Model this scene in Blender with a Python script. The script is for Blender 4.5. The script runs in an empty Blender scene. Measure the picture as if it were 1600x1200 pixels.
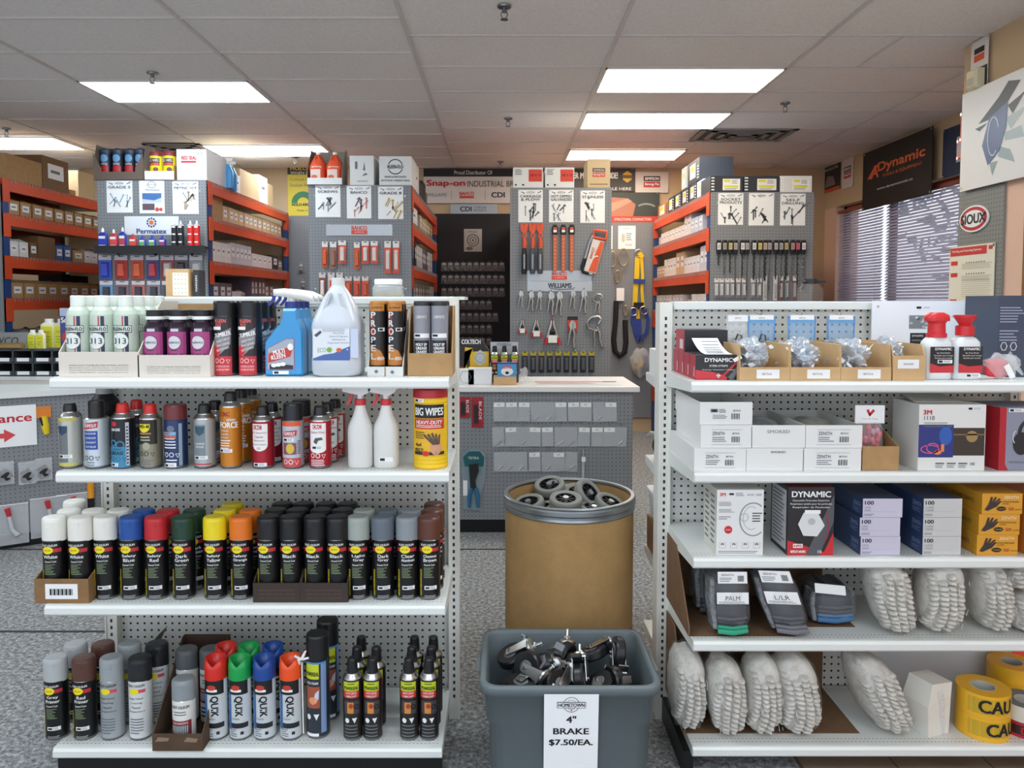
import bpy, math, random
from math import sin, cos, pi, radians
from mathutils import Vector, Matrix
random.seed(7)
sc = bpy.context.scene
COL = sc.collection
# ------------------------------------------------------------------ camera
F, CX, CY, PITCH, CAMZ = 1200.0, 785.0, 533.0, radians(3.0), 1.52
cd = bpy.data.cameras.new('camera'); cam = bpy.data.objects.new('camera', cd); COL.objects.link(cam)
cam.location = (0, 0, CAMZ); cam.rotation_euler = (pi/2 - PITCH, 0, 0)
cd.sensor_fit = 'HORIZONTAL'; cd.sensor_width = 36; cd.lens = F/1600*36
cd.shift_x = (800-CX)/1600; cd.shift_y = -(600-CY)/1600
cd.clip_start = .05; cd.clip_end = 100
sc.camera = cam
# ------------------------------------------------------------------ daylight plus added ambient fill; room left open behind the camera
w = bpy.data.worlds.new('world'); sc.world = w; w.use_nodes = True
w.node_tree.nodes['Background'].inputs[0].default_value = (.80, .88, 1, 1)
w.node_tree.nodes['Background'].inputs[1].default_value = 1.05
vs = sc.view_settings; vs.view_transform = 'Standard'; vs.look = 'None'; vs.gamma = 1; vs.use_curve_mapping = False
vs.exposure = 0.66
PANEL = 9.5                      # strength of the ceiling light diffusers
def P(px, py, Y):
    t = (CY-py)/F; s, c = sin(PITCH), cos(PITCH)
    Z = Y*(t*c-s)/(c+t*s); d = Y*c - Z*s
    return Vector(((px-CX)*d/F, Y, CAMZ+Z))
def XX(px, Y, py=600): return P(px, py, Y).x
def ZZ(py, Y): return P(CX, py, Y).z
# ------------------------------------------------------------------ materials
MATS = {}
def lin(c): return tuple((x/12.92 if x <= .04045 else ((x+.055)/1.055)**2.4) for x in c)
def rgb(h):
    h = h.lstrip('#'); return lin(tuple(int(h[i:i+2], 16)/255 for i in (0, 2, 4)))
def M(h, rough=.5, metal=0, alpha=1, name=None, trans=0, coat=0, emit=None, es=0, bump=None, vary=None):
    key = (h, rough, metal, alpha, trans, coat, emit, es, bump, vary)
    if key in MATS: return MATS[key]
    m = bpy.data.materials.new(name or 'mat_%s' % h.strip('#')); m.use_nodes = True
    nt = m.node_tree; b = nt.nodes['Principled BSDF']
    b.inputs['Base Color'].default_value = (*rgb(h), 1)
    b.inputs['Roughness'].default_value = rough; b.inputs['Metallic'].default_value = metal
    b.inputs['Alpha'].default_value = alpha; b.inputs['Transmission Weight'].default_value = trans
    b.inputs['Coat Weight'].default_value = coat
    if emit: b.inputs['Emission Color'].default_value = (*rgb(emit), 1); b.inputs['Emission Strength'].default_value = es
    if vary or bump:
        tc = nt.nodes.new('ShaderNodeTexCoord'); n = nt.nodes.new('ShaderNodeTexNoise')
        nt.links.new(tc.outputs['Object'], n.inputs['Vector'])
        n.inputs['Scale'].default_value = (vary or bump)[1]; n.inputs['Detail'].default_value = 4
        if vary:
            r = nt.nodes.new('ShaderNodeValToRGB'); c = rgb(h); k = vary[0]
            r.color_ramp.elements[0].position = .3; r.color_ramp.elements[1].position = .7
            r.color_ramp.elements[0].color = (*[x*(1-k) for x in c], 1); r.color_ramp.elements[1].color = (*[min(1, x*(1+k)) for x in c], 1)
            nt.links.new(n.outputs[0], r.inputs[0]); nt.links.new(r.outputs[0], b.inputs['Base Color'])
        if bump:
            bp = nt.nodes.new('ShaderNodeBump'); bp.inputs['Strength'].default_value = bump[0]; bp.inputs['Distance'].default_value = bump[2] if len(bump) > 2 else .003
            nt.links.new(n.outputs[0], bp.inputs['Height']); nt.links.new(bp.outputs[0], b.inputs['Normal'])
    MATS[key] = m
    return m
def pegmat(name, h, hole, pitch=.0254, r=.0035, rough=.6, swap=False):
    """pegboard: round drilled holes on a square pitch over local X and Z (or Y and Z)"""
    m = bpy.data.materials.new(name); m.use_nodes = True; nt = m.node_tree; b = nt.nodes['Principled BSDF']
    b.inputs['Roughness'].default_value = rough
    tc = nt.nodes.new('ShaderNodeTexCoord'); sp = nt.nodes.new('ShaderNodeSeparateXYZ'); nt.links.new(tc.outputs['Object'], sp.inputs[0])
    def mth(op, a, b_=None):
        n = nt.nodes.new('ShaderNodeMath'); n.operation = op
        for i, v in enumerate((a, b_)):
            if v is None: continue
            if isinstance(v, (int, float)): n.inputs[i].default_value = v
            else: nt.links.new(v, n.inputs[i])
        return n.outputs[0]
    def cell(s): return mth('SUBTRACT', mth('FRACT', mth('DIVIDE', s, pitch)), .5)
    a, c = cell(sp.outputs['Y' if swap else 'X']), cell(sp.outputs['Z'])
    d = mth('SQRT', mth('ADD', mth('MULTIPLY', a, a), mth('MULTIPLY', c, c)))
    mask = mth('LESS_THAN', d, r/pitch)
    mx = nt.nodes.new('ShaderNodeMix'); mx.data_type = 'RGBA'
    nt.links.new(mask, mx.inputs['Factor']); mx.inputs['A'].default_value = (*rgb(h), 1); mx.inputs['B'].default_value = (*rgb(hole), 1)
    nt.links.new(mx.outputs['Result'], b.inputs['Base Color'])
    return m
WHITE = M('#f2f2ee', .45); CREAM = M('#e8e6dc', .4); BLACK = M('#101012', .4); DARK = M('#1b1b1e', .5)
SHELFW = M('#e2e4df', .35); PAPER = M('#f4f5f5', .6); INK = M('#18181a', .6); GREYINK = M('#6b7076', .6)
RED = M('#c8202a', .4); YEL = M('#f0dc1e', .45); CARD = M('#b08a5c', .8, vary=(.08, 30)); CARDD = M('#8a6742', .85, vary=(.1, 30))
CARDL = M('#cda878', .8, vary=(.06, 30)); CARDW = M('#ddd3c6', .7); STEEL = M('#c9c9c6', .28, 1); DSTEEL = M('#85878a', .35, 1)
STICK = M('#f0f0ee', .5); ORANGE = M('#e2502a', .5, vary=(.08, 3)); BLUEM = M('#1f3f78', .5)
FILM = M('#f4f6f8', .08, alpha=.16, coat=.6, name='clear_film'); FILM2 = M('#f4f6f8', .12, alpha=.30, coat=.6, name='clear_bag', bump=(.7, 45, .01))
# ------------------------------------------------------------------ mesh builder
TXT = {}
def textmesh(s):
    k = s
    if k in TXT: return TXT[k]
    c = bpy.data.curves.new('t', 'FONT'); c.body = s; c.size = 1; c.align_x = 'CENTER'; c.align_y = 'CENTER'
    c.resolution_u = 3
    o = bpy.data.objects.new('t', c); COL.objects.link(o)
    dg = bpy.context.evaluated_depsgraph_get(); dg.update()
    me = bpy.data.meshes.new_from_object(o.evaluated_get(dg))
    vs_ = [(v.co.x, v.co.y) for v in me.vertices]; fs = [tuple(p.vertices) for p in me.polygons]
    bpy.data.objects.remove(o); bpy.data.curves.remove(c); bpy.data.meshes.remove(me)
    if vs_:
        xs = [v[0] for v in vs_]; ys = [v[1] for v in vs_]; mx, my = (min(xs)+max(xs))/2, (min(ys)+max(ys))/2
        w_, h_ = max(xs)-min(xs), max(ys)-min(ys)
        vs_ = [(v[0]-mx, v[1]-my) for v in vs_]
    else: w_ = h_ = 1
    TXT[k] = (vs_, fs, w_, h_)
    return TXT[k]
class MB:
    def __init__(s): s.v = []; s.f = []; s.fm = []; s.fs = []; s.mats = []; s.X = Matrix.Identity(4)
    def mi(s, m):
        if m not in s.mats: s.mats.append(m)
        return s.mats.index(m)
    def add(s, vs_, fs, mat, smooth=False):
        b = len(s.v); X = s.X
        s.v += [tuple(X @ Vector(v)) for v in vs_]
        i = s.mi(mat) if not isinstance(mat, list) else None
        for k, f in enumerate(fs):
            s.f.append(tuple(b+j for j in f)); s.fm.append(i if i is not None else s.mi(mat[k])); s.fs.append(smooth)
        return s
    def box(s, x0, x1, y0, y1, z0, z1, mat, faces=None):
        v = [(x, y, z) for z in (z0, z1) for y in (y0, y1) for x in (x0, x1)]
        f = [(0, 2, 3, 1), (4, 5, 7, 6), (0, 1, 5, 4), (1, 3, 7, 5), (3, 2, 6, 7), (2, 0, 4, 6)]  # bottom top front right back left
        s.add(v, f, mat if not faces else [faces.get(k, mat) for k in ('bottom', 'top', 'front', 'right', 'back', 'left')]); return s
    def cbox(s, cx, cy, z0, w_, d_, h_, mat, faces=None): return s.box(cx-w_/2, cx+w_/2, cy-d_/2, cy+d_/2, z0, z0+h_, mat, faces)
    def lathe(s, prof, mat, n=20, cx=0, cy=0, sx=1, sy=1, cap=True, smooth=True):
        """prof: (r,z[,mat]) from bottom to top; mat of an entry paints the band up to the next entry"""
        cur = mat; k0 = len(s.v)
        for i in range(len(prof)-1):
            r0, z0 = prof[i][:2]; r1, z1 = prof[i+1][:2]
            if len(prof[i]) > 2: cur = prof[i][2]
            vs_ = []
            for r, z in ((r0, z0), (r1, z1)):
                vs_ += [(cx+r*sx*sin(2*pi*k/n), cy-r*sy*cos(2*pi*k/n), z) for k in range(n)]
            fs = [(k, (k+1) % n, n+(k+1) % n, n+k) for k in range(n)]
            s.add(vs_, fs, cur, smooth)
        if cap:
            for (e, rev) in ((prof[0], True), (prof[-1], False)):
                if e[0] > 1e-5:
                    ring = [(cx+e[0]*sx*sin(2*pi*k/n), cy-e[0]*sy*cos(2*pi*k/n), e[1]) for k in range(n)]
                    s.add(ring, [tuple(range(n))[::-1] if rev else tuple(range(n))], (mat if rev and len(prof[0]) < 3 else (prof[0][2] if rev else cur)))
        return s
    def tube(s, pts, r, mat, n=8, closed=False, smooth=True):
        pts = [Vector(p) for p in pts]; N = len(pts); rings = []; up = None
        for i, p in enumerate(pts):
            a = pts[(i-1) % N] if (closed or i > 0) else p; b = pts[(i+1) % N] if (closed or i < N-1) else p
            t = (b-a).normalized() if (b-a).length > 1e-9 else Vector((0, 0, 1))
            if up is None: up = t.orthogonal().normalized()
            up = (up - t*up.dot(t)); up = up.normalized() if up.length > 1e-6 else t.orthogonal().normalized()
            q = t.cross(up); rr = r[i] if isinstance(r, (list, tuple)) else r
            rings.append([p + up*rr*cos(2*pi*k/n) + q*rr*sin(2*pi*k/n) for k in range(n)])
        vs_ = [v for R in rings for v in R]; fs = []
        for i in range(N if closed else N-1):
            j = (i+1) % N
            fs += [(i*n+k, i*n+(k+1) % n, j*n+(k+1) % n, j*n+k) for k in range(n)]
        s.add(vs_, fs, mat, smooth)
        if not closed: s.add(rings[0], [tuple(range(n))[::-1]], mat); s.add(rings[-1], [tuple(range(n))], mat)
        return s
    def prism(s, poly, a, b, mat, axis='y', side=None):
        """poly in the two other axes (x,z for y; y,z for x; x,y for z)"""
        def mk(u, v, t): return {'y': (u, t, v), 'x': (t, u, v), 'z': (u, v, t)}[axis]
        n = len(poly); vs_ = [mk(u, v, a) for u, v in poly]+[mk(u, v, b) for u, v in poly]
        s.add(vs_, [tuple(range(n))[::-1], tuple(range(n, 2*n))], mat)
        s.add(vs_, [(k, (k+1) % n, n+(k+1) % n, n+k) for k in range(n)], side or mat)
        return s
    def loft(s, secs, mat, smooth=True, cap=True):
        n = len(secs[0]); vs_ = [p for q in secs for p in q]; fs = []; ms = []
        for i in range(len(secs)-1):
            fs += [(i*n+k, i*n+(k+1) % n, (i+1)*n+(k+1) % n, (i+1)*n+k) for k in range(n)]
            if isinstance(mat, list): ms += [mat[i]]*n
        s.add(vs_, fs, ms if ms else mat, smooth)
        if cap:
            m0 = mat[0] if isinstance(mat, list) else mat; m1 = mat[-1] if isinstance(mat, list) else mat
            s.add(secs[0], [tuple(range(n))[::-1]], m0); s.add(secs[-1], [tuple(range(n))], m1)
        return s
    def ball(s, c, r, mat, n=12, m=8, disp=None, pw=1.0):
        vs_ = []
        def sp(v, e): return math.copysign(abs(v)**e, v)
        for i in range(m+1):
            a = -pi/2+pi*i/m
            for k in range(n):
                b = 2*pi*k/n; p = Vector((sp(cos(a), pw)*sp(cos(b), pw), sp(cos(a), pw)*sp(sin(b), pw), sp(sin(a), pw)))
                q = 1 if disp is None else disp(p)
                vs_.append((c[0]+p.x*r[0]*q, c[1]+p.y*r[1]*q, c[2]+p.z*r[2]*q))
        fs = [(i*n+k, i*n+(k+1) % n, (i+1)*n+(k+1) % n, (i+1)*n+k) for i in range(m) for k in range(n)]
        s.add(vs_, fs, mat, True); return s
    def torus(s, c, R, r, mat, n=24, m=10, ax='z', sx=1):
        pts = []
        for k in range(n):
            a = 2*pi*k/n; u, v = R*cos(a), R*sin(a)
            pts.append({'z': (c[0]+u, c[1]+v, c[2]), 'y': (c[0]+u*sx, c[1], c[2]+v), 'x': (c[0], c[1]+u, c[2]+v)}[ax])
        return s.tube(pts, r, mat, m, closed=True)
    def obj(s, name, parent=None, loc=None, label=None, cat=None, group=None, kind=None, rot=None, bevel=None):
        me = bpy.data.meshes.new(name); me.from_pydata(s.v, [], s.f)
        for m in s.mats: me.materials.append(m)
        me.polygons.foreach_set('material_index', s.fm); me.polygons.foreach_set('use_smooth', s.fs); me.update()
        o = bpy.data.objects.new(name, me); COL.objects.link(o)
        if parent: o.parent = parent
        if loc is not None: o.location = loc
        if rot is not None: o.rotation_euler = rot
        tagit(o, label, cat, group, kind)
        if bevel:
            b = o.modifiers.new('bevel', 'BEVEL'); b.width = bevel; b.segments = 2; b.limit_method = 'ANGLE'
        return o
def tagit(o, label=None, cat=None, group=None, kind=None):
    if label: o['label'] = label
    if cat: o['category'] = cat
    if group: o['group'] = group
    if kind: o['kind'] = kind
    return o
def T(name, label, cat, loc, rz=0, group=None, rot=None):
    o = bpy.data.objects.new(name, None); COL.objects.link(o); o.empty_display_size = .05
    o.location = loc; o.rotation_euler = rot or (0, 0, rz)
    return tagit(o, label, cat, group)
KIDS = {}
def clone(o, loc, label, rz=None, group=None, rot=None):
    c = o.copy(); COL.objects.link(c); c.location = loc
    if rz is not None: c.rotation_euler = (0, 0, rz)
    if rot is not None: c.rotation_euler = rot
    c['label'] = label
    if group: c['group'] = group
    for ch in o.children:
        d = ch.copy(); COL.objects.link(d); d.parent = c
        for g in ch.children:
            e = g.copy(); COL.objects.link(e); e.parent = d
    return c
class Proto:
    """first call places the built thing itself, later calls place copies"""
    def __init__(s, o): s.o = o; s.used = False
    def at(s, loc, label, rz=0, group=None, rot=None):
        if not s.used:
            s.used = True; o = s.o; o.location = loc; o.rotation_euler = rot or (0, 0, rz); o['label'] = label
            if group: o['group'] = group
            return o
        return clone(s.o, loc, label, rz, group, rot)
# printing on surfaces -------------------------------------------------
class Surf:
    def __init__(s, mb, fn, lift=.0005, seg=None): s.mb, s.fn, s.l, s.seg = mb, fn, lift, seg
    def poly(s, pts, mat, k=1):
        if s.seg:      # on a cylinder: cut into vertical strips so the print follows the curve
            a, b = min(p[0] for p in pts), max(p[0] for p in pts); n = max(1, int(math.ceil((b-a)/s.seg)))
            for i in range(n):
                q = pts
                for lim, sg in ((a+(b-a)*i/n, 1), (a+(b-a)*(i+1)/n, -1)):
                    o = []
                    for j in range(len(q)):
                        p0, p1 = q[j-1], q[j]; i0, i1 = (p0[0]-lim)*sg >= -1e-9, (p1[0]-lim)*sg >= -1e-9
                        if i0 != i1: t = (lim-p0[0])/(p1[0]-p0[0]); o.append((lim, p0[1]+t*(p1[1]-p0[1])))
                        if i1: o.append(p1)
                    q = o
                    if len(q) < 3: break
                if len(q) >= 3: v = [s.fn(u, w_, s.l*k) for u, w_ in q]; s.mb.add(v, [tuple(range(len(v)))], mat)
            return
        v = [s.fn(u, w_, s.l*k) for u, w_ in pts]; s.mb.add(v, [tuple(range(len(v)))], mat)
    def rect(s, u0, u1, v0, v1, mat, k=1):
        n = 1 if not s.seg else max(1, int(math.ceil((u1-u0)/s.seg)))
        for i in range(n):
            a, b = u0+(u1-u0)*i/n, u0+(u1-u0)*(i+1)/n
            v = [s.fn(a, v0, s.l*k), s.fn(b, v0, s.l*k), s.fn(b, v1, s.l*k), s.fn(a, v1, s.l*k)]
            s.mb.add(v, [(0, 1, 2, 3)], mat)
    def oval(s, cu, cv, ru, rv, mat, k=1, n=20):
        if s.seg: return s.poly([(cu+ru*cos(2*pi*i/n), cv+rv*sin(2*pi*i/n)) for i in range(n)], mat, k)
        v = [s.fn(cu, cv, s.l*k)]+[s.fn(cu+ru*cos(2*pi*i/n), cv+rv*sin(2*pi*i/n), s.l*k) for i in range(n)]
        s.mb.add(v, [(0, 1+i, 1+(i+1) % n) for i in range(n)], mat)
    def ring(s, cu, cv, ru, rv, t, mat, k=1, n=24, a0=0, a1=2*pi):
        v = []
        for i in range(n+1):
            a = a0+(a1-a0)*i/n
            v += [s.fn(cu+ru*cos(a), cv+rv*sin(a), s.l*k), s.fn(cu+(ru-t)*cos(a), cv+(rv-t)*sin(a), s.l*k)]
        s.mb.add(v, [(2*i, 2*i+2, 2*i+3, 2*i+1) for i in range(n)], mat)
    def text(s, t, cu, cv, h, mat, k=2, w=None, bold=.0, rot=0):
        """h = cap height; w = full width to stretch the line to"""
        vs_, fs, tw, th = textmesh(t)
        if not vs_: return
        sy = h/th; sx = (w/tw) if w else sy
        c, s_ = cos(rot), sin(rot)
        for j, (dx, dy) in enumerate(((0, 0),) if not bold else ((-1, -.5), (1, -.5), (-1, .5), (1, .5)) if h > .008 else ((-1, 0), (1, 0))):
            pts = []; e = min(bold*1.3, .045)*h
            for x, y in vs_:
                x, y = x*sx+dx*e, y*sy+dy*e
                pts.append(s.fn(cu+x*c-y*s_, cv+x*s_+y*c, s.l*(k+.12*j)))
            s.mb.add(pts, fs, mat)
    def lines(s, u0, u1, v0, v1, n, mat, k=2, jag=.3):
        st = random.getstate(); random.seed(int((u1-u0)*9e4)+n)
        dv = (v1-v0)/n
        for i in range(n):
            e = u1-(u1-u0)*jag*random.random()
            s.rect(u0, e, v1-dv*(i+.62), v1-dv*(i+.25), mat, k)
        random.setstate(st)
def flat(mb, y=0, lift=.0006, x0=0, z0=0): return Surf(mb, lambda u, v, l: (x0+u, y-l, z0+v), lift)
def flatx(mb, x=0, sgn=-1, lift=.0006, y0=0, z0=0):
    """surface facing -X (sgn=-1: u grows toward -Y... reads left to right seen from -X) or +X"""
    return Surf(mb, lambda u, v, l: (x+sgn*l, y0+sgn*u, z0+v), lift)
def flatz(mb, z=0, lift=.0006): return Surf(mb, lambda u, v, l: (u, v, z+l), lift)
def cyl(mb, r, cx=0, cy=0, z0=0, yaw=0, lift=.0006):
    def fn(u, v, l):
        a = u/r+yaw; return (cx+(r+l)*sin(a), cy-(r+l)*cos(a), z0+v)
    return Surf(mb, fn, lift, seg=r*.3)
def rrect(w_, d_, r, z, cx=0, cy=0, n=4):
    pts = []
    for (sx, sy, a0) in ((1, 1, 0), (-1, 1, 90), (-1, -1, 180), (1, -1, 270)):
        for k in range(n+1):
            a = radians(a0+90*k/n); pts.append((cx+sx*(w_/2-r)+r*cos(a), cy+sy*(d_/2-r)+r*sin(a), z))
    return pts
ORD = ['first', 'second', 'third', 'fourth', 'fifth', 'sixth', 'seventh', 'eighth', 'ninth', 'tenth', 'eleventh', 'twelfth', 'thirteenth', 'fourteenth', 'fifteenth', 'sixteenth', 'seventeenth', 'eighteenth', 'nineteenth', 'twentieth']
# ------------------------------------------------------------------ room shell
CEILZ = CAMZ+1.52
YB = 8.9
def struct(mb, name, **k): return mb.obj(name, kind='structure', **k)
def noise_mat(name, cols, scale, rough=.9, bump=0, detail=6):
    m = bpy.data.materials.new(name); m.use_nodes = True; nt = m.node_tree; b = nt.nodes['Principled BSDF']; b.inputs['Roughness'].default_value = rough
    tc = nt.nodes.new('ShaderNodeTexCoord'); n = nt.nodes.new('ShaderNodeTexNoise'); n.inputs['Scale'].default_value = scale; n.inputs['Detail'].default_value = detail
    n.inputs['Roughness'].default_value = .8
    nt.links.new(tc.outputs['Object'], n.inputs['Vector'])
    r = nt.nodes.new('ShaderNodeValToRGB'); e = r.color_ramp.elements; e[0].position = cols[0][0]; e[0].color = (*rgb(cols[0][1]), 1); e[1].position = cols[-1][0]; e[1].color = (*rgb(cols[-1][1]), 1)
    for p, c in cols[1:-1]: q = e.new(p); q.color = (*rgb(c), 1)
    nt.links.new(n.outputs[0], r.inputs[0]); nt.links.new(r.outputs[0], b.inputs['Base Color'])
    if bump:
        bp = nt.nodes.new('ShaderNodeBump'); bp.inputs['Strength'].default_value = bump; bp.inputs['Distance'].default_value = .004
        nt.links.new(n.outputs[0], bp.inputs['Height']); nt.links.new(bp.outputs[0], b.inputs['Normal'])
    return m
carpet = noise_mat('grey_carpet', [(.36, '#4c4d4f'), (.5, '#8a8b8b'), (.64, '#cbcbc9')], 55, .95, .5)
tilem = M('#8d7a66', .5, vary=(.12, 6))
mb = MB(); mb.box(-8, 4.0, -1.1, YB, -.05, 0, carpet); struct(mb, 'floor')
mb = MB()
for i in range(8):
    for j in range(9):
        x0, y0 = .98+i*.31, .4+j*.31
        if x0+.3 < 2.78: mb.box(x0, x0+.304, y0, y0+.304, 0, .004, tilem)
mb.box(.97, 2.78, .39, 3.2, 0, .002, M('#5c4e40', .8)); struct(mb, 'floor_tile')
mb = MB()
mb.box(-4, .35, 4.62, 4.635, .0002, .003, M('#3b3c3e', .9)); mb.box(-4.5, -1.3, 3.45, 3.465, .0002, .003, M('#3b3c3e', .9)); struct(mb, 'trim_1')
tan = M('#c9ae8c', .85, vary=(.03, 4)); pink = M('#e3bda6', .85, vary=(.03, 4))  # pink near the window holds daylight in its colour; near wall is painted pink
mb = MB(); mb.box(-8, 4.0, YB, YB+.1, 0, CEILZ+.1, tan); struct(mb, 'wall_back')
mb = MB(); mb.box(-8.1, -8, -1.1, YB, 0, CEILZ+.1, tan); struct(mb, 'wall_left')
# right wall with the window opening (X = 3.71) and the nearer, projecting wall (X = 2.78)
WX = 3.71; wy0, wy1, wz0, wz1 = 6.0, 8.6, 1.0, 2.56
mb = MB()
mb.box(WX, WX+.25, 4.70, wy0, 0, CEILZ, pink); mb.box(WX, WX+.25, wy1, YB, 0, 2.56, pink); mb.box(WX, WX+.25, wy1, YB, 2.56, CEILZ, tan)
mb.box(WX, WX+.25, wy0, wy1, 0, wz0, pink); mb.box(WX, WX+.25, wy0, wy1, wz1, CEILZ, tan)
struct(mb, 'wall_right')
mb = MB(); mb.box(2.78, 4.0, -1.1, 4.70, 2.25, CEILZ, tan); mb.box(2.78, 4.0, -1.1, 4.70, 0, 2.25, pink); struct(mb, 'wall_right_near')
mb = MB(); mb.box(2.775, 2.78, 4.1, 4.115, .2, 2.25, CARDD); struct(mb, 'trim_2')
# window frame, glass and blinds
fr = M('#3a3038', .5); frr = M('#8f4a3c', .6)
mb = MB(); X0 = WX+.09
for y in (wy0+.03, 7.56, wy1-.03): mb.box(X0, X0+.05, y-.035, y+.035, wz0, wz1, fr)
mb.box(X0, X0+.05, wy0, wy1, wz1-.05, wz1, frr); mb.box(X0, X0+.05, wy0, wy1, wz0, wz0+.05, fr)
wn = struct(mb, 'window_1')
mb = MB(); mb.box(X0+.02, X0+.026, wy0, wy1, wz0, wz1, M('#dfe8ee', .03, alpha=.12)); mb.obj('window_glass', wn)
mb = MB(); mb.box(WX+.02, WX+.14, wy0, wy1, wz0-.02, wz0+.01, WHITE); mb.obj('window_sill', wn)
slat = M('#e6dcea', .3, trans=.5)
for k, (a, b) in enumerate(((6.05, 7.52), (7.60, 8.57))):
    t = T('window_blind', ['wider horizontal slat blind nearest the round red sign', 'narrower slat blind at the far end beside the pink jamb'][k], 'window blind', (WX+.03, (a+b)/2, wz1-.05), 0, 'slat blinds in the window')
    mb = MB(); n = int((wz1-wz0-.1)/.0295); hw = (b-a)/2
    for i in range(n):
        z = -.05-i*.0295
        mb.add([(-.013, -hw, z-.0125), (-.013, hw, z-.0125), (.011, hw, z+.0125), (.011, -hw, z+.0125), (-.0122, -hw, z-.0135), (-.0122, hw, z-.0135), (.0118, hw, z+.0115), (.0118, -hw, z+.0115)],
               [(0, 3, 2, 1), (4, 5, 6, 7), (0, 1, 5, 4), (2, 3, 7, 6)], slat)
    mb.obj('slats', t)
    mb = MB(); mb.box(-.022, .022, -hw, hw, -.03, 0, frr); mb.obj('head_rail', t)
    mb = MB()
    for y in (-hw+.1, hw-.1): mb = MB(); mb.tube([(-.02, y, 0), (-.02, y, -1.35)], .0018, slat, 5); mb.obj('cord', t)
# outdoors behind the window
mb = MB(); mb.box(4.3, 30, -10, 30, -.1, -.02, M('#8f8f8a', .9)); struct(mb, 'ground_outside')
leaf = noise_mat('tree_leaves', [(.4, '#56626a'), (.6, '#93a0a4')], 6, .9)
for k, (x, y, s_) in enumerate(((9.5, 13.5, 1.0), (11.5, 18.5, 1.3))):
    t = T('tree', ['nearer tree seen through the window blinds', 'farther tree seen through the window blinds'][k], 'tree', (x, y, -.03))
    mb = MB(); mb.tube([(0, 0, 0), (.1, 0, 1.2*s_), (0, .1, 2.6*s_)], [.16*s_, .12*s_, .06*s_], M('#4b4038', .9)); mb.obj('trunk', t)
    mb = MB(); rnd = random.Random(k)
    for i in range(420):
        a, b_, c = rnd.uniform(-1.5, 1.5), rnd.uniform(-1.9, 1.9), rnd.uniform(-1.5, 1.6)
        if a*a/2.2+b_*b_/3.6+c*c/2.5 > 1: continue
        p = Vector((a*s_, b_*s_, 3*s_+c*s_)); q = Vector((rnd.gauss(0, 1), rnd.gauss(0, 1), rnd.gauss(0, 1))).normalized()*.14*s_; r_ = q.orthogonal().normalized()*.1*s_
        mb.add([p-q, p+r_, p+q, p-r_], [(0, 1, 2, 3)], leaf)
    mb.obj('foliage', t)
# ------------------------------------------------------------------ ceiling: slab of mineral tiles, metal grid
ctile = noise_mat('mineral_ceiling_tile', [(.3, '#d9d3cf'), (.5, '#e4dfdb'), (.7, '#ece8e5')], 45, .95, .25)
grid = M('#cbc5c1', .5)
rowsR = [5.07+.59*k for k in range(-9, 7)]; rowsL = [5.36+.575*k for k in range(-10, 7)]
colx = [-.54+1.2*k for k in range(-6, 4)]
# light fixtures: (x0,x1,y0,y1,warmth)
panels = [(.66, 1.86, rowsR[9], rowsR[10], 'warm'), (.66, 1.86, rowsR[11], rowsR[12], 'cool'), (.66, 1.86, rowsR[14]-.25, rowsR[15]-.27, 'warm'),
          (-2.94, -1.74, rowsL[10], rowsL[11], 'cool'), (-2.94, -1.74, rowsL[14]-.12, rowsL[15]-.12, 'cool'), (-5.34, -4.14, rowsL[13]+.1, rowsL[14]+.1, 'cool'),
          (.66, 1.86, 2.12, 2.71, 'cool'), (-1.74, -.54, 1.9, 2.49, 'cool'), (.66, 1.86, -.7, -.1, 'cool'), (-1.74, -.54, -.7, -.1, 'cool'), (-4.14, -2.94, 2.5, 3.08, 'cool')]
mb = MB(); mb.box(-8, 4.0, -1.1, YB, CEILZ, CEILZ+.02, ctile); struct(mb, 'ceiling')
mb = MB()
for y in rowsR: mb.box(-.54, 3.75, y-.007, y+.007, CEILZ-.008, CEILZ+.004, grid)
for y in rowsL: mb.box(-8, -.54, y-.007, y+.007, CEILZ-.008, CEILZ+.004, grid)
for x in colx: mb.box(x-.012, x+.012, -1.1, YB, CEILZ-.009, CEILZ+.004, grid)
for x in (2.3,): mb.box(x-.008, x+.008, rowsR[8], rowsR[9], CEILZ-.008, CEILZ+.004, grid)
struct(mb, 'trim_3')
names = ['warm white ceiling light panel nearest the hanging poster', 'bluish white ceiling light panel between the two warm ones', 'warm ceiling light panel farthest back above the hacksaw board',
         'bright ceiling light panel above the bolt poster tower at left', 'ceiling light panel above the orange jugs', 'ceiling light panel over the far left rack',
         'ceiling light panel over the right white gondola', 'ceiling light panel over the left white gondola', 'ceiling light panel behind the photographer at right',
         'ceiling light panel behind the photographer at left', 'ceiling light panel over the clearance counter']
for nm, (x0, x1, y0, y1, wm) in zip(names, panels):
    t = T('ceiling_light', nm, 'ceiling light', ((x0+x1)/2, (y0+y1)/2, CEILZ-.012), 0, 'fluorescent ceiling lights')
    hx, hy = (x1-x0)/2-.012, (y1-y0)/2-.01
    mb = MB(); fm = M('#e8e8e4', .4)
    for a in ((-hx, hx, -hy, -hy+.012), (-hx, hx, hy-.012, hy), (-hx, -hx+.012, -hy, hy), (hx-.012, hx, -hy, hy)): mb.box(*a, -.004, .010, fm)
    frm = mb.obj('frame', t)
    em = M('#fff0d8' if wm == 'warm' else '#ecf8ff', .5, emit='#fff0d6' if wm == 'warm' else '#e9f6ff', es=PANEL, name='diffuser_'+wm)
    mb = MB(); mb.box(-hx+.012, hx-.012, -hy+.012, hy-.012, -.001, .006, em); mb.obj('diffuser', frm)
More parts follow.
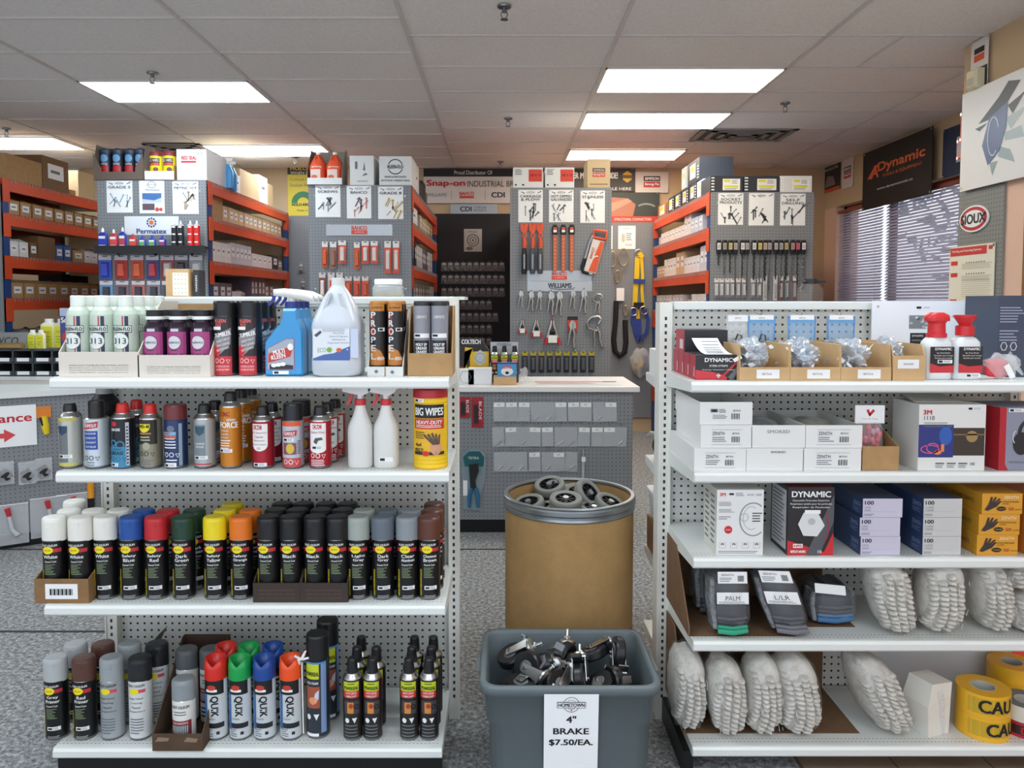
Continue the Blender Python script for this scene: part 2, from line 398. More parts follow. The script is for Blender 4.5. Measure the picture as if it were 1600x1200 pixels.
# vents and sprinklers
def vent(px, py, lab, w_=.85, d_=.5, Y=None):
    Yv = 1.52/((P(px, py, 1).z-CAMZ)); p = P(px, py, Yv)
    t = T('ceiling_vent', lab, 'air vent', (p.x, Yv, CEILZ-.012)); g = M('#9c9a98', .5, .3)
    mb = MB(); mb.box(-w_/2, w_/2, -d_/2, d_/2, 0, .006, M('#55524f', .8)); mb.obj('backing', t)
    mb = MB()
    for k in range(4):
        a, b = w_/2*(1-k*.24), d_/2*(1-k*.24)
        for q in ((-a, a, -b, -b+.035), (-a, a, b-.035, b), (-a, -a+.05, -b, b), (a-.05, a, -b, b)): mb.box(*q, -.006-.004*k, 0-.004*k, g)
    mb.obj('louvres', t)
vent(1160, 209, 'square louvred ceiling vent right of the bluish light panel'); vent(283, 231, 'louvred ceiling vent above the box of wipes at left', .55, .5)
for k, (px, py, lab) in enumerate([(788, 8, 'fire sprinkler nearest the camera at the top centre'), (794, 184, 'middle fire sprinkler in line left of the light panels'), (782, 252, 'small far sprinkler above the dark banner'),
        (1227, 160, 'fire sprinkler right of the warm light panel'), (238, 113, 'sprinkler beside the big bright left panel'), (10, 200, 'sprinkler near the left edge before the far left light'),
        (461, 245, 'sprinkler above the yellow hanging sign'), (1083, 256, 'sprinkler above the black and white spiral boxes')]):
    Yv = 1.52/((P(px, py, 1).z-CAMZ)); p = P(px, py, Yv)
    if k == 0:
        t = T('fire_sprinkler', lab, 'sprinkler', (0, 0, 0), 0, 'ceiling sprinklers')
        mb = MB(); mb.lathe([(.034, -.012), (.036, -.004), (.02, 0)], DSTEEL, 16); mb.obj('escutcheon', t)
        mb = MB(); mb.lathe([(.012, -.035), (.012, -.01)], DSTEEL, 10)
        for s_ in (-1, 1): mb.tube([(s_*.010, 0, -.03), (s_*.018, 0, -.048), (s_*.006, 0, -.068)], .003, DSTEEL, 6)
        mb.obj('frame_arms', t)
        mb = MB(); mb.lathe([(.02, -.073), (.02, -.070)], DSTEEL, 14); mb.obj('deflector', t)
        spr = Proto(t)
    spr.at((p.x, Yv, CEILZ-.001), lab)
# ------------------------------------------------------------------ gondolas (double sided white shelving)
pegW = pegmat('white_pegboard', '#d9d9d2', '#1e1c1a', r=.0042)
pegG = pegmat('grey_pegboard', '#85888c', '#3c3e42', r=.0034)
pegS = pegmat('grey_pegboard_side', '#85888c', '#3c3e42', r=.0034, swap=True)
YF, YK = 2.36, 2.75
ZL = [ZZ(y, YF) for y in (590, 737, 945, 1168)]
ZR = [ZZ(y, YF) for y in (596, 737.5, 871, 1001, 1165.5)]
slotm = M('#2a2a2a', .6)
def shelf(par, x0, x1, z, yf=YF, yb=YK-.012, th=.034, holes=True, name='shelf'):
    mb = MB(); s_ = 1 if yf < yb else -1
    a, b = min(yf, yb), max(yf, yb)
    mb.box(x0, x1, a, b, z-.012, z, SHELFW)
    mb.box(x0, x1, yf-.001 if s_ > 0 else yf-.011, yf+.011 if s_ > 0 else yf+.001, z-th, z+.0005, SHELFW)
    mb.prism([(yf-.001*s_, z-th), (yf-.007*s_, z-th+.006), (yf-.007*s_, z-.010), (yf-.001*s_, z-.003)], x0, x1, SHELFW, 'x')
    for x in (x0-.0015, x1-.0015): mb.prism([(yf+.0005*s_, z-th+.001), (yf+.0005*s_, z-.001), (yb-.001*s_, z-.001), (yb-.001*s_, z-.055)], x, x+.003, SHELFW, 'x')
    if holes:
        hm = M('#6d6d68', .7)
        for yy in (yf+.022*s_, yf+.04*s_, yb-.02*s_, yb-.035*s_):
            n = int((x1-x0)/.0127)
            for i in range(n):
                xx = x0+.006+i*.0127; mb.add([(xx-.0028, yy-.0012, z+.0004), (xx+.0028, yy-.0012, z+.0004), (xx+.0028, yy+.0012, z+.0004), (xx-.0028, yy+.0012, z+.0004)], [(0, 1, 2, 3)], hm)
    return mb.obj(name, par)
def upright(par, x0, x1, z1, y0=YK-.03, y1=YK+.05):
    mb = MB(); mb.box(x0, x1, y0, y1, 0, z1, CREAM)
    xm = (x0+x1)/2; n = int((z1-.1)/.0254)
    for i in range(n):
        z = .08+i*.0254
        mb.add([(xm-.004, y0-.0006, z), (xm+.004, y0-.0006, z), (xm+.004, y0-.0006, z+.012), (xm-.004, y0-.0006, z+.012)], [(0, 1, 2, 3)], slotm)
    mb.box(x0-.001, x0+.004, y0-.004, y0, 0, z1, CREAM); mb.box(x1-.004, x1+.001, y0-.004, y0, 0, z1, CREAM)
    return mb.obj('upright', par)
# left gondola
lx0, lx1 = -1.405, -.193
gl = T('gondola_shelving', 'white pegboard gondola at left holding rows of spray cans', 'shelving', (0, 0, 0))
mb = MB(); mb.box(lx0, lx1, YK, YK+.012, .1, 1.50, pegW); mb.obj('back_panel', gl)
upright(gl, lx0-.03, lx0+.012, 1.53); upright(gl, lx1, lx1+.036, 1.53)
mb = MB(); mb.box(lx0-.06, lx1+.02, YK-.02, YK+.06, 1.498, 1.535, SHELFW); mb.box(lx0-.06, lx1+.0, YK-.026, YK-.02, 1.508, 1.531, SHELFW); mb.obj('top_rail', gl, bevel=.003)
for i, z in enumerate(ZL):
    a = [(-1.394, -.166), (-1.384, -.166), (-1.432, -.180), (-1.42, -.192)][i]
    shelf(gl, a[0], a[1], z)
mb = MB(); mb.box(-1.42, -.192, YF+.02, YF+.035, 0, ZL[3]-.034, BLACK); mb.obj('kick_plate', gl)
for z in (1.47, 1.05, .7, .35): shelf(gl, lx0, lx1+.01, z, YK+.45, YK+.055, holes=False, name='rear_shelf')
# right gondola
rx0, rx1 = .60, 1.82
gr = T('gondola_shelving', 'white pegboard gondola at right holding gloves, masks and safety gear', 'shelving', (0, 0, 0))
mb = MB(); mb.box(rx0, rx1, YK, YK+.012, .1, 1.50, pegW); mb.obj('back_panel', gr)
upright(gr, rx0-.042, rx0, 1.515); upright(gr, rx1-.012, rx1+.02, 1.515)
mb = MB(); mb.box(rx0+.01, rx1+.5, YK-.02, YK+.06, 1.488, 1.518, SHELFW); mb.obj('top_rail', gr, bevel=.003)
for i, z in enumerate(ZR): shelf(gr, [.583, .596, .597, .60, .602][i], 1.86, z)
mb = MB(); mb.box(.58, .61, YF+.02, YK, 0, ZR[4]-.03, BLACK); mb.obj('kick_plate', gr)
for py in (582, 712, 972): shelf(gr, rx0, rx1, ZZ(py, 3.17), 3.19, YK+.055, holes=(py > 900), name='rear_shelf')

# ------------------------------------------------------------------ cans
def can(name, cat, r, h, capc, body, art=None, cap='wide', caph=.055, capr=None, shoulder=True, group=None, nozzle=False):
    """spray can: printed body (part 1) and cap (part 2)"""
    t = T(name, 'x', cat, (0, 0, 0), 0, group)
    mb = MB(); hb = h-caph
    bm = body if not isinstance(body, str) else M(body, .3, .1)
    sh = .018 if shoulder else .004
    prof = [(r*.93, 0, DSTEEL), (r, .004, DSTEEL), (r, .008, bm), (r, hb-sh, bm), (r, hb-sh+.001, STEEL), (r*.97, hb-sh+.005, STEEL), (r*.72, hb-.002, STEEL), (r*.70, hb, STEEL)]
    if not shoulder: prof = [(r*.93, 0, DSTEEL), (r, .004, DSTEEL), (r, .008, bm), (r, hb-.004, bm), (r*.97, hb-.003, STEEL), (r*.9, hb, STEEL)]
    mb.lathe(prof, bm, 24)
    if art: art(cyl(mb, r, lift=.0005), hb-sh)
    mb.obj('printed_body', t)
    mb = MB(); cm = M(capc, .35)
    if cap == 'wide':
        cr = capr or r*1.03
        mb.lathe([(cr, hb-.006), (cr, h-.012), (cr*.96, h-.004), (cr*.85, h), (0.0001, h+.0005)], cm, 24, sy=.9)
        mb.add([(-cr*.3, -cr*.905, h-.03), (cr*.3, -cr*.905, h-.03), (cr*.3, -cr*.905, h-.012), (-cr*.3, -cr*.905, h-.012)], [(0, 1, 2, 3)], cm)
    elif cap == 'small':
        cr = capr or r*.55
        mb.lathe([(cr*1.15, hb-.003), (cr*1.12, hb+.01), (cr, h-.004), (cr*.85, h), (.0001, h)], cm, 18)
    elif cap == 'full':
        cr = capr or r*.98
        mb.lathe([(cr, hb-.004), (cr, h-.006), (cr*.93, h), (.0001, h)], cm, 24)
    elif cap == 'marking':   # inverted marking paint: collar with a V notch and a finger ramp
        n = 24; cr = r*1.02; lo, hi = [], []
        for k in range(n):
            a = 2*pi*k/n; d = abs(((a+pi) % (2*pi))-pi); top = h-(.022*max(0, 1-d/.75)) - .006*(1+cos(a+pi))*0
            lo.append((cr*sin(a), -cr*cos(a), hb-.004)); hi.append((cr*.93*sin(a), -cr*.93*cos(a), top))
        inn = [(p[0]*.84, p[1]*.84, p[2]-.001) for p in hi]; inl = [(p[0]*.7, p[1]*.7, hb+.012) for p in hi]
        mb.loft([lo, [(p[0], p[1], h-.03) for p in lo], hi, inn, inl], cm)
        mb.lathe([(.005, hb+.01), (.005, hb+.024), (.001, hb+.026)], STEEL, 8)
    mb.obj('cap', t)
    return Proto(t)
Wt, Yt = STICK, YEL
def paint_art(name, barcol=M('#c03038', .4)):
    parts = name.split()
    def art(S, hb):
        S.rect(-.031, .036, hb-.034, hb-.022, barcol, 1); S.oval(-.004, hb-.027, .017, .012, YEL, 2)
        S.text('HIGH PERF', -.004, hb-.027, .0035, INK, 3, w=.02)
        S.text('RUST-OLEUM', 0, hb-.012, .007, WHITE, 2, w=.048, bold=.02)
        z = hb-.048
        for p in parts: S.text(p, .003 if len(parts) < 2 else .006, z, .0105 if len(p) < 8 else .009, WHITE, 2, w=min(.042, .0085*len(p)), bold=.02); z -= .013
        S.text('Enamel Coat', .004, z-.002, .006, WHITE, 2, w=.034, bold=.01)
        S.lines(-.014, .02, z-.045, z-.01, 7, M('#8a9a72', .6), 2, .5)
        S.text('HIGH PERFORMANCE', -.025, .056, .0065, YEL, 2, w=.085, rot=pi/2, bold=.02)
        S.rect(-.012, .028, .034, .046, STICK, 2); S.rect(-.009, .004, .037, .043, INK, 3)
        S.lines(.006, .025, .035, .044, 2, GREYINK, 3)
        S.lines(-.012, .024, .008, .016, 2, M('#b9b9b9', .5), 2, .1)
    return art
BODY = M('#131315', .28)
def paint(name, capc): return can('paint_can', 'spray paint can', .0355, .262, capc, BODY, paint_art(name), caph=.068, shoulder=False)
PX = lambda px, Y, z: Vector((P(px, 470+(CAMZ-z)*F/Y, Y).x, Y, z))
L3 = [('White', '#ece9df', 168), ('Safety Blue', '#1c4f9c', 208), ('Safety Red', '#c4262c', 247), ('Dark Green', '#163d2b', 289), ('Safety Yellow', '#f2d81c', 338), ('Safety Orange', '#e8761e', 379),
      ('Light Gray', '#a3aaa2', 561), ('Dark Gray', '#656f78', 599), ('Clear Aluminum', '#8c9398', 637), ('Chestnut Brown', '#5e3526', 671)]
z3 = ZL[2]+.0006; YA, YS = 2.43, .079
pw = None
G3 = 'enamel spray paint cans on the third shelf'
for nm, capc, px in L3:
    pr = paint(nm, capc)
    if nm == 'White': pw = pr
    lab = {'Light Gray': 'pale grey', 'Dark Gray': 'slate grey', 'Clear Aluminum': 'aluminium grey', 'Chestnut Brown': 'chestnut brown', 'Safety Blue': 'blue', 'Safety Red': 'red', 'Dark Green': 'dark green', 'Safety Yellow': 'yellow', 'Safety Orange': 'orange', 'White': 'white'}[nm]
    p = PX(px, YA, z3)
    extra = ', near the carton' if nm == 'White' else ''
    pr.at(p, 'front paint can with %s cap on the third shelf%s' % (lab, extra), 0, G3)
    pr.at(p+Vector((.004, YS, 0)), 'second-row paint can with %s cap on third shelf%s' % (lab, extra), .3, G3)
    if nm in ('Chestnut Brown', 'Safety Yellow'):
        pr.at(p+Vector((0.002, 2*YS+.003, .0)), 'rearmost paint can with %s cap on the third shelf' % lab, .5, G3)
# cartons on the third shelf
def tray(name, label, w_, d_, h_, hb, mat, cat='carton', inner=None, art=None, group=None, lab=None, sl=None):
    """open display tray: low front, sides sloping up to a higher back"""
    t = T(name, label, cat, (0, 0, 0), 0, group); DEP[t.name] = d_; th = .003; inn = inner or CARD
    sl = sl or .35
    mb = MB(); mb.box(-w_/2, w_/2, -d_/2, d_/2, 0, th, mat); mb.obj('tray_floor', t)
    mb = MB(); mb.box(-w_/2, w_/2, -d_/2, -d_/2+th, th, h_, mat, {'back': inn})
    if art: art(flat(mb, -d_/2, .0006), w_, h_)
    mb.obj('front_panel', t)
    mb = MB(); mb.box(-w_/2, w_/2, d_/2-th, d_/2, th, hb, mat, {'front': inn}); mb.obj('back_panel', t)
    for s_ in (-1, 1):
        x = s_*(w_/2-th/2)
        mb = MB(); mb.prism([(-d_/2+th, th), (d_/2-th, th), (d_/2-th, hb), (-d_/2+th+d_*sl, hb), (-d_/2+th, h_)], x-th/2, x+th/2, mat, 'x'); mb.obj('side_panel', t)
    return t
def lab_art(dx=0, w=.6, h=.62, torn=False):
    def a(S, w_, h_):
        S.rect(-w_*w/2+dx, w_*w/2+dx, h_*.18, h_*(.18+h), STICK, 1)
        for i in range(18): S.rect(-w_*w*.36+dx+i*w_*w*.04, -w_*w*.36+dx+i*w_*w*.04+w_*w*.02*(1+(i % 3 == 0)), h_*.34, h_*.6, INK, 2)
    return a
def put(t, px, Y, z, rz=0):
    yf = Y-DEP.get(t.name, 0)/2; p = PX(px, yf, z); t.location = (p.x, Y, z); t.rotation_euler = (0, 0, rz); return t
DEP = {}
c = put(tray('display_carton', 'kraft carton with barcode label holding four white-capped paint cans', .170, .165, .078, .10, CARDD, inner=CARD, art=lab_art()), 97, 2.452, z3)
for k, (dx, dy, l) in enumerate([(-.041, -.04, 'front left white-capped can in the kraft carton at shelf end'), (.041, -.04, 'front right white-capped can in the kraft carton at shelf end'),
                                 (-.04, .041, 'back left white-capped can in the kraft carton at shelf end'), (.041, .041, 'back right white-capped can in the kraft carton at shelf end')]):
    pw.at(c.location+Vector((dx, dy, .0035)), l, 0, G3)
pw.at(PX(120, 2.625, z3), 'white-capped paint can behind the kraft carton at the shelf end', 0, G3)
def txt_art(m, lines):
    def a(S, w_, h_):
        for i, (t_, f, v) in enumerate(lines): S.text(t_, 0, h_*v, h_*f, m, 1, w=w_*.74)
    return a
pb = paint('Black', '#17171a')
dm = M('#3a2f29', .8)
for j, (px, l) in enumerate(((434.5, 'left'), (508.5, 'right'))):
    c = put(tray('display_carton', '%s of the two dark cartons of black-capped paint cans' % l, .149, .245, .062, .19, dm, inner=CARDD,
                 art=txt_art(M('#6a4f44', .8), [('RUST-OLEUM HIGH PERFORMANCE', .1, .62), ('PAINT SPRAY ENAMEL CARTON', .1, .42), ('KEEP FROM HEAT AND FLAME', .1, .22)]), sl=.86), px-2, 2.50, z3)
    for q in range(6):
        dx, dy = (-.0358, .0358)[q % 2], -.0805+.0795*(q//2)
        pb.at(c.location+Vector((dx, dy, .0035)), 'black-capped paint can, %s %s of the %s dark carton' % (['front', 'middle', 'back'][q//2], ['left', 'right'][q % 2], l), .1*q-.1, G3)

# ---- fourth shelf (lowest)
z4 = ZL[3]+.0006; YA4 = 2.43
G4 = 'spray cans on the lowest shelf'
a1 = paint('Gray Primer', '#b4b8b8'); a2 = paint('Red Primer', '#5a3a30')
def hh(S, hb):
    S.text('RUST-OLEUM', 0, hb-.010, .008, INK, 2, w=.054, bold=.02); S.rect(-.006, .03, hb-.033, hb-.022, M('#d05060', .4), 1); S.oval(-.006, hb-.028, .016, .010, YEL, 2)
    for i, q in enumerate(('High Heat', 'Coating', 'Haute', 'Temperature')): S.text(q, 0, hb-.052-.014*i, .0075, M('#3e434a', .5), 2, w=.0045*len(q)+.006)
    S.lines(-.02, .024, .02, hb-.115, 6, GREYINK, 2, .4)
a3 = can('paint_can', 'spray paint can', .0358, .262, '#9ba0a2', M('#a9aeb0', .3, .3), hh, caph=.068, shoulder=False)
a4 = can('paint_can', 'spray paint can', .0358, .262, '#222326', M('#d4d6d4', .35), hh, caph=.068, shoulder=False)
for pr, px, l in ((a1, 91, 'grey-capped grey primer'), (a2, 135, 'brown-capped red primer'), (a3, 178, 'silver high heat'), (a4, 222, 'black-capped white high heat')):
    p = PX(px, YA4, z4); pr.at(p, 'front %s spray can on the lowest shelf' % l, 0, G4)
    pr.at(p+Vector((.01, .10, 0)), 'second-row %s spray can on the lowest shelf' % l, .2, G4)
c = put(tray('display_carton', 'torn dark brown carton with raised back holding three grey-capped cans', .158, .26, .055, .26, M('#54402f', .85, vary=(.2, 12)), inner=M('#3f2a1f', .85), sl=.9,
             art=lambda S, w_, h_: (S.poly([(-.07, .03), (-.03, .032), (-.025, .042), (-.06, .045)], M('#8f7763', .9)), S.poly([(.02, .03), (.06, .028), (.065, .04), (.03, .044)], M('#8f7763', .9)))), 278, 2.47, z4)
def galv(S, hb):
    S.rect(-.036, .036, hb-.11, hb-.06, M('#8a2a30', .4), 1); S.rect(-.028, .028, hb-.10, hb-.075, M('#5a5f63', .4), 2)
    for i in range(9): S.rect(-.027+i*.006, -.0245+i*.006, hb-.10, hb-.075, M('#c9cdd0', .3), 3)
    S.text('RUST-OLEUM', 0, hb-.016, .009, INK, 2, w=.058, bold=.02); S.lines(-.02, .02, hb-.045, hb-.028, 2, GREYINK, 2, .1); S.text('GALVANIZING', 0, hb-.067, .007, WHITE, 3, w=.05)
    S.lines(-.026, .026, .02, hb-.12, 3, INK, 2, .1)
gv = can('paint_can', 'spray paint can', .0355, .205, '#8d9497', M('#e6e4de', .4), galv, caph=.06, shoulder=False)
gd = can('paint_can', 'spray paint can', .0355, .245, '#55585a', M('#cfcdc6', .4), galv, caph=.06, shoulder=False)
gv.at(c.location+Vector((.0, -.075, .0035)), 'short grey-capped galvanizing can in front of the torn brown carton', 0, G4)
gd.at(c.location+Vector((-.04, .05, .0035)), 'dark grey-capped can at back left of the torn brown carton', 0, G4)
gd.at(c.location+Vector((.04, .05, .0035)), 'dark grey-capped can at back right of the torn brown carton', 0, G4)
def quik(S, hb):
    S.rect(-.036, .036, hb-.045, hb, M('#1a1a1d', .4), 1); S.oval(-.004, hb-.022, .014, .009, M('#c43c2c', .4), 2); S.rect(-.022, .014, hb-.036, hb-.028, STICK, 2)
    S.rect(-.034, -.02, hb-.16, hb-.045, M('#2f6aa8', .4), 1)
    S.text('QUIK', .004, hb-.083, .026, INK, 2, w=.066, rot=-pi/2, bold=.03); S.text('MARK', -.004, hb-.124, .006, GREYINK, 2, w=.025)
    S.rect(-.036, .036, hb-.155, hb-.138, M('#222225', .4), 1); S.lines(-.025, .0, .012, .04, 4, GREYINK, 2, .4); S.rect(.01, .02, .02, .03, DARK, 2)
mk = {}
for nm, colr, px in (('red', '#d8291c', 340), ('green', '#12a04c', 377), ('blue', '#1e4896', 415), ('orange', '#f2541b', 456)):
    pr = can('marking_paint_can', 'spray paint can', .0352, .262, colr, M('#cdd2d4', .35), quik, cap='marking', caph=.062, shoulder=False)
    p = PX(px, YA4, z4); pr.at(p, 'front marking spray can with bright %s open cap on the lowest shelf' % nm, 0, G4)
    if nm != 'orange': pr.at(p+Vector((.002, .085, 0)), 'rear marking spray can with %s open cap on the lowest shelf' % nm, .4, G4)
def foam(S, hb):
    S.rect(-.037, .037, hb-.006, hb, M('#4a90c8', .4), 1); S.rect(-.036, .012, hb-.055, hb-.006, M('#c9d42a', .4), 1); S.text('POWERSEAL', -.01, hb-.038, .013, INK, 2, w=.043, bold=.02)
    S.text('POLY FOAM', -.01, hb-.068, .008, WHITE, 2, w=.038, bold=.02)
    S.rect(-.034, .014, hb-.15, hb-.08, M('#a8543a', .5), 1); S.poly([(-.01, hb-.14), (.01, hb-.12), (.012, hb-.09), (0, hb-.1)], M('#c9d3e4', .5), 2); S.oval(-.008, hb-.125, .014, .012, M('#e89a6c', .5), 2)
    S.rect(.018, .037, .02, hb-.006, M('#7f9ac4', .5), 1); S.poly([(-.006, hb-.170), (.012, hb-.170), (.003, hb-.19)], STICK, 2); S.oval(-.024, hb-.18, .008, .009, STICK, 2)
    S.rect(-.034, .01, .01, .02, STICK, 2)
fo = can('foam_can', 'spray foam can', .0372, .335, '#1b1b1e', M('#2b323c', .4), foam, cap='full', caph=.078, capr=.0365, shoulder=False)
p = PX(498, 2.44, z4)
o = fo.at(p, 'tall black-capped insulating foam can with white straw nozzle', 0, G4)
fo.at(p+Vector((.008, .11, .0)), 'second tall black-capped foam can, standing behind the first', .6, G4)
mb = MB(); mb.tube([(-.050, -.03, .245), (-.052, -.035, .262), (-.04, -.036, .268), (-.034, -.034, .282), (-.03, -.03, .29)], [.003, .006, .006, .004, .003], WHITE, 8); mb.tube([(-.066, -.03, .272), (-.04, -.036, .264), (-.02, -.034, .268)], .004, WHITE, 8)
mb.tube([(-.044, -.02, .012), (-.045, -.024, .25)], .0025, WHITE, 6); mb.obj('straw_nozzle', o)
def pseal(S, hb):
    S.rect(-.028, .026, hb-.034, hb-.004, M('#c9d42a', .4), 1); S.text('POWERSEAL', 0, hb-.024, .011, INK, 2, w=.046, bold=.02); S.lines(-.012, .012, hb-.014, hb-.007, 1, INK, 2, 0)
    S.rect(-.028, .026, hb-.056, hb-.034, M('#d23a34', .4), 1); S.text('ANTI-SEIZE', .0, hb-.040, .006, WHITE, 2, w=.036, bold=.01); S.text('LUBRICANT', .0, hb-.050, .006, WHITE, 2, w=.036, bold=.01)
    S.rect(-.024, .028, hb-.108, hb-.066, M('#4a4346', .5), 1); S.rect(-.012, .008, hb-.106, hb-.070, M('#d88a3a', .5), 2); S.oval(0, hb-.082, .007, .008, M('#a5402c', .5), 3); S.ring(.017, hb-.085, .008, .008, .003, BLACK, 3)
    S.oval(-.013, hb-.13, .0075, .008, STICK, 2); S.poly([(.003, hb-.122), (.019, hb-.122), (.011, hb-.139)], STICK, 2); S.lines(-.022, .022, .01, hb-.142, 4, GREYINK, 2, .1)
ps = can('lubricant_can', 'spray can', .0308, .26, '#1d1d20', M('#2a2522', .35), pseal, cap='small', caph=.045, capr=.0155)
k = 0
for gi, (pxs, side) in enumerate((((552, 583), 'left'), ((640, 671), 'right'))):
    for ci, px in enumerate(pxs):
        p = PX(px, 2.425, z4)
        for r_ in range(3):
            if gi == 0 and ci == 1 and r_ == 2: continue
            ps.at(p+Vector((.0, .0785*r_, 0)), 'black-capped yellow and red label lubricant can, %s cluster, %s column, %s row' % (side, ('left', 'right')[ci], ('front', 'middle', 'back')[r_]), 0, G4)
# clear bag lying behind the primer cans
mb = MB(); rnd = random.Random(3); mb.ball((0, 0, .10), (.07, .018, .09), FILM2, 14, 9, lambda p: 1+.25*sin(7*p.x+5*p.z)*cos(6*p.y+9*p.z)); mb.prism([(.03, .15), (.09, .22), (.12, .25), (.09, .19), (.06, .14)], -.004, .004, M('#4f4a34', .6), 'y')
o = mb.obj('crumpled_bag', None, PX(212, 2.69, z4), 'crumpled clear plastic bag behind the cans on the lowest shelf', 'plastic bag')

# ---- second shelf: assorted cans
z2 = ZL[1]+.0006; Y2 = 2.43; G2 = 'spray cans on the second shelf'
S_ = 2.43/F
def A(fn): return fn
def stk(S, v=.02, u0=-.022, u1=.02): S.rect(u0, u1, v, v+.011, STICK, 3); S.rect(u0+.003, u0+.015, v+.002, v+.009, INK, 4); S.lines(u0+.018, u1-.002, v+.002, v+.009, 2, GREYINK, 4)
def haz(S, v, c=STICK):
    S.ring(-.017, v, .007, .008, .0022, c, 2, n=8); S.ring(0, v, .0075, .008, .0022, c, 2, n=8); S.ring(.018, v-.001, .008, .009, .0025, c, 2, n=3, a0=-pi/2, a1=3*pi/2)
def art_silver(S, hb):
    S.rect(-.033, .033, hb-.01, hb, M('#c8bd5a', .4), 1); S.rect(-.026, .008, .02, hb-.03, M('#6f7372', .4), 1); S.poly([(-.026, hb-.025), (.008, hb-.025), (.006, hb-.045), (-.009, hb-.055), (-.024, hb-.045)], M('#26405e', .4), 2)
    stk(S, .034); S.rect(-.033, .033, .008, .018, M('#c8bd5a', .4), 1)
def art_gum1(S, hb):
    S.poly([(-.026, hb-.032), (.02, hb-.026), (.022, hb-.006), (-.022, hb-.012)], M('#c23a44', .4), 2); S.text('GUMOUT', -.002, hb-.019, .010, WHITE, 3, w=.038, bold=.02)
    S.rect(-.024, .02, hb-.095, hb-.036, M('#24489c', .4), 1)
    for i in range(4): S.text(('ENGINE', 'DEGREASER', 'DEGRAISSANT', 'MOTEUR')[i], -.002, hb-.044-.014*i, .006, WHITE, 2, w=.034)
    haz(S, .035, INK); S.lines(-.016, .012, .008, .024, 2, GREYINK, 2)
def art_3in1(S, hb):
    S.rect(-.034, .034, .004, .07, M('#3b88ae', .4), 1); S.oval(-.012, hb-.014, .009, .008, RED, 2); S.text('3-IN-ONE', -.008, hb-.032, .009, WHITE, 2, w=.030, bold=.02)
    S.ring(-.016, .082, .011, .011, .004, M('#3b88ae', .4), 2); S.ring(.006, .076, .013, .013, .004, M('#3b88ae', .4), 2)
    S.text('LITHIUM', -.006, .062, .007, INK, 2, w=.03); S.text('GREASE', -.006, .05, .011, INK, 2, w=.042, bold=.02); haz(S, .032, M('#2a5f80', .5)); stk(S, .008, -.026, .0)
    S.rect(.022, .033, .01, hb-.01, M('#c9cdd2', .5), 1); S.lines(.024, .032, .012, hb-.02, 12, INK, 2)
def art_wd(S, hb):
    S.rect(-.034, .034, .078, hb, M('#26231d', .4), 1); S.oval(-.006, hb-.019, .019, .02, YEL, 2); S.rect(-.026, .014, hb-.012, hb+.001, M('#26231d', .4), 3); S.text('WD-40', -.006, hb-.020, .010, INK, 4, w=.034, bold=.03)
    S.rect(-.022, .015, hb-.045, hb-.040, M('#b07a4a', .5), 2); S.lines(-.02, .012, hb-.068, hb-.05, 2, M('#c9c2a2', .5), 2); S.oval(0, .072, .012, .012, M('#a8a48c', .4), 2); haz(S, .048, M('#3a372c', .5)); S.lines(-.022, .022, .01, .03, 3, GREYINK, 2)
def art_rust(S, hb):
    S.oval(-.002, hb-.026, .012, .010, M('#6e7686', .4), 2); S.rect(-.028, .014, hb-.058, hb-.036, M('#7fb4d0', .4), 1); S.text('RUST', -.012, hb-.041, .008, M('#c8332a', .5), 2, w=.02, bold=.03); S.text('DESTROYER', -.007, hb-.052, .010, M('#e04a2a', .5), 3, w=.042, bold=.03)
    S.lines(-.026, .014, .062, .1, 4, WHITE, 2, .1); haz(S, .045); S.lines(-.02, .016, .012, .032, 2, WHITE, 2, .1); stk(S, .006, -.026, .014); S.rect(.022, .033, .01, hb-.01, M('#8ea4aa', .5), 1)
def art_sil2(S, hb):
    S.rect(-.022, .014, .038, hb-.015, M('#7c868c', .4), 1); S.poly([(-.02, hb-.02), (.012, hb-.02), (.010, hb-.04), (-.004, hb-.05), (-.018, hb-.04)], M('#2d5360', .4), 2); S.text('ADHESIVE', -.004, hb-.075, .006, WHITE, 2, w=.03)
    S.text('REMOVER', -.004, hb-.085, .006, WHITE, 2, w=.026); stk(S, .03); S.rect(-.032, .032, .012, .016, RED, 1)
def art_force(S, hb):
    S.text('CRC', -.008, hb-.02, .013, M('#9c2a22', .4), 2, w=.034, bold=.04); S.text('HYDRO', .012, hb-.038, .008, WHITE, 2, w=.026, bold=.02); S.text('FORCE', .004, hb-.054, .018, WHITE, 2, w=.058, bold=.03)
    for i in range(3): S.text(('STAINLESS', 'CLEANER', 'NETTOYANT')[i], -.01, hb-.072-.011*i, .006, WHITE, 2, w=.028)
    S.lines(-.026, .012, hb-.14, hb-.1, 5, WHITE, 2, .5); stk(S, .052, -.03, .014)
def art_elec(S, hb):
    S.rect(-.027, .024, .076, hb-.006, WHITE, 1); S.oval(-.0015, .076, .0255, .02, WHITE, 1); S.rect(-.022, .006, hb-.024, hb-.010, RED, 2); S.text('CRC', -.008, hb-.017, .009, WHITE, 3, w=.022, bold=.03)
    for i, q in enumerate(('QD Electronic', 'Cleaner', 'Nettoyant', 'Electronique', 'QD')): S.text(q, -.004, hb-.034-.0125*i, .0075, M('#a02a30', .5), 2, w=.0034*len(q)+.006)
    stk(S, .008)
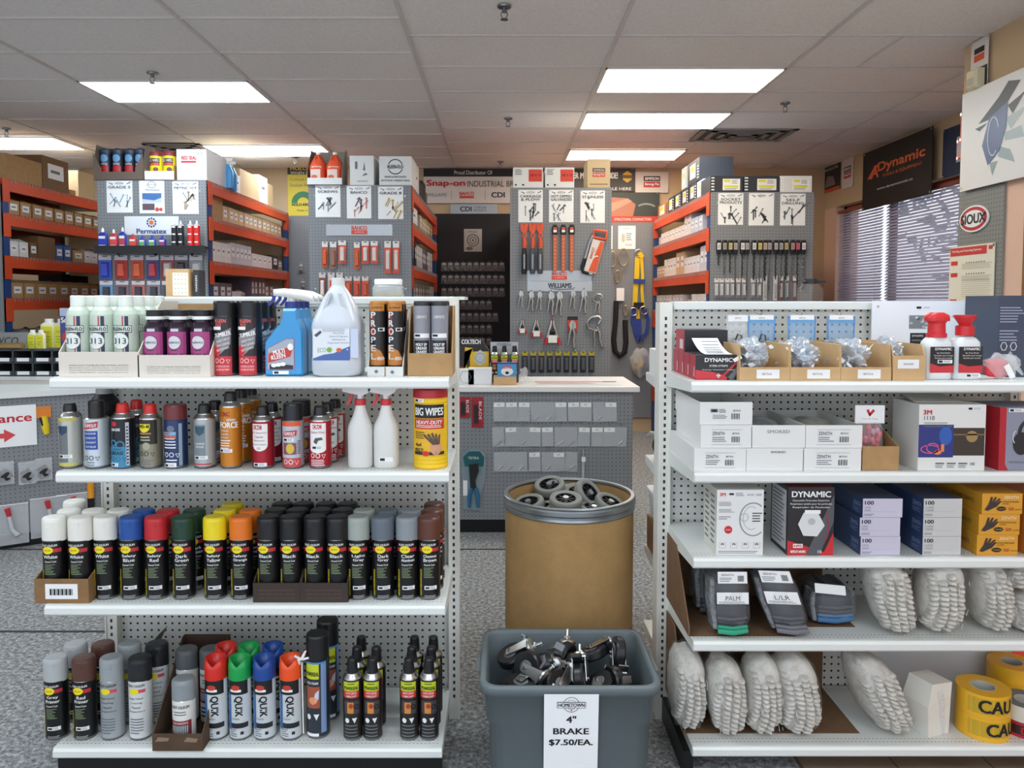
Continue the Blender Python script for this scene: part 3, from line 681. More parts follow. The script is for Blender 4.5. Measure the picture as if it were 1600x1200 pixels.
def art_gum2(S, hb):
    S.rect(-.034, .034, hb-.014, hb, M('#e8582a', .4), 1); S.rect(-.034, .026, .03, hb-.014, M('#b9c4cc', .4), 1); S.poly([(-.028, hb-.048), (.018, hb-.044), (.02, hb-.026), (-.024, hb-.030)], RED, 2); S.text('GUMOUT', -.004, hb-.037, .011, WHITE, 3, w=.036, bold=.02)
    stk(S, hb-.062, -.026, .01); S.rect(-.026, .018, .045, .082, M('#8a4a66', .4), 2); S.oval(-.002, .064, .013, .016, M('#d8b83a', .4), 3); S.rect(-.034, .034, .006, .034, M('#c84a4e', .4), 2); haz(S, .022)
    S.lines(.02, .032, .045, .09, 7, INK, 2, .1)
def art_gask(S, hb):
    S.rect(-.028, .026, .062, hb-.004, WHITE, 1); S.oval(-.001, .062, .027, .012, WHITE, 1); S.rect(-.016, .012, hb-.022, hb-.008, RED, 2); S.text('CRC', -.002, hb-.015, .010, WHITE, 3, w=.024, bold=.03)
    S.text('Gasket Kleen', -.001, hb-.032, .008, M('#a02a30', .5), 2, w=.046); S.poly([(-.014, .085), (-.008, .098), (.012, .1), (.016, .092), (.002, .09), (-.004, .078)], M('#55524e', .5), 2); stk(S, .062, -.02, .016); haz(S, .042); S.lines(-.024, .022, .008, .03, 4, WHITE, 2, .1)
specs = [('silver and yellow trimmed can with small black cap', 112, .0335, 101, '#b5b6ac', '#1c1c1e', 'small', .026, art_silver, True, .0175),
         ('white and blue labelled engine degreaser can with black cap', 153, .0375, 105, '#c4ced4', '#17171a', 'full', .052, art_gum1, False, .0235),
         ('black and teal grease can with red cap', 194, .0355, 101, '#20222a', '#d02a26', 'small', .030, art_3in1, True, .0175),
         ('brown and tan lubricant can with yellow shield and red cap', 237, .0345, 100, '#8f8a76', '#d02a26', 'small', .030, art_wd, True, .0175),
         ('navy rust remover can with wide maroon cap', 276, .0355, 99, '#2b3a66', '#6f2a2c', 'full', .043, art_rust, False, .0345),
         ('silver can with dark shield logo and small black cap', 321, .0335, 100, '#a9aeb0', '#1c1c1e', 'small', .030, art_sil2, True, .0175),
         ('tall orange cleaner can with small black cap', 362, .0335, 119, '#c47a1e', '#1c1c1e', 'small', .030, art_force, True, .0175),
         ('red electronic cleaner can with white rounded label', 412, .0345, 97, '#a3182a', '#1c1c1e', 'small', .030, art_elec, True, .0175),
         ('grey and red labelled can with broad black cap', 459, .0335, 101, '#b9c4cc', '#17191e', 'full', .052, art_gum2, False, .0300),
         ('red gasket remover can with white label and small cap', 501, .0345, 97, '#b3202c', '#1c1c1e', 'small', .030, art_gask, True, .0175)]
for i, (l, px, r_, hpx, bc, cc, cp, ch, ar, sh, cr) in enumerate(specs):
    pr = can('spray_can', 'spray can', r_, hpx*S_, cc, M(bc, .28, .35), ar, cap=cp, caph=ch, capr=cr, shoulder=sh)
    p = PX(px, Y2, z2); pr.at(p, l + ', front of the second shelf', 0, G2)
    if i in (2, 5, 6, 7, 8, 9): pr.at(p+Vector((.005, .082, 0)), 'second-row %s' % l, .5, G2)
    if i in (6, 9): pr.at(p+Vector((.012, .164, 0)), 'rearmost %s' % l, .3, G2)
# black handled bottle lying behind the first cans
t = T('pump_sprayer', 'grey necked bottle with black collar behind the leftmost cans', 'bottle', PX(166, 2.60, z2))
mb = MB(); mb.lathe([(.05, 0), (.052, .02), (.052, .16), (.045, .19), (.03, .21), (.022, .222)], M('#1c1c1e', .5), 20); mb.obj('bottle_body', t)
mb = MB(); mb.lathe([(.028, .215), (.026, .24), (.019, .26), (.019, .278)], M('#a9adac', .3), 16); mb.obj('neck', t)
# trigger bottles
def trig(label, px, rz):
    t = T('trigger_bottle', label, 'spray bottle', PX(px, 2.435, z2), rz, 'empty trigger spray bottles')
    w_ = .079; clr = M('#e6e5e0', .35, alpha=.93)
    secs = [rrect(w_*.9, .062, .025, 0), rrect(w_, .068, .027, .006), rrect(w_, .068, .027, .118), rrect(w_*.93, .062, .025, .135), rrect(w_*.6, .042, .02, .165), rrect(.033, .033, .015, .19), rrect(.029, .029, .014, .205)]
    mb = MB(); mb.loft(secs, clr); S = flat(mb, -.034, .0006)
    if rz == 0 and px > 600: S.rect(-.018, .026, .022, .036, STICK, 1); S.rect(-.015, .0, .025, .033, INK, 2)
    mb.obj('bottle_body', t)
    mb = MB(); mb.lathe([(.0175, .198), (.0175, .216), (.014, .218)], M('#c8343c', .4), 16); mb.obj('collar', t)
    mb = MB(); W2 = M('#e9e7e4', .4); mb.lathe([(.010, .216), (.010, .238)], W2, 10); mb.prism([(-.055, .252), (-.055, .242), (-.03, .236), (.01, .228), (.03, .24), (.038, .256)], -.011, .011, W2, 'y'); hd_ = mb.obj('sprayer_head', t)
    mb = MB(); rm = M('#c8343c', .4); mb.prism([(-.030, .240), (-.022, .240), (-.026, .215), (-.038, .196), (-.044, .198), (-.034, .22)], -.006, .006, rm, 'y'); mb.obj('trigger', hd_)
    return t
trig('translucent trigger bottle with red collar, left of the pair', 564, 0)
trig('translucent trigger bottle with red collar, right of the pair by wipes tub', 604, 0)
t = T('wipes_tub', 'big yellow and red tub of heavy duty wipes on the second shelf', 'wipes tub', PX(673, 2.44, z2))
mb = MB(); ym = M('#eec21c', .4); R = .0555
pf = [(R*.96, 0), (R, .005)]+[(R-(.0012 if i % 2 else 0), .008+i*.006) for i in range(7)]+[(R*.985, .05), (R*.985, .196)]+[(R-(.0015 if i % 2 else 0), .2+i*.006) for i in range(5)]+[(R*.97, .228)]
mb.lathe(pf, ym, 32); S = cyl(mb, R)
S.rect(-.05, .05, .046, .20, M('#e9b322', .5), 1); S.rect(-.052, .052, .162, .205, M('#1e1a18', .5), 2); S.text('BIG WIPES', 0, .183, .024, WHITE, 3, w=.094, bold=.02)
S.rect(-.052, .052, .128, .160, M('#c8321e', .5), 2); S.text('HEAVY-DUTY', 0, .149, .012, WHITE, 3, w=.086, bold=.02); S.lines(-.045, .045, .131, .141, 2, WHITE, 3, .1)
sk = M('#d29a78', .5); dk = M('#5a4a40', .6)
S.oval(.022, .068, .018, .022, sk, 3)
for a in range(5): S.poly([(.012+.004*a, .078), (.018+.004*a, .08), (-.012+.012*a, .118-.003*abs(a-2)), (-.018+.012*a, .114-.003*abs(a-2))], dk, 4)
S.text('4x4', -.036, .078, .010, INK, 3, w=.022, bold=.03); S.text('MULTI', -.034, .062, .010, INK, 3, w=.03, bold=.03); S.lines(-.048, -.012, .096, .12, 4, INK, 3, .3)
S.rect(-.052, .052, .046, .056, M('#2a211a', .5), 3); S.oval(-.01, .051, .012, .008, M('#c8321e', .5), 4); stk(S, .212, -.05, -.015); mb.obj('tub_body', t)
mb = MB(); mb.lathe([(R*1.0, .224), (R*1.0, .236), (R*.97, .25), (R*.86, .254), (R*.86, .262), (0.0001, .264)], M('#b3222c', .4), 32); mb.obj('lid', t)
# ---- top shelf of the left gondola
z1 = ZL[0]+.0006; G1 = 'bottles and cans on the top shelf'
grn = M('#c3cfbf', .3)
def kf_art(m): return txt_art(m, [('KLEEN-FLO TUMBLER INDUSTRIES LIMITED', .055, .46), ('BRAMPTON ONTARIO CANADA', .035, .36), ('MONTREAL TORONTO WINNIPEG VANCOUVER', .035, .27), ('QUEBEC CANADA', .035, .17)])
c = put(tray('display_carton', 'cream carton of pale green 313 bottles at left of top shelf', .249, .30, .078, .235, CARDW, inner=CARD, art=kf_art(M('#55504a', .7)), sl=.55), 155, 2.525, z1)
def kf():
    t = T('pale_green_bottle', 'x', 'bottle', (0, 0, 0), 0, 'pale green bottles in the cream carton')
    r = .0362; mb = MB(); mb.lathe([(r*.9, 0), (r, .006), (r, .175), (r*.97, .19), (r*.85, .203), (r*.62, .214), (r*.6, .220)], grn, 24)
    S = cyl(mb, r); S.rect(.004, .008, .02, .185, M('#b83a3c', .4), 1); S.rect(.0115, .022, .02, .185, M('#22304e', .4), 1)
    S.rect(-.031, .031, .134, .156, M('#22262e', .4), 2); S.rect(-.029, .029, .136, .154, M('#dfe6dc', .4), 3); S.text('KLEEN-FLO', 0, .145, .011, INK, 4, w=.052, bold=.03)
    S.oval(-.004, .108, .0265, .0265, M('#3a4a48', .4), 2, 24); S.oval(-.004, .108, .025, .025, M('#e4e9e2', .4), 3, 24); S.text('313', -.004, .108, .018, INK, 5, w=.038); mb.obj('bottle_body', t)
    mb = MB(); mb.lathe([(.0225, .216), (.022, .246), (.020, .249), (.0001, .2495)], M('#e7ebe2', .4), 20); mb.obj('cap', t); return Proto(t)
k_ = kf()
for r_ in range(4):
    for q in range(3):
        k_.at(c.location+Vector((-.0785+.0748*q-.004, -.107+.0745*r_, .0035)), 'pale green bottle, %s row, %s from left, in cream carton' % (('front', 'second', 'third', 'back')[r_], ORD[q]), 0)
c = put(tray('display_carton', 'cream carton of magenta labelled bottles, second on top shelf', .224, .30, .068, .225, CARDW, inner=CARD, art=kf_art(M('#55504a', .7)), sl=.5), 272, 2.525, z1)
t = T('magenta_bottle', 'x', 'bottle', (0, 0, 0), 0, 'magenta labelled bottles in the cream carton')
r = .0355; mb = MB(); mb.lathe([(r*.9, 0), (r, .006), (r, .135), (r*.95, .15), (r*.7, .165), (.024, .172), (.024, .18)], M('#2c1d2c', .15), 24)
S = cyl(mb, r); S.rect(-.035, .035, .048, .136, M('#a8407c', .4), 1); S.oval(-.002, .103, .021, .022, M('#5a2a48', .4), 2, 24); S.oval(-.002, .103, .0195, .0205, M('#d6d2d6', .4), 3, 24); S.text('KLEEN-FLO', -.002, .103, .006, INK, 4, w=.034, bold=.02)
S.text('MMM', -.002, .078, .004, INK, 2, w=.02); S.text('XxXXxX', -.002, .060, .016, INK, 2, w=.05, bold=.03); S.rect(-.012, .012, .137, .146, M('#cfc8cf', .3), 2); mb.obj('bottle_body', t)
mb = MB(); mb.lathe([(.029, .174), (.029, .184)], WHITE, 20); mb.lathe([(.0275, .184), (.027, .203), (.0001, .204)], M('#161618', .5), 20); mb.obj('cap', t); mg = Proto(t)
for r_ in range(3):
    for q in range(3):
        mg.at(c.location+Vector((-.0735+.0735*q, -.106+.074*r_, .0035)), 'magenta bottle with black cap, %s row, %s from left' % (('front', 'middle', 'back')[r_], ORD[q]), 0)
def tum(S, hb):
    S.rect(-.032, .030, .004, .062, M('#c9313a', .4), 1); S.rect(-.032, .030, .062, hb-.004, M('#2b2428', .4), 1); S.poly([(-.03, .07), (-.012, .062), (.026, .1), (.028, hb-.035), (-.03, hb-.065)], M('#8b8689', .45), 2)
    S.poly([(-.03, hb-.095), (-.006, .1), (-.006, .068), (-.03, .062)], M('#c9313a', .4), 3); S.text('KLEEN', -.004, hb-.014, .010, M('#e86a60', .4), 3, w=.034, bold=.04); S.text('FLO', -.01, hb-.026, .009, M('#e86a60', .4), 3, w=.018, bold=.04)
    S.rect(-.032, -.002, hb-.042, hb-.032, STICK, 3); S.text('TUMBLER', .002, hb-.056, .013, WHITE, 4, w=.05, bold=.03, rot=.22)
    for i in range(3): S.text(('ENGINE TUNE-UP', 'SPRAY CLEANER', 'NETTOYANT')[i], .003, hb-.074-.014*i, .007, WHITE, 4, w=.04, rot=.3)
    haz(S, .048, M('#f0c8c8', .4)); S.text('EXTREME DANGER', 0, .030, .006, M('#f4d8d4', .4), 2, w=.044); S.text('DANGER EXTREME', 0, .020, .006, M('#f4d8d4', .4), 2, w=.044)
tm = can('tumbler_can', 'spray can', .0372, .236, '#17171a', M('#161618', .35), tum, cap='full', caph=.045, capr=.0362, shoulder=False)
for px, l, n_ in ((354, 'left', 3), (392, 'right', 3)):
    p = PX(px, 2.44, z1)
    for q in range(n_): tm.at(p+Vector((0, .079*q, 0)), '%s column black-capped can with red and grey slanted label, %s row' % (l, ORD[q]), 0 if q == 0 else .8, G1)
# blue trigger jug
def bluejug(label, loc):
    t = T('cleaner_bottle', label, 'spray bottle', loc, 0, 'blue cleaner bottles with white trigger heads'); bl = M('#3d96cf', .3)
    W_, D_ = .118, .062
    out = [(-.059, .0), (.055, .0), (.059, .008), (.059, .14), (.055, .155), (.044, .18), (.040, .212), (.0, .212), (-.002, .19), (-.012, .165), (-.045, .125), (-.058, .108), (-.060, .09), (-.060, .008)]
    cx_ = sum(p[0] for p in out)/len(out); secs = []
    mb = MB()
    for y, k in ((-D_/2, .93), (-D_/2+.008, 1), (D_/2-.008, 1), (D_/2, .93)): secs.append([(cx_+(x-cx_)*k, y, .1+(z-.1)*k if k < 1 else z) for x, z in out])
    mb.loft(secs, bl, smooth=False); S = flat(mb, -D_/2-.0005, .0006)
    S.poly([(-.052, .02), (.034, .02), (.034, .118), (.01, .118), (-.05, .088)], M('#b23a3c', .4), 1); S.poly([(-.0505, .0215), (.0325, .0215), (.0325, .1165), (.01, .1165), (-.0485, .087)], M('#a9adb8', .4), 2)
    S.poly([(-.048, .042), (.022, .062), (.031, .095), (-.046, .072)], M('#c8342e', .4), 3); S.text('MULTI', -.014, .077, .013, WHITE, 4, w=.036, rot=.2, bold=.03); S.text('KLEEN', -.016, .062, .013, WHITE, 4, w=.044, rot=.2, bold=.03)
    S.oval(.022, .092, .009, .011, WHITE, 4); S.poly([(-.044, .022), (.03, .022), (.03, .034), (-.02, .04), (-.044, .036)], M('#2a2426', .4), 3)
    for q in range(3): S.oval(-.030+.014*q, .034+.002*q, .009, .006, WHITE, 4)
    S.rect(-.034, .016, .006, .017, STICK, 3); S.rect(-.03, -.016, .008, .015, INK, 4); mb.obj('bottle_body', t)
    mb = MB(); mb.lathe([(.0215, .21), (.0215, .232), (.018, .234)], M('#26357e', .45), 18, cx=.020); mb.obj('collar', t)
    mb = MB(); W2 = M('#e4e2da', .4)
    mb.lathe([(.011, .232), (.011, .255)], W2, 10, cx=.020)
    mb.loft([[(.020-.05, sgn*.010, z) if 0 else q for q in [(-.036, -.009, .252), (-.036, .009, .252), (-.036, .009, .272), (-.036, -.009, .272)]] for sgn in (1,)] +
            [[(0, -.014, .248), (0, .014, .248), (0, .012, .275), (0, -.012, .275)], [(.05, -.016, .240), (.05, .016, .240), (.05, .012, .268), (.05, -.012, .268)], [(.088, -.012, .232), (.088, .012, .232), (.088, .008, .252), (.088, -.008, .252)]], W2)
    hd_ = mb.obj('sprayer_head', t)
    mb = MB(); mb.prism([(-.040, .262), (-.030, .254), (-.034, .238), (-.052, .218), (-.056, .222), (-.042, .242)], -.004, .004, M('#2b2f86', .45), 'y'); mb.obj('trigger', hd_)
    return t
bj = Proto(bluejug('x', (0, 0, 0)))
for q in range(3): bj.at(PX(446, 2.43, z1)+Vector((.004, .066*q, 0)), '%s blue cleaner bottle with white trigger head, beside the white jug' % ('front', 'middle', 'rear')[q])
# white 4 litre jug
def jug(label, loc, mat, capm, s=1, art=None, name='jug', group=None):
    t = T(name, label, 'jug', loc, 0, group); W_ = .155
    sec = lambda w_, z, r_=.045: rrect(w_*s, w_*s, r_*s, z*s, n=5)
    mb = MB(); mb.loft([sec(.130, 0), sec(.150, .006), sec(W_, .02), sec(W_, .055), sec(.152, .06), sec(.152, .135), sec(W_, .142), sec(W_, .158), sec(.146, .178), sec(.11, .222, .04), sec(.078, .255, .03), sec(.048, .278, .022), sec(.04, .286, .019)], mat)
    for s_ in (-1, 1): mb.prism([(.01*s_, .26*s), (.018*s_*s, .258*s), (.05*s_*s, .178*s), (.036*s_*s, .178*s)] if s_ > 0 else [(-.018*s, .258*s), (-.01, .26*s), (-.036*s, .178*s), (-.05*s, .178*s)], -.056*s, -.04*s, mat, 'y')
    if art: art(flat(mb, -.0765*s, .0006))
    mb.obj('jug_body', t)
    mb = MB(); mb.lathe([(.021*s, .284*s), (.021*s, .306*s), (.018*s, .308*s), (.0001, .308*s)], capm, 20); mb.obj('cap', t)
    mb = MB(); mb.tube([(.0, .045*s, .268*s), (.0, .078*s, .25*s), (.0, .085*s, .21*s), (.0, .072*s, .17*s)], .012*s, mat, 8); mb.obj('handle', t); return t
def jart(S):
    S.rect(-.064, .05, .052, .15, M('#e4e7ec', .4), 1); S.rect(.052, .076, .06, .15, M('#c8d2e6', .4), 1)
    for i, q in enumerate(('Heavy-Duty', 'Cleaner & Degreaser', 'Nettoyant et', 'Degraissant ultra-fort')): S.text(q, .016, .136-.010*i, .0062, M('#55688c', .5), 2, w=.0028*len(q)+.006)
    S.poly([(-.064, .052), (.05, .052), (.05, .096), (.03, .088), (.0, .074), (-.03, .07), (-.064, .058)], M('#4a66a8', .4), 2); S.text('ECO', -.036, .084, .013, M('#8aa06a', .4), 3, w=.026, rot=.1); S.oval(-.013, .085, .008, .008, M('#7fae3a', .4), 4); S.oval(.017, .084, .0085, .007, M('#d9642c', .4), 4)
    S.poly([(-.06, .13), (-.04, .145), (-.036, .138), (-.052, .124)], M('#4a4e55', .5), 2); S.text('4', .042, .086, .008, WHITE, 3)
jug('white four litre degreaser jug with blue and white label', PX(530, 2.445, z1), M('#c6cad0', .3), M('#d8d8d6', .4), art=jart, name='cleaner_jug')
# grease cartridges in a small white tray
c = put(tray('display_carton', 'small white split tray under the black and orange cartridges', .112, .16, .030, .2, M('#d9d8d4', .6), inner=CARDD, sl=.93, art=lambda S, w_, h_: (S.poly([(-.028, .008), (-.021, .015), (-.028, .022), (-.035, .015)], GREYINK), S.poly([(.022, .006), (.029, .013), (.022, .020), (.015, .013)], GREYINK), S.rect(-.002, .001, 0, h_, CARDD, 2))), 602, 2.475, z1)
def propel(S, hb):
    om = M('#c07a2c', .4); S.rect(-.026, .026, hb-.022, hb, om, 1); S.text('ALL PURPOSE', 0, hb-.011, .005, INK, 2, w=.036, bold=.02)
    S.rect(-.024, -.006, hb-.1, hb-.022, M('#7a3826', .4), 1)
    for i, q in enumerate('PROPEL'):
        if q == 'O': S.ring(-.011, hb-.034-.026*i, .0085, .010, .003, WHITE, 3); S.oval(-.011, hb-.034-.026*i, .004, .005, RED, 3)
        else: S.text(q, -.011, hb-.034-.026*i, .019, M('#d9dcdc', .3), 3, w=.015, bold=.04)
    S.poly([(-.025, .03), (.026, .03), (.026, .05), (.012, .075), (-.014, .09), (-.025, .095)], om, 1); stk(S, hb-.085, .004, .026)
    for i in range(7):
        for j in range(3):
            if (i+j) % 2: S.rect(.0+.0035*i, .0035+.0035*i, .046+.0035*j, .0495+.0035*j, WHITE, 3)
    S.rect(-.026, .026, .004, .03, BLACK, 2); S.rect(-.012, .012, .018, .024, om, 3)
pp = can('grease_cartridge', 'grease cartridge', .0268, .232, '#c07a2c', M('#1c1b1d', .3), propel, cap='full', caph=.006, capr=.0262, shoulder=False)
mp = [M('#8d8c93', .35)]
def moly(S, hb):
    S.text('LUBRIMATIC', 0, hb-.034, .009, WHITE, 2, w=.036); S.rect(-.026, .026, .042, hb-.108, M('#202124', .4), 1)
    for i, q in enumerate(('MOLY EP', 'GREASE', 'GRAISSE', 'EP MOLY')): S.text(q, -.001, hb-.121-.0115*i, .0085, WHITE, 2, w=.036, bold=.03)
    S.rect(-.026, .026, hb-.10, hb-.086, STICK, 2); S.rect(-.022, -.004, hb-.096, hb-.089, INK, 3); S.rect(-.026, .026, .008, .042, M('#b9b9bc', .4), 1); S.poly([(-.012, .022), (-.006, .03), (.004, .028), (.008, .02)], INK, 2)
ml = can('grease_cartridge', 'grease cartridge', .0272, .232, '#2a2a2d', mp[0], moly, cap='full', caph=.012, capr=.0268, shoulder=False)
for i, (pr, pxs, l) in enumerate(((pp, (588, 620), 'black and orange cartridge'), (ml, (655, 686), 'silver grey and black cartridge'))):
    Yc = 2.435
    if i == 1: c = put(tray('display_carton', 'brown carton holding the grey cartridges at the shelf end', .140, .155, .072, .22, CARD, inner=CARDD, sl=.5), 672, 2.477, z1)
    for q, px in enumerate(pxs):
        for r_ in range(2): 
            p = c.location+Vector(((-.0278, .0278)[q], -.040+.058*r_, .0035)); pr.at(p, '%s %s, %s row' % (('left', 'right')[q], l, ('front', 'rear')[r_]), 0, G1)

# ==================================================================== right gondola contents
zz = [z+.0006 for z in ZR]
def PXc(px, Y, z): return PX(px, Y, z)
PK = 1200/2.40
# shelf 1: stack of red/black dressing boxes
def dynart(S, w_, h_):
    S.rect(-w_/2, w_/2, 0, h_, M('#262428', .45), 1); S.poly([(-w_/2, 0), (w_/2*.55, 0), (w_/2*.2, h_*.2), (-w_/2*.3, h_*.32), (-w_/2, h_*.4)], M('#c8323a', .45), 2); S.poly([(w_/2*.35, 0), (w_/2*.62, 0), (w_/2, h_*.5), (w_/2, h_*.75)], M('#6a6a70', .45), 2)
    S.poly([(w_/2*.2, h_*.1), (w_/2, h_*.85), (w_/2, h_*.97), (w_/2*.2, h_*.2)], M('#c8323a', .45), 3)
    S.text('DYNAMIC', 0, h_*.80, h_*.16, WHITE, 4, w=w_*.6, bold=.03); S.text('STERI-STRIPS', 0, h_*.56, h_*.08, WHITE, 4, w=w_*.4); S.text('Dressings / Pansements / Vendajes', 0, h_*.4, h_*.05, WHITE, 4, w=w_*.7)
    S.rect(-.006, .006, h_*.14, h_*.19, WHITE, 4); S.rect(-.0018, .0018, h_*.08, h_*.25, WHITE, 4)
rb = M('#b03c48', .5)
def firstaid(label, loc, w_=.085, d_=.16, h_=.078, art=None):
    t = T('first_aid_box', label, 'box', loc, 0, 'red and black dressing boxes on the top shelf')
    mb = MB(); mb.cbox(0, 0, 0, w_, d_, h_, M('#2a282c', .5), {'left': rb, 'top': M('#3a3a40', .5)}); S = flat(mb, -d_/2, .0006)
    if art: art(S, w_, h_)
    mb.obj('box_body', t)
    mb = MB(); mb.box(-w_/2-.0006, -w_/2, -d_/2+.02, d_/2-.06, .008, .04, M('#e0c8c8', .6)); mb.obj('sticker', t); return t
def firstaid_side(label, loc, w_, d_, h_): return firstaid(label, loc, w_, d_, h_)
y0 = 2.40
t = firstaid('black front dressing box with white cross, front of the red stack', PX(1117, 2.445, zz[0]), .144, .075, .078, dynart)
for k, dy in enumerate((.078, .156, .234)): firstaid_side('red-ended dressing box, %s behind the black front box' % ORD[k], PX(1117, 2.445, zz[0])+Vector((-.0, dy, 0)), .144, .074, .078)
firstaid_side('upper red and black dressing box lying across the stack', PX(1117, 2.445, zz[0])+Vector((.0, .175, .0785)), .144, .125, .072)
mb = MB(); pts = []
for i in range(9):
    a = i/8; pts.append((.0, -.045+.10*a, .0825+.045*a*a))
mb.loft([[(-.042+x*.015-.02*a_, y, z), (.042+x*.015-.02*a_, y, z), (.042+x*.015-.02*a_, y+.001, z+.001), (-.042+x*.015-.02*a_, y+.001, z+.001)] for a_, (x, y, z) in zip([i/8 for i in range(9)], pts)], PAPER, smooth=False)
for i in range(6):
    u = -.03+.085*i/6; z_ = .0825+.045*((u+.045)/.10)**2
    mb.add([(-.034, u, z_+.0016), (.02, u, z_+.0016), (.02, u+.004, z_+.0034), (-.034, u+.004, z_+.0034)], [(0, 1, 2, 3)], GREYINK)
o = mb.obj('leaflet', None, PX(1117, 2.445, zz[0])+Vector((0, -.0, -.002)), 'curled white printed leaflet lying on the dressing boxes', 'leaflet')
# kraft bins of glasses
def foilbag(name, label, loc, r_, cmat, seed, group=None, tint=None, rz=0):
    rnd = random.Random(seed); ph = [rnd.uniform(0, 6) for _ in range(6)]
    def dsp(p): return 1+.14*sin(6*p.x+ph[0]+4*p.z)+.10*sin(9*p.y+ph[1]+7*p.z)-.16*abs(sin(9*p.x+ph[2]+5*p.z))+.10*abs(sin(13*p.z+ph[3]-8*p.x))-.06*abs(sin(23*p.x+19*p.z))
    mb = MB(); mb.ball((0, 0, r_[2]*1.05), r_, cmat, 44, 30, dsp); mb.fs = [False]*len(mb.fs); mb.ball((0, 0, r_[2]*1.02), (r_[0]*.72, r_[1]*.7, r_[2]*.7), tint or M('#5c6066', .4), 12, 8, dsp)
    rn = rnd
    for i in range(4):
        a = rn.uniform(-.8, .8)*r_[0]; b = rn.uniform(.5, 1.6)*r_[2]; q = Vector((a, -r_[1]*.85, b)); u = Vector((rn.uniform(-.03, .03), -.006, rn.uniform(-.02, .02))); v_ = Vector((rn.uniform(-.012, .012), 0, .01))
        mb.add([q, q+u, q+u+v_, q+v_], [(0, 1, 2, 3)], M('#f4f6f8', .15))
    return mb.obj(name, None, loc, label, 'plastic bag', group, rot=(0, 0, rz))
crink = M('#dfe3e8', .12, .35, alpha=.7, name='crinkled_clear_plastic')
for k, (px, tint, l) in enumerate(((1195, '#50545a', 'smoke grey'), (1274, '#4a84b8', 'blue-tinted'), (1353, '#3c3e40', 'dark'))):
    c = put(tray('display_carton', '%s kraft bin with white label, holding %s bagged safety glasses' % (ORD[k], l), .156, .30, .042, .112, CARDL, inner=CARDL, sl=.02,
                 art=lambda S, w_, h_: (S.rect(-.026, .045, .007, .035, STICK, 1), S.text('SET316', .006, .021, .006, INK, 2, w=.03))), px, 2.525, zz[0])
    foilbag('glasses_bag', 'crinkled clear bag of %s safety glasses in the kraft bin' % l, c.location+Vector((-.022, -.04, .004)), (.056, .11, .060), crink, 11+k, 'bagged safety glasses in kraft bins', M(tint, .4))
c = put(tray('display_carton', 'tall kraft bin with high front beside the eyewash bottles', .100, .30, .078, .112, CARDL, inner=CARDL, sl=.05, art=lambda S, w_, h_: (S.rect(-.036, .03, .038, .066, STICK, 1), S.text('SAX449', -.003, .052, .006, INK, 2, w=.03))), 1420, 2.525, zz[0])
foilbag('glasses_bag', 'crinkled clear bag with red seal stripe in the tall kraft bin', c.location+Vector((-.008, -.02, .025)), (.034, .08, .05), crink, 19, 'bagged safety glasses in kraft bins', M('#b8bcc0', .4))
# clear packs hanging on the pegboard
def hook(par, x, y0_, y1_, z): 
    mb = MB(); mb.tube([(x, y1_, z), (x, y1_-.01, z), (x, y0_, z-.018), (x, y0_-.006, z-.008)], .0022, STEEL, 6); return mb.obj('hook', par)
bluf = M('#8fbbe0', .15, alpha=.42, coat=.5)
for k, (px, l) in enumerate(((1152, 'clear glasses pack with white header, leftmost on the pegboard hooks'), (1189, 'first of three blue-tinted packs on the pegboard hooks'), (1252, 'second of three blue-tinted packs on the pegboard hooks'), (1313, 'third blue-tinted pack, beside the white sign board'))):
    Yh = 2.62; p = P(px, 500, Yh); z0_ = ZZ(556, Yh)
    t = T('hanging_pack', l, 'blister pack', (p.x, Yh, ZZ(494, Yh)), 0, 'clear packs hanging above the kraft bins')
    hh_ = ZZ(494, Yh)-ZZ(548, Yh); w_ = .042 if k else .035
    mb = MB(); pts = [(-w_, -hh_), (w_, -hh_), (w_*1.1, -.0), (-w_*1.1, 0)]
    mb.prism(pts, -.006, .006, bluf if k else FILM2, 'y')
    if k:
        for s_ in (-1, 1): mb.prism([(s_*w_-.0015, -hh_), (s_*w_+.0015, -hh_), (s_*w_*1.1+.0015, 0), (s_*w_*1.1-.0015, 0)], -.008, -.006, M('#4a92cf', .4), 'y')
        mb.prism([(-w_, -.022), (w_, -.022), (w_, -.010), (-w_, -.010)], -.008, -.006, M('#6aa6d6', .4), 'y')
    mb.obj('pouch', t)
    mb = MB(); mb.box(-w_*.95, w_*.95, -.009, -.0065, -.018 if not k else -.012, .004, STICK); flat(mb, -.009).text('SET316', 0, -.006, .005, INK, 1, w=.02); mb.obj('header_card', t)
    if k < 2:
        mb = MB(); mb.tube([(-.02, -.008, -hh_+.002), (.0, -.009, -.06), (.012, -.009, -.065), (.022, -.008, -hh_+.002)], .0028, M('#3c4248', .4), 6); mb.obj('glasses_arm', t)
    hook(t, 0, 0.0, YK-Yh-.001, .022)
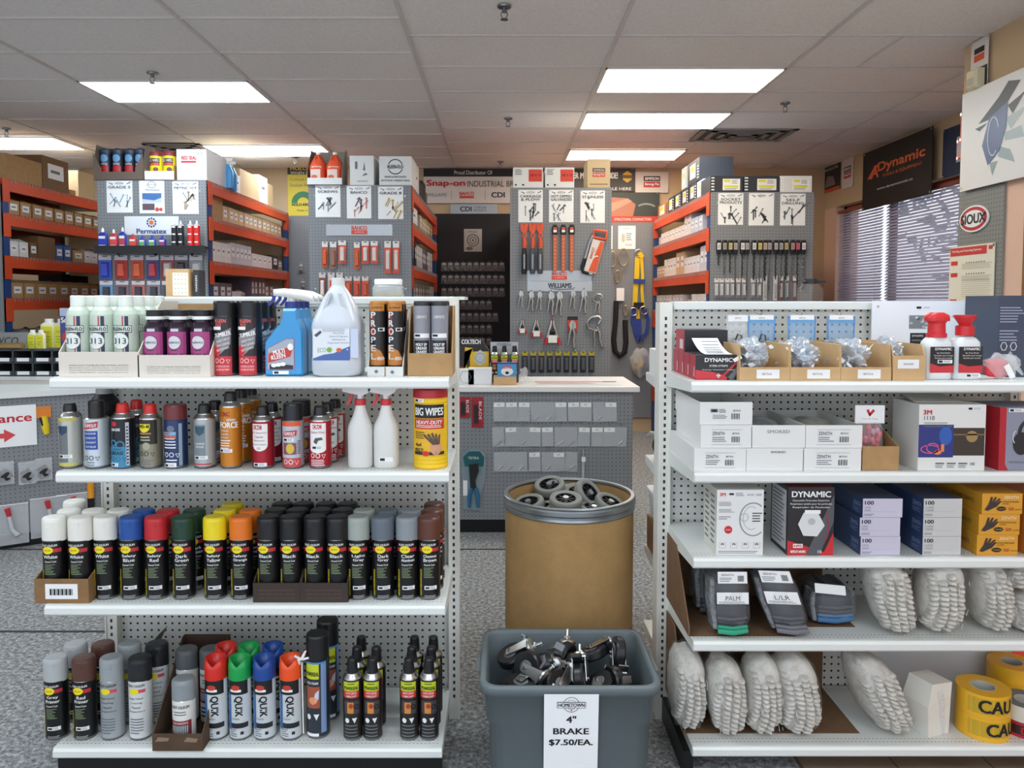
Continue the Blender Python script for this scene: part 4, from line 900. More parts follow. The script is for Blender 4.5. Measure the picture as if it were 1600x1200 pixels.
# white sign board leaning on the back
t = T('sign_board', 'white sign board with small picture standing behind the eyewash bottles', 'sign', PX(1444, 2.70, zz[0]))
hs = ZZ(470, 2.70)-zz[0]; mb = MB(); mb.box(-.19, .19, -.003, .003, .0, hs, M('#eceff4', .35)); S = flat(mb, -.003)
S.rect(-.06, .028, .15, .197, M('#7f858a', .4), 1)
rnd = random.Random(5)
for i in range(14): a, b = rnd.uniform(-.055, .02), rnd.uniform(.152, .19); S.oval(a, b, .006, .004, M(rnd.choice(['#b9bdc0', '#5a5e64', '#d8dadc']), .4), 2)
S.rect(-.035, -.018, hs-.028, hs-.02, INK, 1); S.text('HOMETOWN', .0, hs-.024, .005, GREYINK, 2, w=.02)
S.rect(-.055, .0, .05, .135, M('#1f1e22', .4), 1); S.text('DYNAMIC', -.028, .125, .007, WHITE, 2, w=.04); S.lines(-.05, -.005, .06, .115, 4, GREYINK, 2); mb.obj('board', t)
mb = MB()
for x in (-.17, .17): mb.lathe([(.005, 0), (.004, .002)], STEEL, 10, cx=x, cy=0); 
mb.X = Matrix.Identity(4); o = mb.obj('rivets', t, rot=(pi/2, 0, 0), loc=(0, -.003, hs-.02))
# eyewash bottles
def eyewash(label, px, kind):
    t = T('eyewash_bottle', label, 'bottle', PX(px, 2.435, zz[0]), 0, 'red-topped eyewash bottles'); w_ = .088
    mb = MB(); mb.loft([rrect(w_*.93, .055, .02, 0), rrect(w_, .062, .024, .006), rrect(w_, .062, .024, .10), rrect(w_*.96, .058, .022, .118), rrect(w_*.75, .045, .02, .130), rrect(.045, .040, .018, .135)], M('#dfe2e2', .35))
    S = flat(mb, -.0312); S.rect(-.035, .04, .022, .104, M('#1f1e22', .4), 1); S.poly([(-.035, .022), (.04, .022), (.04, .046), (-.005, .042), (-.035, .052)], M('#c8323a', .4), 2); S.text('DYNAMIC', .006, .097, .008, WHITE, 3, w=.052, bold=.03)
    for i, q in enumerate(('Eye Wash Bottle', 'Bouteille pour lavage', 'Botella para lavado')): S.text(q, .006, .084-.008*i, .005, WHITE, 3, w=.0028*len(q))
    stk(S, .008 if kind else .052, -.012, .034); mb.obj('bottle_body', t); rm = M('#d22a30', .4)
    mb = MB()
    if kind == 0:
        mb.lathe([(.030, .133), (.030, .145), (.026, .147), (.025, .176), (.031, .186)], rm, 20); mb.loft([rrect(.072, .05, .02, .184), rrect(.074, .052, .022, .192), rrect(.07, .05, .02, .202), rrect(.04, .035, .015, .211)], rm)
    else:
        mb.lathe([(.027, .138), (.027, .168), (.02, .170)], rm, 20); mb.lathe([(.016, .168), (.018, .174), (.032, .196), (.033, .203), (.030, .203), (.014, .178)], rm, 24, cap=False); mb.box(-.040, -.030, -.006, .006, .197, .199, rm)
    mb.obj('cap', t)
eyewash('eyewash bottle with mushroom-shaped red pump cap', 1461, 0); eyewash('eyewash bottle with red funnel eye cup', 1505, 1)
# zip bag of red item
t = T('zip_bag', 'clear zip bag with red packet and white tag at right', 'plastic bag', PX(1560, 2.44, zz[0]))
mb = MB(); mb.ball((.008, 0, .042), (.058, .02, .04), FILM2, 16, 8, lambda p: 1+.14*sin(7*p.x+4*p.z)); mb.prism([(.02, .06), (.074, .01), (.078, .014), (.034, .088)], -.004, .0, FILM2, 'y'); mb.obj('bag_film', t)
mb = MB(); mb.ball((-.008, .002, .034), (.038, .012, .030), M('#d8343c', .5), 10, 6, pw=.6); mb.prism([(.002, .04), (.024, .0), (.04, .008), (.018, .05)], -.022, -.020, STICK, 'y'); mb.obj('packet', t)
# dark box with WARNING text
t = T('hard_hat_box', 'tall dark blue box with white small print and WARNING heading', 'box', PX(1572, 2.55, zz[0]), -.06)
mb = MB(); bb = M('#3d4659', .5); hs = ZZ(462, 2.52)-zz[0]; mb.box(-.065, .22, -.06, .14, 0, hs, bb); S = flat(mb, -.06)
S.text('WARNING', .065, hs-.018, .009, WHITE, 1, w=.036, bold=.02); S.lines(.03, .13, .06, hs-.028, 16, M('#c9ccd4', .5), 1, .35); S.lines(-.06, .015, hs-.09, hs-.035, 6, M('#9aa2b4', .5), 1, .3); S.lines(-.06, .0, hs-.15, hs-.11, 4, M('#9aa2b4', .5), 1, .3); S.rect(.029, .0294, 0, hs, M('#2a3040', .5), 1)
for q in range(2): S.ring(-.045+.03*q, .10, .011, .015, .002, WHITE, 1, n=6)
mb.obj('box_body', t)
# shelf 2: white boxes
def wbox(label, loc, w_, d_, h_, kind, open_=True, group='white cardboard parts boxes on the second shelf right'):
    t = T('white_box', label, 'box', loc, 0, group); wm = M('#e6e6e2', .6); th = .003
    if open_:
        mb = MB(); mb.box(-w_/2, w_/2, -d_/2, d_/2, 0, th, wm); mb.box(-w_/2, w_/2, -d_/2, -d_/2+th, th, h_, wm); mb.box(-w_/2, w_/2, d_/2-th, d_/2, th, h_, wm); mb.box(-w_/2, -w_/2+th, -d_/2+th, d_/2-th, th, h_, wm); mb.box(w_/2-th, w_/2, -d_/2+th, d_/2-th, th, h_, wm)
    else: mb = MB(); mb.box(-w_/2, w_/2, -d_/2, d_/2, 0, h_, wm); mb.box(-w_/2-.0006, w_/2+.0006, -d_/2-.0008, -d_/2, h_*.93, h_+.0004, wm)
    S = flat(mb, -d_/2-.0008)
    if kind in ('zen', 'zen2'):
        S.text('ZENITH', -w_*.16, h_*.64, h_*.15, INK, 1, w=w_*.24); S.text('SET315', w_*.18, h_*.64, h_*.07, INK, 1, w=w_*.14, bold=.03); S.lines(-w_*.28, .0, h_*.25, h_*.5, 3, GREYINK, 1, .3)
        S.rect(-w_*.3, w_*.3, h_*.80, h_*.81, GREYINK, 1); S.rect(-w_*.3, w_*.3, h_*.14, h_*.15, GREYINK, 1)
        for i in range(10): S.rect(w_*.1+i*w_*.016, w_*.1+i*w_*.016+w_*(.005+.006*(i % 3 == 0)), h_*.25, h_*.5, INK, 1)
    if kind == 'hs':
        S.rect(-w_*.3, -w_*.16, h_*.55, h_*.7, GREYINK, 1); S.oval(-w_*.23, h_*.62, w_*.05, h_*.05, INK, 2); S.lines(-w_*.14, .0, h_*.52, h_*.7, 3, INK, 1); S.text('SET315', w_*.2, h_*.62, h_*.07, INK, 1, w=w_*.14, bold=.03); S.lines(-w_*.26, .01, h_*.25, h_*.45, 3, GREYINK, 1)
        for i in range(10): S.rect(w_*.1+i*w_*.016, w_*.1+i*w_*.016+w_*(.005+.006*(i % 3 == 0)), h_*.25, h_*.5, INK, 1)
    if kind == 'smk': S.text('SMOKED', 0, h_*.72, h_*.14, GREYINK, 1, w=w_*.42)
    if kind == 'smk2': S.text('SMOKED', .01, h_*.84, h_*.09, INK, 1, w=w_*.26, bold=.01)
    mb.obj('box_body', t); return t
H_ = .071
def U(px, Y=2.39): return XX(px, Y, 700)
def bx2(label, xa, xb, lev, kind, dy=0, **k):
    w_ = (xb-xa)*2.47/F; Yc = YF+.012+.17+dy; px = (xa+xb)/2
    x = P(px, 690, YF+.012+dy).x
    return wbox(label, Vector((x, Yc, zz[1]+lev*(H_+.001))), w_-.001, .34, H_, kind, **k)
bx2('white box with barcode, bottom of the left stack', 1086, 1165, 0, 'zen', open_=False); bx2('white box with barcode, middle of the left stack', 1096, 1174, 1, 'zen', .004, open_=False); bx2('open white box on top of the left stack', 1094, 1174, 2, 'hs', .008)
bx2('white box with small handwritten word, bottom of second stack', 1168, 1254, 0, 'smk2', open_=False); bx2('open white box with pencilled word on front, top of second stack', 1175, 1257, 1, 'smk', .004)
bx2('white box with barcode, bottom of third stack', 1258, 1345, 0, 'zen', open_=False); tb = bx2('open white box with barcode, top of third stack', 1260, 1346, 1, 'zen2', .004)
for px, l, cm in ((1212, 'dark bagged glasses inside the open pencilled box', '#26262a'), (1300, 'yellowish bagged glasses inside the open third-stack box', '#8a8048')):
    mb = MB(); mb.ball((0, 0, .03), (.055, .11, .03), M(cm, .3), 14, 8, lambda p: 1+.12*sin(9*p.x+5*p.y)); mb.ball((0, -.02, .034), (.06, .10, .034), FILM2, 14, 8, lambda p: 1+.1*sin(8*p.x+9*p.y))
    mb.obj('glasses_bag', None, Vector((P(px, 690, 2.38).x, 2.56, zz[1]+H_+.005)), l, 'plastic bag')
# kraft box with bag of ear plugs
c = put(tray('display_carton', 'plain kraft box holding the bag of red ear plugs', .114, .18, .076, .13, CARD, inner=CARD, sl=.8), 1375.5, 2.47, zz[1])
t = T('ear_plug_bag', 'clear bag of pink-red ear plugs with white header card', 'plastic bag', c.location+Vector((-.012, -.03, .02)))
mb = MB(); mb.loft([rrect(.075, .04, .015, 0), rrect(.088, .05, .02, .05), rrect(.086, .04, .018, .095), rrect(.084, .02, .008, .12), rrect(.09, .008, .003, .135)], FILM); mb.obj('bag_film', t)
mb = MB(); rnd = random.Random(9)
for i in range(70): mb.ball((rnd.uniform(-.032, .032), rnd.uniform(-.014, .012), rnd.uniform(.01, .11)), (.008, .006, .011), M(rnd.choice(['#c82a40', '#e04860', '#c890a0', '#d03850']), .5), 7, 5)
mb.obj('ear_plugs', t, kind='stuff')
mb = MB(); mb.box(-.047, .047, -.008, -.005, .12, .178, STICK); S = flat(mb, -.008); S.poly([(-.004, .15), (.0, .142), (.016, .16), (.010, .166)], RED, 1); S.poly([(-.012, .162), (-.004, .166), (.002, .148), (-.002, .142)], RED, 1); S.text('Foam Ear Plugs', 0, .134, .004, GREYINK, 1, w=.05); mb.obj('header_card', t)
# 3M box
t = T('ear_plug_box', 'white 1110 ear plug box with blue night photo on front', 'box', PX(1463, 2.455, zz[1])); w_, h_, d_ = .208, .208, .16
mb = MB(); mb.cbox(0, 0, 0, w_, d_, h_, M('#e2e1dc', .5)); S = flat(mb, -d_/2); x0, x1 = -w_/2, w_/2
S.text('3M', x0+.026, h_-.024, .014, RED, 2, w=.026, bold=.05); S.text('1110', x0+.032, h_-.042, .013, INK, 2, w=.032); S.lines(x0+.016, x0+.11, h_-.072, h_-.055, 3, GREYINK, 2); stk(S, h_-.018, .045, .09)
S.rect(x0, .005, .042, .145, M('#27357a', .4), 1); S.oval(-.02, .11, .02, .03, M('#2f5cae', .4), 2); S.rect(.005, x1-.002, .048, .135, M('#3a322c', .4), 1); S.oval(.062, .108, .018, .018, M('#a08250', .4), 2); S.rect(.005, x1-.002, .112, .116, M('#8a6a4a', .4), 2)
S.ring(-.068, .068, .03, .014, .003, M('#e0588a', .4), 3); S.ring(-.06, .072, .02, .016, .003, M('#e0588a', .4), 3); S.rect(-.034, -.024, .06, .084, M('#f0824a', .4), 3); S.oval(-.044, .058, .012, .007, M('#f0824a', .4), 3)
for i in range(3): S.rect(-.05+.036*i, -.022+.036*i, .022, .025, INK, 2); S.lines(-.05+.036*i, -.022+.036*i, .008, .020, 3, GREYINK, 2)
S.text('100', .066, .022, .009, INK, 2, w=.014); mb.obj('box_body', t)
mb = MB(); mb.add([(-w_/2-.001, -d_/2+.02, h_), (w_/2-.05, -d_/2+.02, h_), (w_/2-.05, d_/2, h_+.012), (-w_/2+.02, d_/2, h_+.012)], [(0, 1, 2, 3)], M('#dcd9d2', .6)); mb.add([(-w_/2, -d_/2+.02, h_+.003), (w_/2-.05, -d_/2+.02, h_+.003), (w_/2-.05, d_/2, h_+.016), (-w_/2+.02, d_/2, h_+.016)], [(0, 1, 2, 3)], M('#dcd9d2', .6)); mb.obj('lid_flap', t)
t = T('ear_muff_box', 'grey box with red side picturing black ear muffs', 'box', PX(1600, 2.46, zz[1])); w_, h_ = .27, .198
mb = MB(); mb.box(-.135, .135, -.08, .08, 0, h_, M('#8c8fa0', .5), {'left': M('#b3202c', .5)}); S = flat(mb, -.08); a = -.135; S.poly([(a, 0), (a+.03, 0), (a+.02, .02), (a+.02, h_), (a, h_)], M('#b3202c', .5), 1)
S.ring(a+.098, .115, .042, .05, .011, M('#2a2b30', .5), 2, a0=-.1, a1=pi+.1); S.oval(a+.068, .085, .026, .036, M('#232428', .5), 3); S.oval(a+.118, .087, .024, .034, M('#232428', .5), 3); S.oval(a+.113, .087, .008, .02, M('#c8343c', .5), 4); S.ring(a+.05, .105, .010, .02, .002, WHITE, 4, a0=pi/2, a1=pi*1.4)
S.text('PERFORMANCE VS LIME', a+.07, .026, .006, GREYINK, 2, w=.075); stk(S, h_-.014, a+.026, a+.072); mb.obj('box_body', t)
# shelf 3
def box3(name, label, px0, px1, h_, d_, mat, faces=None, art=None, side=None):
    w_ = (px1-px0)*2.41/F; t = T(name, label, 'box', PX((px0+px1)/2, YF+.02+d_/2, zz[2])+Vector((0, 0, 0)))
    t.location.x = P((px0+px1)/2, 800, YF+.02).x
    mb = MB(); mb.cbox(0, 0, 0, w_, d_, h_, mat, faces)
    if art: art(flat(mb, -d_/2), w_, h_)
    if side: side(Surf(mb, lambda u, v, l: (-w_/2-l, -u, v), .0006), d_, h_)
    mb.obj('box_body', t); return t
def m3(S, w_, h_):
    S.text('3M', -w_*.38, h_*.93, h_*.05, RED, 1, w=.018, bold=.05); S.rect(-w_*.24, -w_*.14, h_*.92, h_*.95, INK, 1); S.lines(-w_*.1, w_*.1, h_*.9, h_*.96, 3, GREYINK, 1); S.text('8210V / 8200', w_*.3, h_*.925, h_*.03, GREYINK, 1, w=w_*.3)
    S.ring(w_*.28, h_*.55, w_*.30, h_*.26, .004, M('#8a9296', .4), 1, n=30, a0=.9, a1=5.4); S.ring(w_*.24, h_*.57, w_*.18, h_*.18, .002, M('#aab0b2', .4), 1, a0=1, a1=5.2); S.lines(w_*.26, w_*.48, h_*.5, h_*.66, 4, INK, 1, .3); S.ring(w_*.09, h_*.58, w_*.09, w_*.09, .002, M('#aab0b2', .4), 2)
    S.oval(-w_*.25, h_*.39, w_*.085, w_*.085, RED, 1); S.text('N95', -w_*.25, h_*.39, h_*.02, WHITE, 2, w=.014); S.lines(-w_*.46, -w_*.14, h_*.75, h_*.82, 3, GREYINK, 1); S.lines(-w_*.46, -w_*.1, h_*.65, h_*.71, 3, GREYINK, 1); S.lines(-w_*.46, -w_*.2, h_*.54, h_*.6, 2, GREYINK, 1)
    for i in range(4): S.ring(-w_*.37+w_*.245*i, h_*.15, w_*.10, h_*.06, .0008, GREYINK, 1, n=4, a0=pi/4, a1=2*pi+pi/4); S.ring(-w_*.37+w_*.245*i, h_*.155, w_*.04, h_*.03, .004, GREYINK, 1, a0=0, a1=pi)
    S.lines(-w_*.46, w_*.4, h_*.02, h_*.07, 2, GREYINK, 1, .1)
box3('respirator_box', 'white respirator box with red dot and mask drawing', 1120, 1193, .208, .15, M('#e4e3e0', .5), {'left': M('#d8d6cc', .6)}, m3, lambda S, d_, h_: (S.lines(-d_*.4, -d_*.05, h_*.1, h_*.9, 9, GREYINK, 1), S.lines(d_*.05, d_*.4, h_*.1, h_*.9, 9, GREYINK, 1)))
def dyn(S, w_, h_):
    S.poly([(-w_/2, 0), (w_/2, 0), (w_/2, h_*.34), (w_*.3, 0.01), (-w_/2, h_*.22)], M('#c8282e', .45), 1); S.poly([(-w_*.1, 0), (w_*.2, 0), (w_/2, h_*.5), (w_/2, h_*.9)], M('#55555a', .45), 2)
    S.text('DYNAMIC', w_*.0, h_*.9, h_*.085, WHITE, 3, w=w_*.84, bold=.03)
    for i, q in enumerate(('Disposable Particulate Respirator', 'Respirateur jetable pour les particules', 'Respirador de Particulas')): S.text(q, 0, h_*(.805-.05*i), h_*.032, WHITE, 3, w=w_*(.8, .9, .8)[i])
    S.poly([(-w_*.16, h_*.63), (w_*.14, h_*.64), (w_*.3, h_*.44), (w_*.14, h_*.28), (-w_*.16, h_*.29), (-w_*.28, h_*.46)], M('#dcdcda', .5), 4); S.oval(.002, h_*.5, w_*.08, h_*.05, M('#b9bab8', .5), 5); S.rect(-w_*.14, w_*.2, h_*.615, h_*.67, STICK, 6)
    S.ring(w_*.22, h_*.42, w_*.18, h_*.24, .002, RED, 5, a0=-1.2, a1=1); S.rect(-w_*.38, -w_*.17, h_*.11, h_*.17, WHITE, 4); S.text('N95', -w_*.275, h_*.14, h_*.04, RED, 5, w=w_*.17, bold=.03); S.text('RPD714N95', -w_*.27, h_*.055, h_*.038, WHITE, 4, w=w_*.32, bold=.03); S.text('10', w_*.2, h_*.055, h_*.045, WHITE, 4, w=w_*.08)
box3('respirator_box', 'black and red disposable respirator box with N95 badge', 1231, 1303, .216, .15, M('#221f22', .45), {'top': M('#7a1c26', .5), 'left': M('#2a2a2e', .5)}, dyn, lambda S, d_, h_: (S.rect(-d_*.42, d_*.42, h_*.06, h_*.94, M('#c9c9cc', .5), 1), S.lines(-d_*.36, d_*.36, h_*.1, h_*.9, 14, GREYINK, 2)))
navy = M('#34466e', .5); navt = M('#3c4560', .45)
def glv(sz):
    def a(S, w_, h_):
        S.text('100', -w_*.34, h_*.78, h_*.2, INK, 1, w=w_*.22, bold=.03)
        for i, q in enumerate(sz): S.text(q, -w_*.46+w_*.01*len(q)*1.6, h_*(.53-.15*i), h_*.10, GREYINK, 1, w=w_*.032*len(q))
        S.lines(-w_*.47, -w_*.2, h_*.06, h_*.2, 2, GREYINK, 1); S.rect(-w_*.48, w_*.3, h_*.30, h_*.305, GREYINK, 1)
    return a
def zs(S, d_, h_): S.text('ZENITH', d_*.38, h_*.6, h_*.22, M('#9fb0d4', .5), 1, w=.05); S.lines(d_*.3, d_*.46, h_*.15, h_*.4, 3, M('#8092b8', .5), 1)
for (a, b, sz, l, fc) in ((1346, 1408, ('LARGE', 'GRAND'), 'left', '#c9c4d4'), (1443, 1503, ('X-LARGE', 'T-GRAND'), 'right', '#c9c8c6')):
    for k in range(3):
        o = box3('glove_box', 'navy and white glove box, %s of the %s stack' % (('bottom', 'middle', 'top')[k], l), a+(0, -2, 2)[k]*(l == 'left'), b+(0, -1, 2)[k]*(l == 'left'), .0595, .33, navy, {'front': M(fc, .5), 'top': navt, 'right': navy}, glv(sz), zs); o.location.z += .0603*k; o['group'] = 'navy glove boxes on the third shelf'
def ora(S, w_, h_):
    dk = M('#3a3130', .5); S.text('ZENITH', w_*.22, h_*.82, h_*.14, M('#f4e8c8', .5), 2, w=w_*.36)
    S.poly([(-w_*.44, h_*.2), (-w_*.36, h_*.16), (-w_*.14, h_*.36), (-w_*.02, h_*.62), (-w_*.06, h_*.66), (-w_*.16, h_*.52), (-w_*.04, h_*.74), (-w_*.08, h_*.78), (-w_*.2, h_*.58), (-w_*.14, h_*.82), (-w_*.19, h_*.84), (-w_*.26, h_*.58), (-w_*.24, h_*.84), (-w_*.29, h_*.84), (-w_*.34, h_*.5)], dk, 2)
    S.text('NITRILE DISPOSABLE', w_*.2, h_*.6, h_*.07, INK, 2, w=w_*.42); S.text('GLOVES', w_*.08, h_*.5, h_*.07, INK, 2, w=w_*.16)
    pts = []
    for i in range(20):
        a = 2*pi*i/20; k = 1 if i % 2 else .72; pts.append((-w_*.02+w_*.14*k*cos(a), h_*.26+h_*.13*k*sin(a)))
    S.poly(pts, INK, 2); S.text('POWDER FREE', -w_*.02, h_*.26, h_*.05, M('#e8b83a', .5), 3, w=w_*.16); S.text('50', w_*.22, h_*.25, h_*.16, M('#b8422c', .5), 2, w=w_*.13, bold=.02); S.text('GLOVES', w_*.4, h_*.22, h_*.06, INK, 2, w=w_*.16)
om = M('#d99a2b', .5); omd = M('#8a5a1c', .55)
for k in range(3):
    o = box3('glove_box', 'orange-yellow glove box with black hand print, %s of its stack' % ('bottom', 'middle', 'top')[k], 1528+(0, 2, 6)[k], 1592+(0, 2, 5)[k], .065, .30, om, {}, ora, lambda S, d_, h_: S.text('GLOVES GANTS', .05, h_*.5, h_*.2, M('#3a2a1a', .6), 1, w=.12)); o.location.z += .0656*k; o['group'] = 'orange glove boxes on the third shelf'
for k in range(3):
    o = box3('glove_box', 'orange-brown glove box at the right edge, %s of its stack' % ('bottom', 'middle', 'top')[k], 1605, 1668, .062, .30, M('#c4762a', .5)); o.location.z += .0626*k; o['group'] = 'orange glove boxes on the third shelf'
# ---- shelves 4 and 5 of the right gondola: bagged gloves
def lumpy(mb, c, r, mat, mode, n=30, m=20, seed=0, tilt=0):
    """bundle of folded knit gloves: a soft core and, at the front, columns of stacked rolled cuffs"""
    rnd = random.Random(seed); ph = rnd.uniform(0, 6)
    c = Vector(c); a0 = len(mb.v)
    mb.ball(c, (r[0], r[1]*.93, r[2]), mat, n, m, lambda p: 1+.04*sin(5*p.x+ph)*cos(4*p.z+ph)+.02*sin(14*p.z+9*p.x), pw=.72)
    cols = 4; step = .0155 if r[2] > .08 else .013
    for k in range(cols):
        u = (k-(cols-1)/2)/(cols/2); z = -.86
        while z < .56+.1*sin(3*k+ph):
            uu = u*.92+.10*sin(3.2*z+ph+.6*k)
            ex = max(0, 1-abs(uu)**2.6-abs(z)**2.8)**(1/2.6)
            if ex > .15:
                a = rnd.uniform(-.25, .25)
                q = c+Vector((uu*r[0]*.92, -r[1]*.93*ex+.004, z*r[2]))
                b0 = len(mb.v); mb.ball((0, 0, 0), (r[0]*.232, .030, step*.54), mat, 10, 6, lambda p: 1+.10*sin(5*p.x+a*9), pw=.85)
                R_ = Matrix.Rotation(a+.25*u, 3, 'Y')
                for i in range(b0, len(mb.v)): mb.v[i] = tuple(q+R_ @ Vector(mb.v[i]))
            z += step/r[2]*rnd.uniform(.85, 1.15)
    for i in range(a0, len(mb.v)): v = mb.v[i]; mb.v[i] = (v[0]+tilt*(v[2]-c.z), v[1], v[2])
cot = noise_mat('cotton_knit', [(.3, '#aaa398'), (.5, '#cdc8be'), (.7, '#dcd7ce')], 30, .95, .3)
film = M('#eef0f2', .1, alpha=.10, coat=.7, name='glove_bag_film', bump=(.6, 30, .01))
dead = []
def gloves(label, px, Y, z, r, seed, rz=0, tilt=0, group='bagged cotton gloves'):
    t = T('glove_bundle', label, 'bag of gloves', PX(px, Y, z)+Vector((0, 0, .001)), rz, group)
    mb = MB(); lumpy(mb, (0, 0, r[2]*1.06), r, cot, 'knit', seed=seed, tilt=tilt); mb.obj('gloves', t)
    rnd = random.Random(seed+50); ph = [rnd.uniform(0, 6) for _ in range(4)]
    mb = MB(); mb.ball((tilt*0, 0, r[2]*1.06), (r[0]*1.10, r[1]*1.12, r[2]*1.05), film, 26, 18, lambda p: 1+.035*sin(11*p.x+ph[0]+6*p.z)+.03*sin(13*p.z+ph[1]+7*p.y)+.02*sin(23*p.x+17*p.z), pw=.72)
    if tilt:
        for i, v in enumerate(mb.v): mb.v[i] = (v[0]+tilt*(v[2]-r[2]*1.06), v[1], v[2])
    wl = M('#f6f8fa', .12, alpha=.55)
    for i in range(12):
        a, b = rnd.uniform(-.8, .8)*r[0], rnd.uniform(.3, 1.7)*r[2]; y = -r[1]*1.14; u = Vector((rnd.uniform(-.006, .006), -.002, rnd.uniform(.01, .028)))
        q = Vector((a+tilt*(b-r[2]), y, b)); mb.add([q, q+Vector((.0022, 0, 0)), q+u+Vector((.001, 0, 0)), q+u], [(0, 1, 2, 3)], wl)
    mb.obj('bag_film', t); return t
z5 = zz[4]; z4r = zz[3]
gloves('bagged off-white cotton gloves, leftmost on the lowest right shelf', 1070, 2.50, z5, (.054, .10, .125), 1)
gloves('bagged cotton gloves, second from left on the lowest right shelf', 1130, 2.46, z5, (.058, .085, .120), 2, 0, -.05)
gloves('bagged cotton gloves, third from left on the lowest right shelf', 1185, 2.46, z5, (.056, .085, .126), 3)
gloves('wide bagged cotton gloves, fourth from left on the lowest right shelf', 1238, 2.46, z5, (.068, .085, .126), 4, 0, -.08)
gloves('leaning bagged cotton gloves beside the white square pack', 1363, 2.47, z5, (.066, .10, .125), 5, .1, -.42)
gloves('bagged cotton gloves left of the pair on the fourth right shelf', 1383, 2.45, z4r, (.064, .085, .118), 6, -.1, -.22)
gloves('bagged cotton gloves right of the pair on the fourth right shelf', 1462, 2.45, z4r, (.066, .085, .120), 7, -.15, .06)
gloves('upright bag of cotton gloves near the right end', 1536, 2.46, z4r, (.050, .09, .118), 8, 0, -.14)
gloves('lower bag of cotton gloves at the right edge', 1592, 2.46, z4r, (.050, .08, .062), 9)
o = gloves('upper bag of cotton gloves at the right edge', 1585, 2.46, z4r+.14, (.052, .08, .045), 10)
# dark dipped gloves with header cards
def darkglove(label, px, Y, z, r, seed, tilt, trim, rz=0, card=True, word='PALM'):
    t = T('glove_bundle', label, 'bag of gloves', PX(px, Y, z)+Vector((0, 0, .001)), rz, 'bagged dark work gloves')
    dk = noise_mat('dark_glove_%d' % seed, [(.35, '#1a1a22'), (.6, '#2c2e38'), (.75, '#55575e')], 18, .6, .4); zc = r[2]*1.05
    mb = MB(); mb.ball((0, 0, zc), r, dk, 26, 20, lambda p: 1+.05*sin(6*p.x+seed)+.04*sin(12*p.z+9*p.x), pw=.6)
    for i in range(7): mb.tube([(-r[0]*.95+tilt*0, -r[1]*(.2+.1*i), zc+r[2]*.7), (-r[0]*1.02, -r[1]*(.25+.1*i), zc), (-r[0]*.9, -r[1]*(.3+.1*i), zc-r[2]*.8)], .009, noise_mat('grey_back_%d_%d' % (seed, i), [(.4, '#5a5c60'), (.6, '#8d8f90')], 40, .8), 6)
    mb.tube([(-r[0]*.8, -r[1]*.95, .02), (0, -r[1]*1.06, .018), (r[0]*.8, -r[1]*.95, .022)], .010, M(trim, .6), 8)
    for i in range(3): mb.tube([(-r[0]*.8, -r[1]*(1.0), .036+i*.014), (0, -r[1]*1.08, .032+i*.014), (r[0]*.8, -r[1]*(1.0), .036+i*.014)], .006, M(trim if i == 0 else '#35363e', .6), 6)
    for i, v in enumerate(mb.v): mb.v[i] = (v[0]+tilt*(v[2]-zc), v[1], v[2])
    mb.obj('gloves', t)
    if card:
        y = -r[1]*1.16
        mb = MB(); S = Surf(mb, lambda u, v, l: (u+tilt*(v-zc), y-l, v), .0008)
        w_ = r[0]*.86; S.rect(-w_, w_, zc*1.0, zc*1.36, STICK, 1); S.text(word, 0, zc*1.19, .014, INK, 2, w=w_*.9); S.lines(-w_*.9, w_*.9, zc*1.03, zc*1.1, 2, GREYINK, 2); S.rect(-w_, w_, zc*1.02, zc*1.0, STICK, 1)
        S.rect(-w_*.9, w_*.95, zc*1.62, zc*1.96, STICK, 1); S.text('ZENITH', -w_*.3, zc*1.87, .006, INK, 2, w=w_*.8); S.lines(-w_*.8, .0, zc*1.66, zc*1.8, 3, GREYINK, 2)
        for i in range(9): S.rect(w_*.35+i*.0022, w_*.35+i*.0022+.0012, zc*1.68, zc*1.85, INK, 2)
        mb.obj('header_card', t)
    rnd = random.Random(seed); ph = rnd.uniform(0, 6)
    mb = MB(); mb.ball((0, 0, zc), (r[0]*1.15, r[1]*1.22, r[2]*1.03), film, 24, 16, lambda p: 1+.03*sin(11*p.x+ph+6*p.z)+.03*sin(13*p.z+7*p.y), pw=.6)
    for i, v in enumerate(mb.v): mb.v[i] = (v[0]+tilt*(v[2]-zc), v[1], v[2])
    mb.obj('bag_film', t); return t
darkglove('bag of dark gloves with green cuff trim and white cards', 1131, 2.46, z4r, (.058, .08, .105), 1, -.05, '#2c9c7a')
darkglove('navy gloves in clear bag with tilted white cards, beside green-trimmed bag', 1212, 2.47, z4r, (.060, .085, .105), 2, -.34, '#6e6e74', -.1, word='L/LR')
darkglove('bag of grey-black gloves behind the green-trimmed bag', 1100, 2.62, z4r, (.040, .07, .115), 3, .0, '#4a4a50', card=False)
darkglove('short bag of blue and grey gloves at the back of the shelf', 1288, 2.55, z4r, (.070, .08, .062), 4, 0, '#3f6c94', card=False)
mb = MB(); mb.box(-.05, .05, -.003, 0, 0, .03, STICK); mb.obj('label_card', None, PX(1285, 2.50, z4r)+Vector((0, -.055, .115)), 'loose pale label on the short bag of blue gloves', 'label', rot=(-.5, .1, 0))
